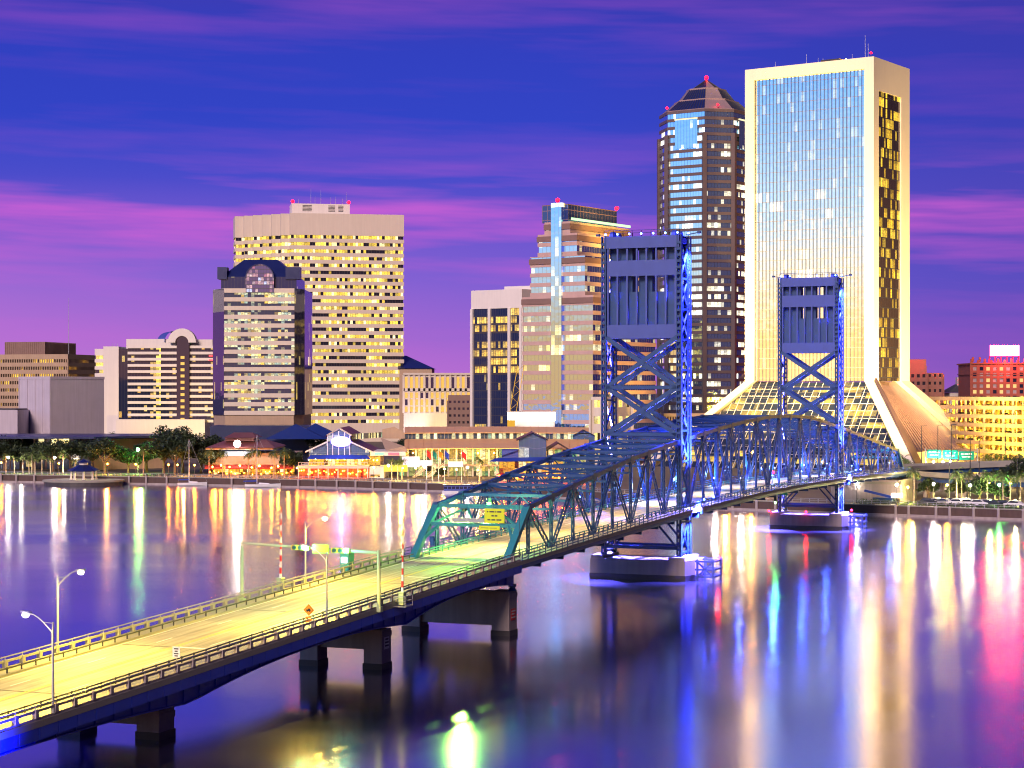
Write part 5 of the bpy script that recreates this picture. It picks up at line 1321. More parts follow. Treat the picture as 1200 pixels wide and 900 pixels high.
for x0, x1, z0, z1 in ((fx[0], fx[3], zz_(417, 952), zz_(415.6, 952)), (fx[0], fx[3], zz_(405.9, 952), zz_(404.6, 952)), (fx[0], fx[1], zz_(415.6, 952), zz_(405.9, 952)), (fx[2], fx[3], zz_(415.6, 952), zz_(405.9, 952))): mb.box(((x0 + x1) / 2, 953.2, z0), (x1 - x0, .8, z1 - z0))
mb.build('neon_frame', gstr('red neon tube', (1, .002, .006), 520, True), r)
mb = MB()
for i in range(6):
    x_ = fx[0] + (fx[3] - fx[0]) * i / 5; mb.beam((x_, 953.9, th_ - .5), (x_, 953.9, zz_(406, 952)), .25, .25); mb.beam((x_, 953.9, th_ + 3.5), (x_, 957, th_ - .5), .2, .2)
mb.build('trestle', M['red'], r); plight(r, (X(1180, 948), 947, th_ + 2.5), 26000, (1, .04, .05), .5); plight(r, (X(1180, 948), 956, th_ + 5.5), 18000, (1, .04, .05), .5)
pw = rect(1113, 1139, 1010, 20); b = bld('grey_roof_house', 'pale low house with a dark pitched roof between the brick blocks and brick hotel', pw)
mb = MB(); mb.prism(pw, LZ, zz_(460, 1010)); mb.build('wall', M['white'], b)
mb = MB(); q = inset(pw, -.6); zb_ = zz_(460, 1010) + .05; rg = [(X(1130, 1010), 1020), (X(1142, 1010), 1020)]
mb.face([(*q[0], zb_), (*q[1], zb_), (*rg[1], zz_(447, 1010)), (*rg[0], zz_(447, 1010))]); mb.face([(*q[3], zb_), (*q[0], zb_), (*rg[0], zz_(447, 1010))]); mb.face([(*q[2], zb_), (*q[3], zb_), (*rg[0], zz_(447, 1010)), (*rg[1], zz_(447, 1010))]); mb.face([(*q[1], zb_), (*q[2], zb_), (*rg[1], zz_(447, 1010))])
mb.build('roof', M['darkroof'], b); mb = MB(); mb.box((X(1134, 1012), 1018, zz_(452, 1010)), (9, 5, 4.5)); mb.build('dormer', M['white'], b)

gz0, gz1 = (X(1060, 800), 800), (X(1260, 680), 680)
gd = (Vector(gz1) - Vector(gz0)); gl = gd.length; gd.normalize(); gn = Vector((-gd.y, gd.x))
gp = [gz0, gz1, tuple(Vector(gz1) + gn * 34), tuple(Vector(gz0) + gn * 34)]
pg = bld('parking_garage', 'long multi-storey parking garage lit bright yellow inside, below the brick hotel', gp, 'parking garage')
ztop = 29.6; nl = 8; fg = (ztop - LZ) / nl
mb = MB()
for k in range(1, nl + 1): mb.prism(gp, LZ + k * fg - .45, LZ + k * fg - .1); mb.ring(inset(gp, -.15), LZ + k * fg - .75, LZ + k * fg + .75, .3)
for i in range(0, 19): q = lerp2(gz0, gz1, i / 18); mb.box((q[0] + gn.x * .5, q[1] + gn.y * .5, LZ), (.8, .7, ztop - LZ), math.atan2(gd.y, gd.x)); q2 = (q[0] + gn.x * 15, q[1] + gn.y * 15); mb.box((*q2, LZ), (.8, .8, ztop - LZ - .2), math.atan2(gd.y, gd.x))
mb.prism([tuple(Vector(gz0) + gn * 32), tuple(Vector(gz1) + gn * 32), gp[2], gp[3]], LZ, ztop); mb.build('frame', M['tan'], pg)
for k in (.15, .45, .75): q = Vector(gz0) + gd * gl * k - gn * 32; spot(pg, (*q, 6), (*(Vector(gz0) + gd * gl * k), 19), 420000, (1, .60, .05), 120)  # floods added outside to turn the slab bands yellow
gl_m = gstr('garage tube light', (1, .66, .10), 9, False)
for k in range(1, nl + 1):
    mb = MB()
    for i in range(int(gl / 6)):
        for dd in (4, 12, 22):
            q = Vector(gz0) + gd * (3 + i * 6 + U(-1, 1)) + gn * dd; mb.beam((*(q - gd * .9), LZ + k * fg - .62), (*(q + gd * .9), LZ + k * fg - .62), .35, .14)
    mb.build('ceiling_lights', gl_m, pg)
    for i in range(3): plight(pg, (*(Vector(gz0) + gd * gl * (i + .5) / 3 + gn * 9), LZ + k * fg - 1.2), 42000, (1, .56, .04), .4)
# overhead highway signs beside the ramp
r = thing('sign_gantry', 'overhead gantry with three green road signs in front of the flared tower base', 'road sign', (X(1113, 590), 590, 10))
mb = MB()
for px in (1085, 1146): mb.tube((X(px, 590), 590.6, LZ), (X(px, 590), 590.6, zz_(525, 590)), .22, .18, 8)
for py in (529, 534): mb.beam((X(1085, 590), 590.5, zz_(py, 590)), (X(1146, 590), 590.5, zz_(py, 590)), .2, .2)
mb.build('truss_frame', M['galv'], r)
for i, (x0, x1, y0, y1) in enumerate(((1086.5, 1103, 527, 537), (1105, 1122.5, 527.5, 538), (1124, 1141.5, 529, 539))):
    mb = MB(); mb.prism([(X(x0, 590), 590), (X(x1, 590), 590), (X(x1, 590), 590.2), (X(x0, 590), 590.2)], zz_(y1, 590), zz_(y0, 590)); mb.m = 1
    for yy, segs in (((y0 + 3), ((.12, .3), (.36, .62), (.68, .86)) if i != 1 else ((.14, .22), (.44, .52), (.74, .82))), ((y0 + 6.3), ((.2, .5), (.56, .8)))):
        for s0_, s1_ in segs: mb.face([(X(x0 + (x1 - x0) * a, 590), 589.97, zz_(yy + b, 590)) for a, b in ((s0_, .7), (s1_, .7), (s1_, -.7), (s0_, -.7))])
    mb.build('sign_panel', [M['signgreen'], M['paintw']], r)
for px in (1095, 1106, 1114): plight(r, (X(px, 588), 587.5, zz_(541, 588)), 700, (1, .95, .9), .3)
mb = MB()
for px in (1094, 1105, 1114): mb.ball((X(px, 588), 588, zz_(541.5, 588)), .35, 8, 5)
mb.build('sign_floodlights', M['g_white'], r)

# ------------------------------------------------------------------ waterfront buildings
def gable(mb, xl, xr, y0, y1, ze, za, ov=.8):          # roof sheets with the ridge running away from the water
    xm = (xl + xr) / 2
    for x_ in (xl - ov, xr + ov):
        zt_ = ze - ov * (za - ze) / (xm - xl)
        mb.face([(x_, y0 - ov, zt_), (xm, y0 - ov, za), (xm, y1 + ov, za), (x_, y1 + ov, zt_)])
        mb.face([(x_, y0 - ov, zt_ - .3), (xm, y0 - ov, za - .3), (xm, y1 + ov, za - .3), (x_, y1 + ov, zt_ - .3)])
def gwall(mb, xl, xr, y, z0, ze, za): mb.face([(xl, y, z0), (xr, y, z0), (xr, y, ze), ((xl + xr) / 2, y, za), (xl, y, ze)])
wpav = winmat('pavilion glass', glass=(.06, .09, .12), rough=.1, cw=1.3, fh=3.6, v0=0, pz=.7, pc=.25, zone=3, cols=((1, .74, .25), (.6, .9, .6), (1, .85, .45)), st=1.1, mull=.22, seed=101, mcol=(.3, .28, .22))
wrest = winmat('restaurant interior', glass=(.05, .02, .01), rough=.3, cw=1.0, fh=3.4, v0=0, pz=.95, pc=.5, zone=3, cols=((1, .16, .01), (1, .26, .03), (1, .55, .12)), st=1.0, mull=.1, seed=102, busy=1.6, mcol=(.2, .05, .02))
wamb = winmat('terrace interior', glass=(.05, .03, .01), rough=.3, cw=1.3, fh=3.4, v0=0, pz=.9, pc=.4, zone=3, cols=((1, .46, .03), (1, .62, .08), (1, .75, .3)), st=1.0, mull=.1, seed=103, busy=1.5, mcol=(.2, .12, .05))
wfacd = winmat('blue grey glazing', glass=(.10, .17, .26), rough=.12, metal=.3, cw=2.2, fh=2.4, v0=0, pz=.12, pc=.05, zone=2, cols=((1, .7, .2), (.6, .8, 1)), st=.7, mull=.14, seed=104, hm=.15, mcol=(.10, .14, .22))
def sphere_row(par, nm, pts, key, r=.22):
    mb = MB()
    for p in pts: mb.ball(p, r, 6, 4)
    return mb.build(nm, M[key], par)

# market hall with the gabled end (left)
Zg = 668.
mh = bld('market_pavilion', 'waterfront pavilion with maroon gabled roofs, a glowing oval sign and a red lit terrace', rect(352, 450, Zg, 40))
mb = MB(); gable(mb, X(360, Zg), X(434, Zg), Zg, Zg + 38, zz_(528.5, Zg), zz_(512, Zg)); mb.build('lower_roof', M['redroof'], mh)
mb = MB(); gable(mb, X(383, Zg), X(412, Zg), Zg - .5, Zg + 40, zz_(510, Zg), zz_(501.5, Zg), .7); mb.build('upper_roof', M['redroof'], mh)
mb = MB(); mb.face([(X(362, Zg), Zg, zz_(547, Zg)), (X(433, Zg), Zg, zz_(547, Zg)), (X(433, Zg), Zg, zz_(528, Zg)), (X(410, Zg), Zg, zz_(518, Zg)), (X(384, Zg), Zg, zz_(518, Zg)), (X(362, Zg), Zg, zz_(528, Zg))],
        [(a - 362, b) for a, b in ((362, 0), (433, 0), (433, 5.6), (410, 8.5), (384, 8.5), (362, 5.6))])
xs = (384, 410); mb.face([(X(384, Zg), Zg - .4, zz_(534, Zg)), (X(410, Zg), Zg - .4, zz_(534, Zg)), (X(410, Zg), Zg - .4, zz_(509.5, Zg)), (X(397, Zg), Zg - .4, zz_(503, Zg)), (X(384, Zg), Zg - .4, zz_(509.5, Zg))], [(0, 0), (8, 0), (8, 7.2), (4, 9.2), (0, 7.2)])
mb.m = 1
for px in (384, 390, 397, 404, 410): mb.box((X(px, Zg), Zg - .5, zz_(534, Zg)), (.3, .3, (zz_(509.5, Zg) if px in (384, 410) else zz_(505, Zg)) - zz_(534, Zg)))
for a, b in ((P(383, 510.3, Zg - .8), P(397.5, 502, Zg - .8)), (P(397.5, 502, Zg - .8), P(412, 510.3, Zg - .8)), (P(358, 529.5, Zg - .8), P(384, 517.5, Zg - .8)), (P(410, 517.5, Zg - .8), P(436, 529.5, Zg - .8))): mb.beam(a, b, .4, .5)
mb.build('gable_glazing', [wfacd, M['white']], mh)
mb = MB(); mb.strip([(X(412, Zg), Zg + .2), (X(448, Zg), Zg + 38)], zz_(515, Zg), zz_(508.5, Zg), 1.3, closed=False); mb.build('clerestory', wpav, mh)
mb = MB()
for i in range(14):
    o = i / 14 * 6.2832; o2 = (i + 1) / 14 * 6.2832; c = P(399.5, 517.5, Zg - 1.3)
    mb.face([c + Vector((0, 0, 0)), c + Vector((3.1 * math.cos(o), 0, 1.45 * math.sin(o))), c + Vector((3.1 * math.cos(o2), 0, 1.45 * math.sin(o2)))])
    mb.face([c + Vector((3.1 * math.cos(q), d, 1.45 * math.sin(q))) for q, d in ((o, 0), (o2, 0), (o2, .5), (o, .5))])
sgn = mb.build('oval_sign', gstr('oval sign face', (1, .72, .85), 1.6, True), mh)
mb = MB()
for i in range(24):
    o = i / 24 * 6.2832; o2 = (i + 1) / 24 * 6.2832; mb.beam(c + Vector((3.35 * math.cos(o), -.1, 1.7 * math.sin(o))), c + Vector((3.35 * math.cos(o2), -.1, 1.7 * math.sin(o2))), .3, .3)
mb.build('neon_rim', gstr('violet neon', (.18, .12, 1), 9, True), sgn)
plight(mh, P(399.5, 517.5, Zg - 5), 700, (.4, .4, 1.0), .4)
mb = MB(); mb.face([P(360, 537.5, Zg - 6), P(434, 537.5, Zg - 6), P(430, 533, Zg - .3), P(364, 533, Zg - .3)]); mb.face([P(360, 538.3, Zg - 6), P(434, 538.3, Zg - 6), P(434, 537.5, Zg - 6), P(360, 537.5, Zg - 6)]); mb.build('awning', M['bluecan'], mh)
mb = MB(); mb.prism([(X(352, Zg), Zg - 9), (X(434, Zg), Zg - 9), (X(434, Zg), Zg + 20), (X(352, Zg), Zg + 20)], zz_(549, 659), zz_(545.8, 659)); mb.build('terrace_floor', M['cream'], mh)
mb = MB(); mb.strip([(X(362, Zg), Zg - .2), (X(450, Zg), Zg - .2)], zz_(546, Zg), zz_(534, Zg), 1.3, closed=False); mb.build('terrace_glazing', wamb, mh)
mb = MB(); mb.strip([(X(352, Zg), Zg - 5), (X(434, Zg), Zg - 5)], LZ, zz_(549, 660), 1.0, closed=False); mb.build('restaurant_front', wrest, mh)
mb = MB()
for i in range(22):
    x_ = X(353, Zg) + (X(433, Zg) - X(353, Zg)) * i / 21; mb.box((x_, Zg - 8.9, zz_(545.8, 659)), (.1, .1, 1.1))
    if i % 3 == 0: mb.box((x_, Zg - 8.6, LZ), (.3, .3, zz_(549, 659) - LZ))
mb.beam((X(353, Zg), Zg - 8.9, zz_(545.8, 659) + 1.1), (X(433, Zg), Zg - 8.9, zz_(545.8, 659) + 1.1), .1, .1); mb.build('terrace_railing', M['white'], mh)
mb = MB(); mb.prism(rect(433, 450, Zg - 8, 30), LZ, zz_(547, Zg - 8)); mb.prism(rect(434, 475, Zg - 1, 30), zz_(534, Zg), zz_(529.2, Zg)); mb.build('side_wing', M['white'], mh)
mb = MB(); mb.strip([(X(436, Zg), Zg - 8.1), (X(447, Zg), Zg - 8.1)], LZ + .3, zz_(556, 660), 1.6, closed=False); mb.build('side_doors', wamb, mh)
mb = MB()
for x0, x1, k in ((439, 450, 0), (455, 468, 1)): mb.m = k; mb.box(((X(x0, Zg) + X(x1, Zg)) / 2, Zg - 1.15, zz_(533.4, Zg)), (X(x1, Zg) - X(x0, Zg), .2, .9))
mb.build('shop_signs', [gstr('green shop sign', (.25, .9, .5), 1.2), gstr('red shop sign', (1, .06, .10), 2.4)], mh)
mb = MB(); mb.box((X(475, Zg) + 2, Zg - 2.5, zz_(547, Zg)), (6, 1, 3.6)); mb.build('lit_panel', gstr('white lit panel', (1, .72, .85), 1.3, True), mh)
bl = []; br_ = []
for i in range(20): bl.append((X(363 + i * 4.2, Zg) , Zg - 3.5, zz_(536.6 + U(0, 2.2), Zg)))
for i in range(34): br_.append((X(354 + i * 2.35, Zg), Zg - 7 + U(-1, 1.5), zz_(550.5 + U(0, 6), Zg - 6)))
sphere_row(mh, 'terrace_bulbs', bl, 'g_yell', .13); 
M['g_redwarm'] = glow('red paper lamp', (1, .03, .001), 420); 
for p in br_[::2]: sphere_row(mh, 'restaurant_bulb', [p], 'g_redwarm', .2)
for p in br_[1::4]: sphere_row(mh, 'restaurant_bulb', [p], 'g_warm', .12)
for px in (366, 392, 420): plight(mh, (X(px, Zg), Zg - 8.0, 6.2), 1500, (1, .12, .02), .4)

# curved arcade (centre)
ca = bld('market_arcade', 'long waterfront arcade with two tiers of tan metal roof and a brightly lit colonnade', rect(455, 700, Zg + 12, 30))
def roofband(mb, pxs, ys_lo, ys_hi, Zf, Zb):
    for i in range(len(pxs) - 1):
        mb.face([P(pxs[i], ys_lo[i], Zf), P(pxs[i + 1], ys_lo[i + 1], Zf), P(pxs[i + 1] , ys_hi[i + 1], Zb), P(pxs[i], ys_hi[i], Zb)])
        mb.face([P(pxs[i], ys_lo[i], Zf), P(pxs[i + 1], ys_lo[i + 1], Zf), P(pxs[i + 1], ys_lo[i + 1] + 1.0, Zf), P(pxs[i], ys_lo[i] + 1.0, Zf)])
pxs = [474, 500, 530, 560, 590, 620, 650, 690]
mb = MB(); roofband(mb, pxs, [526, 525.6, 525.2, 525, 525, 525.2, 525.6, 526.5], [514.6, 514.4, 514.2, 514, 514, 514.2, 514.5, 515], 672, 688)
for px in np.arange(478, 690, 9): mb.beam(P(px, 525.2, 671.8), P(px, 514.0, 687.8), .12, .18)
mb.build('lower_roof', M['tanroof'], ca)
mb = MB(); roofband(mb, pxs, [507.2, 507, 506.8, 506.7, 506.7, 506.8, 507, 507.6], [500.2, 500, 499.9, 499.8, 499.8, 500, 500.3, 501], 690, 704)
for px in np.arange(478, 690, 9): mb.beam(P(px, 506.6, 689.8), P(px, 499.8, 703.8), .12, .18)
mb.build('upper_roof', M['tanroof'], ca)
mb = MB(); mb.strip([XY(474, 691), XY(690, 691)], zz_(514.6, 691), zz_(506.6, 691), 1.3, closed=False); mb.build('clerestory', wpav, ca)
mb = MB(); mb.face([P(448, 503, 686), P(462, 500, 686), P(474, 507, 686), P(474, 514, 686), P(448, 514, 686)]); mb.face([P(452, 528, 670), P(478, 529, 670), P(474, 523, 671), P(446, 513, 680)]); mb.build('end_gable', M['tan'], ca)
mb = MB(); mb.strip([XY(468, 679), XY(690, 679)], LZ, zz_(525.5, 679), 1.6, closed=False); mb.build('arcade_front', winmat('arcade interior', glass=(.04, .06, .05), rough=.3, cw=1.6, fh=4.2, v0=0, pz=.8, pc=.3, zone=2, cols=((1, .62, .10), (.22, .7, .32), (1, .8, .4)), st=.8, mull=.12, seed=111, busy=1.6, mcol=(.2, .18, .12)), ca)
for px in np.arange(478, 690, 9.5):
    mb = MB(); q = XY(px, 673); mb.box((q[0], q[1], LZ), (.55, .55, zz_(526, 673) - LZ)); mb.build('column', M['cream'], ca)
mb = MB(); mb.prism([XY(470, 671), XY(690, 671), XY(690, 679), XY(470, 679)], zz_(546.5, 671), zz_(544.5, 671)); mb.build('gallery_floor', M['tan'], ca)
sphere_row(ca, 'arcade_lamps', [(*XY(484 + i * 19, 671.5), zz_(531, 671.5)) for i in range(9)], 'g_yell', .22)
for px in (490, 530, 570, 610): plight(ca, (*XY(px, 664), 9), 2600, (1, .6, .12), .5)
mb = MB()
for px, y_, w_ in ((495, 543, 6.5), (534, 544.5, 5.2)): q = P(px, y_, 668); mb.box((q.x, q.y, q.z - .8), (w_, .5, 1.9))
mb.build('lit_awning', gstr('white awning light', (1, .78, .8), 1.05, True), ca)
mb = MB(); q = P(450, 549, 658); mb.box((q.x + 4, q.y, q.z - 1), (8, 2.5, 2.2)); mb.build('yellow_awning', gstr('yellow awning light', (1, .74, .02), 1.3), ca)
for a, b in (((P(484, 560, 664)), P(500, 547, 668)), (P(500, 560, 664), P(520, 546, 668)), (P(520, 558, 664), P(508, 545, 668))):
    mb = MB(); mb.beam(a, b, .3, .9, (0, 0, 1)); mb.beam(a + Vector((0, 0, 1.1)), b + Vector((0, 0, 1.1)), .1, .12); mb.build('staircase', M['cream'], ca)
# gabled pavilions right of the arcade
def pavilion(label, Zp, pxl, pxr, ya, ye, ybase, side, upper=None):
    root = bld('gabled_pavilion', label, rect(pxl, pxr, Zp, 24))
    mb = MB(); gable(mb, X(pxl, Zp), X(pxr, Zp), Zp, Zp + 26, zz_(ye, Zp), zz_(ya, Zp)); mb.build('roof', M['redroof'], root)
    mb = MB(); gwall(mb, X(pxl, Zp), X(pxr, Zp), Zp, LZ, zz_(ye, Zp), zz_(ya, Zp)); mb.uv[-1] = [(0, 0), (12, 0), (12, 9), (6, 11), (0, 9)]; mb.build('gable_glazing', wfacd, root)
    mb = MB(); mb.strip([(X(pxr, Zp), Zp + .1), (X(pxr, Zp) + .3, Zp + 25)], LZ, zz_(ye, Zp), 1.4, closed=False); mb.strip([(X(pxl, Zp), Zp + 25), (X(pxl, Zp), Zp + .1)], LZ, zz_(ye, Zp), 1.4, closed=False); mb.build('side_glazing', side, root); return root
q = pavilion('grey blue gabled pavilion with maroon roof beside the bridge truss, its lower wing behind', 640, 608, 640, 507, 514.5, 560, wpav)
mb = MB(); mb.prism(rect(588, 607.5, 640, 20), LZ, zz_(528, 640)); mb.face([P(585, 535, 639), P(609, 527, 639), P(609, 527, 660), P(585, 535, 660)]); mb.build('left_wing', M['steeld'], q)
mb = MB(); gable(mb, X(636, 644), X(672, 644), 644, 668, zz_(530, 644), zz_(519, 644)); mb.build('rear_roof', M['redroof'], q)
mb = MB(); mb.face([P(572, 541, 632), P(648, 540, 632), P(640, 535.5, 639.6), P(582, 536.5, 639.6)]); mb.build('awning', M['bluecan'], q)
mb = MB(); mb.strip([XY(585, 639), XY(660, 639)], LZ, zz_(541, 639), 1.2, closed=False); mb.build('shop_front', wamb, q)
pavilion('small yellow lit gabled pavilion with maroon roof beside the near bridge tower', 690, 671, 697, 503.5, 510, 560, winmat('yellow side glass', glass=(.08, .08, .03), cw=1.3, fh=3.4, v0=0, pz=.9, pc=.3, cols=((1, .72, .1), (.85, 1, .4)), st=1.3, seed=121, busy=1.3))
# tables and crowd lights inside the truss view: terrace below the pavilion
r = thing('cafe_terrace', 'red lit cafe terrace between the gabled pavilion and the bridge truss', 'terrace', (*XY(625, 618), LZ))
mb = MB(); mb.prism([XY(570, 622), XY(690, 600), XY(700, 625), XY(580, 634)], LZ - .1, LZ + .4); mb.build('terrace_floor', M['walk'], r)
sphere_row(r, 'terrace_lamps', [(*XY(585 + i * 7, 622 - i * 1.2), 5.0 + U(-.5, 1.2)) for i in range(15)], 'g_redwarm', .26)
sphere_row(r, 'terrace_lamps', [(*XY(590 + i * 14, 620 - i * 2), 5.5 + U(-.5, .8)) for i in range(7)], 'g_warm', .15)
mb = MB()
for i in range(12): q_ = XY(588 + i * 8.5, 621 - i * 1.2); mb.tube((*q_, LZ + .4), (*q_, 5.4), .07, .07, 6); mb.tube((*q_, 5.4), (*q_, 6.2), 1.9, .05, 8)
mb.build('umbrellas', M['redcan'], r)

# restaurant row left of the pavilion
rr_ = bld('riverside_restaurant', 'low riverside restaurant with maroon hipped roof and red awnings behind the row of palms', rect(240, 345, 690, 30))
def hip(mb, q, zb, zt_, k=.35):
    a, b = lerp2(q[0], q[3], .5), lerp2(q[1], q[2], .5); a2, b2 = lerp2(a, b, k * .6), lerp2(b, a, k * .6)
    mb.face([(*q[0], zb), (*q[1], zb), (*b2, zt_), (*a2, zt_)]); mb.face([(*q[1], zb), (*q[2], zb), (*b2, zt_)]); mb.face([(*q[2], zb), (*q[3], zb), (*a2, zt_), (*b2, zt_)]); mb.face([(*q[3], zb), (*q[0], zb), (*a2, zt_)])
mb = MB(); hip(mb, rect(240, 322, 684, 36), zz_(525, 684), zz_(516, 690)); mb.build('roof', M['redroof'], rr_)
mb = MB(); hip(mb, rect(262, 300, 694, 18), zz_(513, 694), zz_(507, 700)); mb.prism(rect(264, 298, 695.5, 14), zz_(517, 695), zz_(513, 695)); mb.build('cupola_roof', M['redroof'], rr_)
mb = MB(); mb.prism(rect(245, 345, 690, 28), zz_(545, 690), zz_(531, 690) + .0); mb.prism(rect(241, 320, 685, 34), zz_(527, 685), zz_(525.2, 685)); mb.build('wall', M['tan'], rr_)
mb = MB(); mb.strip([XY(246, 689.8), XY(345, 689.8)], LZ, zz_(545, 690), 1.3, closed=False); mb.build('front_glazing', wamb, rr_)
mb = MB()
for x0, x1 in ((240, 262), (264, 296), (298, 322), (324, 344)): mb.face([P(x0, 548.6, 679), P(x1, 548.6, 679), P(x1, 544.5, 688), P(x0, 544.5, 688)]); mb.face([P(x0, 549.6, 679), P(x1, 549.6, 679), P(x1, 548.6, 679), P(x0, 548.6, 679)])
mb.build('awnings', M['redcan'], rr_)
mb = MB(); mb.ball(P(278, 520, 683), 1.25, 14, 10); mb.build('globe_light', glow('big white globe', (1, .90, .72), 45), rr_); plight(rr_, P(278, 520, 680), 5000, (1, .9, .75), .8)
mb = MB(); q = P(266, 532, 683.5); mb.box((q.x + 3.5, q.y, q.z - .7), (9, .4, 1.6)); mb.build('sign_board', gstr('pale sign board', (.8, .86, 1), .9), rr_)
sphere_row(rr_, 'front_bulbs', [(*XY(246 + i * 5, 680), zz_(553 + U(-1, 3), 680)) for i in range(20)], 'g_warm', .11)
for px in (252, 285, 318, 338): plight(rr_, (*XY(px, 676), 6), 1300, (1, .4, .05), .4)

# low convention hall on the left
cv = bld('convention_hall', 'long low hall with thin dark blue flat roof and slim columns behind the gazebo', rect(-40, 185, 730, 30))
mb = MB(); mb.prism([XY(-60, 724), XY(110, 720), XY(196, 742), XY(196, 775), XY(-60, 775)], zz_(514, 724), zz_(511.5, 724)); mb.build('roof', M['navy'], cv)
mb = MB(); mb.prism([XY(110, 728), XY(192, 748), XY(192, 770), XY(110, 770)], LZ, zz_(515, 728)); mb.build('tan_wall', M['tan'], cv)
mb = MB(); mb.strip([XY(-50, 738), XY(110, 738)], LZ, zz_(514, 738), 2.4, closed=False); mb.build('front_glazing', winmat('hall glass', glass=(.03, .05, .10), cw=2.4, fh=6.5, v0=-3, pz=.22, pc=.08, cols=((1, .75, .2), (1, .85, .4)), st=1.3, seed=131, mull=.2), cv)
mb = MB()
for i in range(12): q = XY(-44 + i * 14, 729); mb.box((*q, LZ), (.45, .45, zz_(514, 729) - LZ))
mb.build('columns', M['brownstone'], cv)

# ------------------------------------------------------------------ gazebo on its round pier
gz = Vector(XY(98, 664)); 
r = thing('gazebo', 'white columned gazebo with a dark blue two-tier roof on a round pier', 'gazebo', (*gz, 1.95))
def ngon(c, rad, n, ph=0): return [(c.x + rad * math.cos(6.2832 * i / n + ph), c.y + rad * math.sin(6.2832 * i / n + ph)) for i in range(n)]
for q in ngon(gz, 4.3, 8, .2):
    mb = MB(); mb.tube((*q, 1.95), (*q, 5.1), .3, .26, 10); mb.box((*q, 1.95), (.8, .8, .35)); mb.build('column', M['white'], r)
def cone(mb, c, r0, r1, z0, z1, n=8, ph=.2):
    a, b = ngon(c, r0, n, ph), ngon(c, r1, n, ph)
    for i in range(n): j = (i + 1) % n; mb.face([(*a[i], z0), (*a[j], z0), (*b[j], z1), (*b[i], z1)])
    return mb
mb = MB(); cone(mb, gz, 5.6, 1.7, 5.1, 7.0); mb.prism(ngon(gz, 5.6, 8, .2), 4.85, 5.09); cone(mb, gz, 2.2, .05, 7.8, 9.0); mb.build('roof', M['navy'], r)
mb = MB(); mb.prism(ngon(gz, 1.5, 8, .2), 7.01, 7.85); mb.build('cupola', M['white'], r)
plight(r, (*gz, 4.4), 900, (1, .82, .4), .3)
mb = MB(); a = [(x_, gz.y + (y_ - gz.y) * .75) for x_, y_ in ngon(gz + Vector((0, 0)), 14, 36)]; mb.prism(a, 1.25, 1.9); pr_ = mb
tag(mb.build('round_pier', M['walk']), 'round concrete pier under the gazebo', 'pier')
mb = MB(); mb.ring([(x_, gz.y + (y_ - gz.y) * .75) for x_, y_ in ngon(gz, 13.6, 36)], -.5, 1.24, 1.5); o = mb.build('pier_skirt', M['wet'], bpy.data.objects['round_pier'])

# ------------------------------------------------------------------ boats
def sailboat(name, label, px, L, mast, mastoff):
    p = shore_at(px); c = Vector((p.x, p.y - 4.2, 0)); r = thing(name, label, 'sailboat', c)
    mb = MB(); n = 14; secs = []
    for i in range(n + 1):
        k = i / n; x_ = -L / 2 + L * k; wv = 1.55 * (math.sin(math.pi * min(.5 + .5 * k, 1)) ** .8 if k > .35 else .82 + .5 * k) if k < 1 else .02
        wv = 1.5 * (1 - max(0, (k - .45) / .55) ** 2.2) * (.8 + .2 * min(1, k / .3)); zs = 1.05 + .35 * k * k
        secs.append([(x_, -wv, zs), (x_ + .02, -wv * .9, .35), (x_ * .96, -wv * .3, -.45), (x_ * .96, wv * .3, -.45), (x_ + .02, wv * .9, .35), (x_, wv, zs)])
    for a, b in zip(secs[:-1], secs[1:]):
        for i in range(5): mb.face([Vector(a[i]) + c, Vector(b[i]) + c, Vector(b[i + 1]) + c, Vector(a[i + 1]) + c])
        mb.face([Vector(a[5]) + c, Vector(b[5]) + c, Vector(b[0]) + c, Vector(a[0]) + c])
    mb.face([Vector(q) + c for q in secs[0]]); mb.build('hull', M['hull'], r)
    mb = MB(); mb.hexa([c + Vector(q) for q in ((-L * .12, -.8, 1.15), (L * .2, -.55, 1.2), (L * .2, .55, 1.2), (-L * .12, .8, 1.15), (-L * .1, -.7, 1.65), (L * .15, -.45, 1.5), (L * .15, .45, 1.5), (-L * .1, .7, 1.65))]); mb.build('cabin', M['hull'], r)
    mb = MB(); m0 = c + Vector((mastoff, 0, 1.3)); mb.tube(m0, m0 + Vector((0, 0, mast)), .15, .1, 8); mb.beam(m0 + Vector((0, -1.1, mast * .55)), m0 + Vector((0, 1.1, mast * .55)), .08, .08); mb.build('mast', M['chrome'], r)
    mb = MB(); mb.tube(m0 + Vector((0, 0, .9)), m0 + Vector((-L * .38, 0, .8)), .22, .16, 8); mb.build('boom_cover', M['bluecan'], r)
    mb = MB(); t_ = m0 + Vector((0, 0, mast))
    for q in ((L / 2, 0, 1.4), (-L / 2, 0, 1.1), (mastoff, -1.4, 1.1), (mastoff, 1.4, 1.1)): mb.tube(t_, c + Vector(q), .03, .03, 4)
    mb.build('rigging', M['galv'], r); return r
sailboat('sailboat', 'small white sailboat with a bare mast moored left of the palm row', 228, 10, 14.6, -1.2)
sailboat('sailboat', 'longer white sailboat with a bare mast moored in front of the red restaurant awnings', 310, 12, 16.4, -2.0)
p = shore_at(541); c = Vector((p.x, p.y - 4.5, 0)); r = thing('tour_boat', 'low covered tour boat with rows of windows moored left of the bridge portal', 'boat', c)
mb = MB(); mb.prism([(c.x + x_, c.y + y_) for x_, y_ in ((-6, -2), (4.5, -2), (6.5, 0), (4.5, 2), (-6, 2))], -.3, .9); mb.build('hull', M['hull'], r)
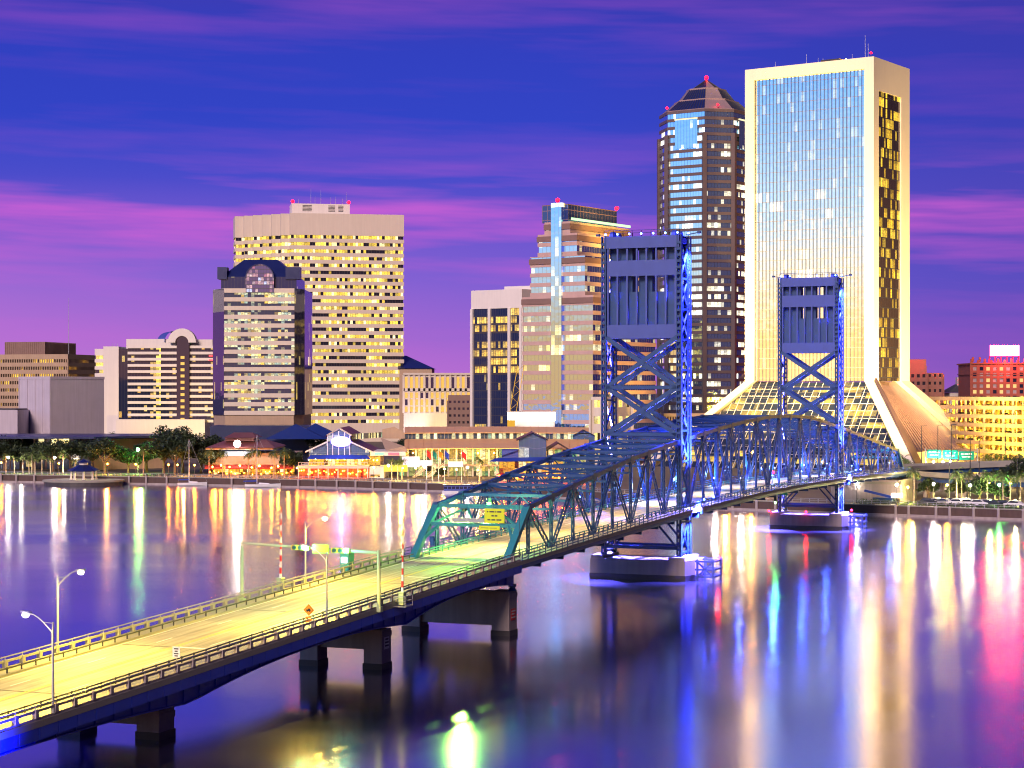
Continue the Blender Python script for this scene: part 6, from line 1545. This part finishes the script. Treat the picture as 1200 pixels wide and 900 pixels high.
mb = MB(); mb.prism([(c.x + x_, c.y + y_) for x_, y_ in ((-5.5, -1.7), (3.6, -1.7), (3.6, 1.7), (-5.5, 1.7))], .91, 2.6); mb.build('cabin', M['steeld'], r)
for i in range(7):
    mb = MB(); mb.box((c.x - 4.9 + i * 1.25, c.y - 1.75, 1.5), (.95, .06, .75)); mb.build('window', M['glassd'], r)
mb = MB(); mb.prism([(c.x + x_, c.y + y_) for x_, y_ in ((-5.9, -2), (4.2, -2), (4.2, 2), (-5.9, 2))], 2.61, 2.8); mb.build('canopy', M['navy'], r)

# ------------------------------------------------------------------ vegetation
def leafcloud(mb, blobs, n, size):
    tot = sum(r_[3] ** 2 for r_ in blobs)
    for bx_, by_, bz_, br0 in blobs:
        for _ in range(int(n * br0 ** 2 / tot)):
            d = Vector((random.gauss(0, 1), random.gauss(0, 1), random.gauss(0, 1))).normalized() * br0 * (rnd() ** .45)
            c = Vector((bx_, by_, bz_)) + Vector((d.x, d.y, d.z * .75))
            a = Vector((random.gauss(0, 1), random.gauss(0, 1), random.gauss(0, .6))).normalized(); b = a.cross(Vector((rnd() - .5, rnd() - .5, 1))).normalized()
            s_ = size * U(.6, 1.4); mb.face([c - a * s_, c - b * s_ * .6, c + a * s_, c + b * s_ * .6])
def oak(h, w_, seed):
    random.seed(seed); r = proto('oak_tree'); tr = MB(); blobs = []
    tr.tube((0, 0, -.2), (.1, 0, h * .3), .42, .3, 8)
    for i in range(7):
        a = i * .9 + U(-.3, .3); q = Vector((math.cos(a) * w_ * U(.2, .36), math.sin(a) * w_ * U(.2, .36), h * U(.48, .78)))
        md = Vector((q.x * .4, q.y * .4, h * .45)); tr.tube((.1, 0, h * .28), md, .24, .15, 6); tr.tube(md, q, .15, .05, 6)
        blobs.append((q.x, q.y, q.z, w_ * U(.14, .24)))
        for _ in range(2): blobs.append((q.x + U(-.16, .16) * w_, q.y + U(-.16, .16) * w_, q.z + U(-.08, .16) * h, w_ * U(.08, .15)))
    blobs.append((0, 0, h * .8, w_ * .2))
    tr.build('trunk', M['trunk'], r); cr = MB(); leafcloud(cr, blobs, 3400, .42); cr.build('crown', M['leaf'], r); return r
def palm(h, fr_n, L, droop, seed, sabal=False):
    random.seed(seed); r = proto('palm_tree'); tr = MB(); bend = U(-.3, .3)
    pts = [Vector((bend * (k / 5) ** 2, 0, h * k / 5 - .1)) for k in range(6)]; tr.path(pts, [.27, .2, .18, .17, .17, .2], 8); tr.build('trunk', M['ptrunk'], r)
    top = pts[-1]; cr = MB()
    for i in range(fr_n):
        a = i * 2.399 + U(-.2, .2); el = U(-.5, 1.2); ln = L * U(.8, 1.1)
        d = Vector((math.cos(a) * math.cos(el), math.sin(a) * math.cos(el), math.sin(el))); p = top.copy(); sp = [p.copy()]
        for k in range(6): d = (d + Vector((0, 0, -droop * .2 * (k + 1) * .5))).normalized(); p = p + d * ln / 6; sp.append(p.copy())
        side = Vector((-math.sin(a), math.cos(a), 0))
        for k in range(6):
            q0, q1 = sp[k], sp[k + 1]; 
            cr.beam(q0, q1, .06, .05)
            for sg_ in (-1, 1):
                for m_ in (0, .5):
                    o_ = q0.lerp(q1, m_); lw = ln * .34 * (1 - abs((k + m_) / 6 - .45) * 1.3); tip = o_ + side * sg_ * lw * .8 + (q1 - q0).normalized() * lw * .55 + Vector((0, 0, -.25 * lw)); wv = (q1 - q0) * .32
                    cr.face([o_, o_ + wv, tip])
    cr.build('fronds', M['leafp'], r); return r
oaks = [Kind(oak(11, 13, 3), 'tree', 'broad trees along the waterfront'), Kind(oak(12.5, 14, 5), 'tree', 'broad trees along the waterfront'), Kind(oak(8, 8.5, 9), 'tree', 'broad trees along the waterfront')]
palms = [Kind(palm(6.8, 26, 2.4, .9, 11), 'palm tree', 'palms along the waterfront'), Kind(palm(8.5, 26, 3.0, 1.1, 12), 'palm tree', 'palms along the waterfront'), Kind(palm(5.2, 22, 2.0, .9, 13), 'palm tree', 'palms along the waterfront')]
random.seed(21)
def put_oak(k, px, dz, lab, sc=1): p = shore_at(px); Z = p.y + dz; oaks[k].put((*XY(px, Z), LZ), lab, U(0, 6), sc)
put_oak(2, 5, 34, 'dark tree at the left edge beside the hall', 1.4)
put_oak(0, 62, 28, 'dark broad tree behind the pale palms left of the gazebo', 1.15)
put_oak(2, 40, 34, 'smaller dark tree between the left edge tree and the broad tree before the hall', 1.35)
put_oak(0, 123, 22, 'dark round tree with orange lights beneath it right of the gazebo', 1.25)
put_oak(1, 192, 26, 'large dark tree left of the left sailboat mast', 1.3)
put_oak(1, 214, 40, 'tallest dark tree rising behind the left sailboat', 1.45)
put_oak(0, 236, 46, 'dark tree between the left sailboat and the restaurant roof', 1.35)
put_oak(2, 172, 42, 'brownish tree in front of the tan hall wall', 1.5)
put_oak(1, 381, 120, 'tree at the foot of the pale bank tower left of the lit doorway', 1.05)
put_oak(0, 399, 126, 'tree at the foot of the pale bank tower right of the blue canopy', 1.05)
put_oak(0, 480, 200, 'tree before the left corner of the courthouse', 1.0)
put_oak(2, 503, 204, 'smaller tree before the middle of the courthouse', 1.2)
put_oak(2, 518, 30, 'small leafy tree behind the flagpoles', .55)
put_oak(1, 1192, 62, 'broad tree in front of the parking garage at the right edge', .95)
put_oak(2, 1148, 22, 'yellow green lit tree beside the parked cars', .95)
put_oak(2, 1122, 30, 'tree behind the green palms at the right bank', .8)
put_oak(2, 1088, 32, 'pale lit tree right of the bridge end', .8)
put_oak(2, 1014, 16, 'small tree beside the right leg of the far bridge tower', .7)
put_oak(2, 1172, 24, 'pale pinkish tree by the cars at the right', .7)
put_oak(1, 24, 48, 'dark tree in front of the lit windows of the low hall', 1.1)
put_oak(0, 84, 42, 'dark tree behind the gazebo roof', 1.1)
put_oak(1, 108, 40, 'dark tree right behind the gazebo columns', 1.0)
put_oak(2, 150, 30, 'green tree on the lawn beside the lone tall palm', 1.2)
put_oak(1, 205, 24, 'dark tree over the two orange lamps', 1.2)
put_oak(2, 246, 30, 'dark tree at the left end of the red awnings', 1.3)
put_oak(2, 340, 36, 'dark tree between the red awning restaurant and the gabled pavilion', 1.2)
i_ = 0
for px in (7, 17, 27, 34, 37.5, 41, 49, 59, 74, 88): palms[(0, 2, 0, 2)[i_ % 4]].put((*XY(px, shore_at(px).y + U(9, 15)), LZ), ORD[i_] + ' palm from the left edge in the pale row left of the gazebo', U(0, 6), U(.9, 1.1)); i_ += 1
palms[1].put((*XY(168, shore_at(168).y + 16), LZ), 'tall green lit palm standing alone between the round dark tree and the sailboat', 0, 1.05)
palms[1].put((*XY(131, 770), LZ + 6), 'palm rising behind the hall roof before the white hotel wall', 1, .8); palms[2].put((*XY(206, 800), LZ + 9), 'small palm tip behind the hall roof near the hotel podium', 2, .9)
for i, px in enumerate((245, 261, 291, 300, 321, 333)): palms[1].put((*XY(px, shore_at(px).y + 14), LZ), ORD[i] + ' palm from the left in front of the red awning restaurant', U(0, 6), U(.95, 1.1))
for i, px in enumerate((459, 466, 471)): palms[2].put((*XY(px, shore_at(px).y + 20), LZ), ORD[i] + ' palm from the left beside the yellow awning of the market', U(0, 6), 1.2)
palms[0].put((*XY(562, shore_at(562).y + 20), LZ), 'palm behind the tour boat left of the blue awning pavilion', 0, 1.1)
for i, (px, dz, k, sc) in enumerate(((1071, 12, 1, 1.0), (1121, 14, 1, 1.0), (1127, 24, 0, 1.0), (1135, 34, 1, .9), (1157, 16, 1, .95), (1166, 24, 0, 1.05), (1175, 12, 1, .95), (1184, 20, 0, 1.0), (1196, 14, 1, 1.0))): palms[k].put((*XY(px, shore_at(px).y + dz), LZ), ORD[i] + ' palm from the left on the right bank below the elevated road', U(0, 6), sc)
for i, (px, dz) in enumerate(((1157, 108), (1168, 110), (1178, 104), (1188, 108), (1198, 102))): palms[0].put((*XY(px, shore_at(px).y + dz), LZ), ORD[i] + ' palm from the left in the row before the parking garage above the road', U(0, 6), 1.35)
palms[0].put((*XY(1059, 596), LZ), 'left palm of the pair at the dark corner of the flared tower base', 0, 1.3); palms[0].put((*XY(1065, 598), LZ), 'right palm of the pair at the dark corner of the flared tower base', 2, 1.1)
def hedge(label, a, b, n, h, col='leaf'):
    mb = MB(); A, B = Vector(a), Vector(b)
    blobs = [(*(A.lerp(B, (i + .5) / n) + Vector((U(-.5, .5), U(-.6, .6)))), LZ + h * U(.4, .6), h * U(.45, .7)) for i in range(n)]
    leafcloud(mb, blobs, n * 110, .17); tag(mb.build('hedge', M[col]), label, 'hedge')
hedge('low green shrubs under the bridge end on the seawall', XY(1004, shore_at(1004).y + 4), XY(1050, shore_at(1050).y + 4), 14, 1.5, 'leafp')
hedge('low shrubs in front of the parked cars at the right', XY(1072, shore_at(1072).y + 4), XY(1192, shore_at(1192).y + 4), 26, 1.2, 'leafp')
hedge('low dark shrubs beside the left sailboat', XY(168, shore_at(168).y + 5), XY(212, shore_at(212).y + 5), 12, 1.3)
mb = MB()
for p0, p1, d0, d1 in ((105, 178, 4, 30), (-20, 85, 6, 26), (1055, 1220, 6, 20)):
    a, b = shore_at(p0), shore_at(p1); mb.face([(a.x, a.y + d0, LZ + .02), (b.x, b.y + d0, LZ + .02), (*XY(p1, b.y + d1), LZ + .02), (*XY(p0, a.y + d1), LZ + .02)])
tag(mb.build('lawn', M['grass'], origin=(0, 600, LZ)), None, None, kind='structure')

# ------------------------------------------------------------------ lamps along both banks
def lamp(key, h, r_, glob=True):
    r = proto('promenade_lamp'); mb = MB(); mb.tube((0, 0, 0), (0, 0, h), .09, .06, 7); mb.tube((0, 0, 0), (0, 0, .6), .2, .12, 7); mb.build('pole', M['darkpole'], r)
    mb = MB(); mb.ball((0, 0, h + r_ * .8), r_, 8, 6); mb.build('globe', M[key], r); return r
GL = 'lamps along the river banks'
lw, lo_, ly, lg = (Kind(lamp('g_white', 5.0, .34), 'lamp', GL), Kind(lamp('g_warm', 3.8, .27), 'lamp', GL), Kind(lamp('g_yell', 4.4, .28), 'lamp', GL), Kind(lamp('g_green', 5.2, .36), 'lamp', GL))
def put_lamp(kind, px, dz, lab, sc=1, z=LZ): kind.put((*XY(px, shore_at(px).y + dz), z), lab, 0, sc)
for px, lab in ((9.5, 'white lamp at the far left in front of the palms'), (64, 'white lamp between the palms left of the gazebo')): put_lamp(lw, px, 7, lab, 1.15)
for px, lab in ((126, 'orange lamp under the round dark tree'), (1.5, 'orange lamp at the very left edge'), (69, 'orange lamp just right of the white lamp by the gazebo'), (159, 'orange lamp on the lawn below the lone tall palm'), (197.5, 'orange lamp under the large tree, left one of two'), (208, 'orange lamp under the large tree, right one of two'), (228, 'orange lamp behind the mast of the left sailboat')): put_lamp(lo_, px, 10, lab)
put_lamp(lg, 161.5, 24, 'greenish white lamp beside the lone tall palm', 1.6)
for i, px in enumerate((249, 259, 269, 281, 295, 304, 318, 326, 348)): put_lamp((lo_, ly)[i % 2], px, 7 + (i % 3), ORD[i] + ' small lamp from the left along the red awning restaurant', .9)
for i, px in enumerate((438, 455, 472, 487, 497, 521, 535, 548, 560)): put_lamp((ly, lw, ly)[i % 3], px, 9 + (i % 2) * 3, ORD[i] + ' lamp from the left on the promenade of the lit arcade', .95)
for i, px in enumerate((838, 853, 868, 879)): put_lamp((lw, lo_)[i % 2], px, 12 + i, ORD[i] + ' lamp from the left on the bank between the two bridge towers', 1.0)
for px, k, dz, lab in ((1004, lw, 10, 'white lamp right beside the far bridge tower leg'), (1051, lw, 5, 'white lamp on a pole before the abutment wall'), (1064, ly, 7, 'yellow lamp just right of the abutment wall'), (1094, lw, 14, 'white lamp under the blue ramp fascia'), (1137, lw, 12, 'white lamp in the middle of the parked cars'), (1171, lg, 14, 'green lamp among the palms at the right'), (1160, ly, 40, 'yellow lamp behind the green lamp at the right'), (1184, ly, 42, 'yellow lamp at the right end below the road'), (1110, ly, 24, 'yellow lamp behind the tree beside the cars')): put_lamp(k, px, dz, lab, 1.0)
# lamps added to wash the banks and planting with light
bank = thing('added_bank_lights', 'added flood lamps washing the planting on the river bank', 'floodlights', (*XY(160, 690), LZ))
hd = MB()
for px, dz, col, en in ((25, 12, (1, .85, .6), 2500), (75, 12, (1, .85, .6), 2500), (125, 14, (1, .45, .08), 4200), (165, 24, (.75, 1, .2), 5500), (215, 14, (1, .5, .1), 3500), (470, 14, (1, .7, .15), 5000), (520, 12, (1, .7, .15), 5000), (560, 14, (1, .6, .15), 4000), (850, 20, (1, .5, .08), 8000), (880, 22, (1, .5, .08), 6000), (1070, 14, (1, .75, .15), 4500), (1100, 16, (.9, .9, .2), 5000), (1130, 12, (1, .9, .4), 4500), (1160, 18, (.7, 1, .25), 4500), (1190, 14, (1, .85, .3), 4500), (1168, 100, (1, .75, .2), 9000)):
    p = Vector((*XY(px, shore_at(px).y + dz), LZ)); hd.tube(p, p + Vector((0, 0, .5)), .15, .2, 6); plight(bank, p + Vector((0, 0, 2.6)), en, col, .3)
hd.build('housings', M['blacks'], bank)
K = None
tp = proto('road_light_pole'); mb = MB(); mb.tube((0, 0, 0), (0, 0, 12), .17, .1, 8); mb.build('pole', M['darkpole'], tp); mb = MB(); mb.beam((-.1, 0, 12), (1.5, 0, 12.1), .35, .18); mb.build('lamp_head', M['darkpole'], tp)
K = Kind(tp, 'light pole', 'dark light poles by the elevated road')
for i, (px, Z, zb) in enumerate(((1080, 574, 10), (1099, 580, 10), (1115, 583, 10.2), (1137, 560, 7), (1147.5, 566, 7), (1112.5, 510, LZ), (1178, 590, 10.6), (1192, 520, LZ))): K.put((*XY(px, Z), zb), ORD[i] + ' dark unlit pole in left-to-right order of mounting along the elevated road' if False else ['leftmost dark pole rising before the ribbed sloping roof', 'second dark pole before the ribbed sloping roof', 'third dark pole just right of the middle green sign', 'tall dark pole before the right green sign', 'tall pole right of the green signs against the white flared leg', 'dark pole standing on the river bank left of the parked cars', 'pole in front of the parking garage left of the broad tree', 'dark pole on the river bank at the right edge'][i], 0, 1)

# flags, parked cars, covered boat
FC = ('red', 'signgreen', 'orange', 'bluecan', 'red')
for i, px in enumerate((500, 506.5, 514, 521, 541)):
    p = XY(px, shore_at(px).y + 10); r = thing('flagpole', ('tall white flagpole with a %s flag, ' + ORD[i] + ' from the left before the lit arcade') % ('red', 'green', 'orange', 'blue', 'limp red')[i], 'flagpole', (*p, LZ), 'flagpoles before the arcade')
    mb = MB(); mb.tube((*p, LZ), (*p, 13.5), .1, .06, 7); mb.ball((*p, 13.6), .14, 6, 4); mb.build('pole', M['paintw'], r)
    mb = MB(); n = 6
    for k in range(n):
        f0_, f1_ = k / n, (k + 1) / n
        w0, w1 = .25 * math.sin(f0_ * 6), .25 * math.sin(f1_ * 6)
        mb.face([(p[0] + 1.5 * f0_, p[1] + w0, 13.2 - 1.2 * f0_), (p[0] + 1.5 * f1_, p[1] + w1, 13.2 - 1.2 * f1_), (p[0] + 1.5 * f1_, p[1] + w1, 11.3 - 1.6 * f1_), (p[0] + 1.5 * f0_, p[1] + w0, 11.3 - 1.6 * f0_)])
    mb.build('flag', M[FC[i]], r)
def car(paint):
    r = proto('parked_car'); mb = MB(); prof = [(-2.2, .35), (-2.25, .8), (-1.5, .95), (-.9, 1.45), (.6, 1.48), (1.2, 1.0), (2.1, .85), (2.25, .4)]
    def ext(pr, w_, m2=None):
        for i in range(len(pr)): a, b = pr[i], pr[(i + 1) % len(pr)]; m2.face([(a[0], -w_, a[1]), (b[0], -w_, b[1]), (b[0], w_, b[1]), (a[0], w_, a[1])])
        m2.face([(x_, -w_, z_) for x_, z_ in pr]); m2.face([(x_, w_, z_) for x_, z_ in pr][::-1])
    ext(prof, .88, mb); mb.build('body', paint, r)
    mb = MB(); ext([(-1.35, .98), (-.85, 1.38), (.55, 1.4), (1.05, 1.02)], .895, mb); mb.build('windows', M['glassd'], r)
    for x_ in (-1.4, 1.4):
        for y_ in (-.8, .8): mb = MB(); mb.tube((x_, y_ - .1, .33), (x_, y_ + .1, .33), .33, .33, 12); mb.build('wheel', M['blacks'], r)
    return r
cw_ = Kind(car(mat('white car paint', (.75, .75, .76), .25, var=0)), 'car', 'cars parked on the right bank'); cd_ = Kind(car(mat('dark car paint', (.03, .035, .05), .2, var=0)), 'car', 'cars parked on the right bank'); cr_ = Kind(car(mat('silver car paint', (.4, .42, .46), .25, .5, var=0)), 'car', 'cars parked on the right bank')
for i, (px, dz, k, c_) in enumerate(((1088, 9, cd_, 'dark'), (1097, 10, cw_, 'white'), (1106, 9, cr_, 'silver'), (1113, 11, cd_, 'dark'), (1122, 9, cw_, 'white'), (1130, 13, cr_, 'silver'), (1135, 9, cw_, 'white'), (1147, 9, cw_, 'white'), (1156, 10, cr_, 'silver'), (1165, 9, cd_, 'dark'), (1177, 10, cd_, 'dark'), (1190, 9, cw_, 'white'))):
    k.put((*XY(px, shore_at(px).y + dz), LZ + .03), '%s car, %s from the left in the row parked behind the right seawall' % (c_, ORD[i]), R(-33) + U(-.2, .2), 1.25)
for k in range(nl):
    for i in range(30):
        if rnd() < .38: q = Vector(gz0) + gd * (4 + i * gl / 31) + gn * 3.4; dup(cd_.root, (*q, LZ + k * fg - .08 + (0 if k else .1)), 'dark car parked on a deck inside the yellow lit garage', 'car', 'cars parked inside the garage', math.atan2(gn.y, gn.x), 1.0)
p = XY(862, shore_at(862).y + 8); cd_.put((*p, LZ + .03), 'lone car parked on the bank between the two bridge towers', R(-50), 1.2)
c = Vector((*XY(1036, shore_at(1036).y + 9), LZ)); r = thing('boom_lift', 'blue and white boom lift parked before the abutment wall', 'boom lift', c)
mb = MB(); mb.box(c + Vector((0, 0, .6)), (5.5, 2.2, 1.0), R(-33)); mb.build('chassis', M['steel'], r)
for x_, y_ in ((-1.8, -1), (1.8, -1), (-1.8, 1), (1.8, 1)):
    q = c + Vector((x_ * math.cos(R(-33)) - y_ * math.sin(R(-33)), x_ * math.sin(R(-33)) + y_ * math.cos(R(-33)), .55)); mb = MB(); mb.tube(q - Vector((.2, .3, 0)), q + Vector((.2, .3, 0)), .55, .55, 12); mb.build('wheel', M['blacks'], r)
mb = MB(); mb.beam(c + Vector((2.2, -1.4, 1.7)), c + Vector((-4.6, 3.0, 3.3)), .5, .6); mb.build('boom', M['bluecan'], r)
mb = MB(); mb.box(c + Vector((3.0, -2.0, 1.6)), (2.4, 2.2, 1.3), R(-33)); mb.build('cab', M['hull'], r)
for o in [x for x in list(SC.objects) if x.get('label') is None and x.parent is None and x.type == 'EMPTY']: drop(o)     # unused prototypes
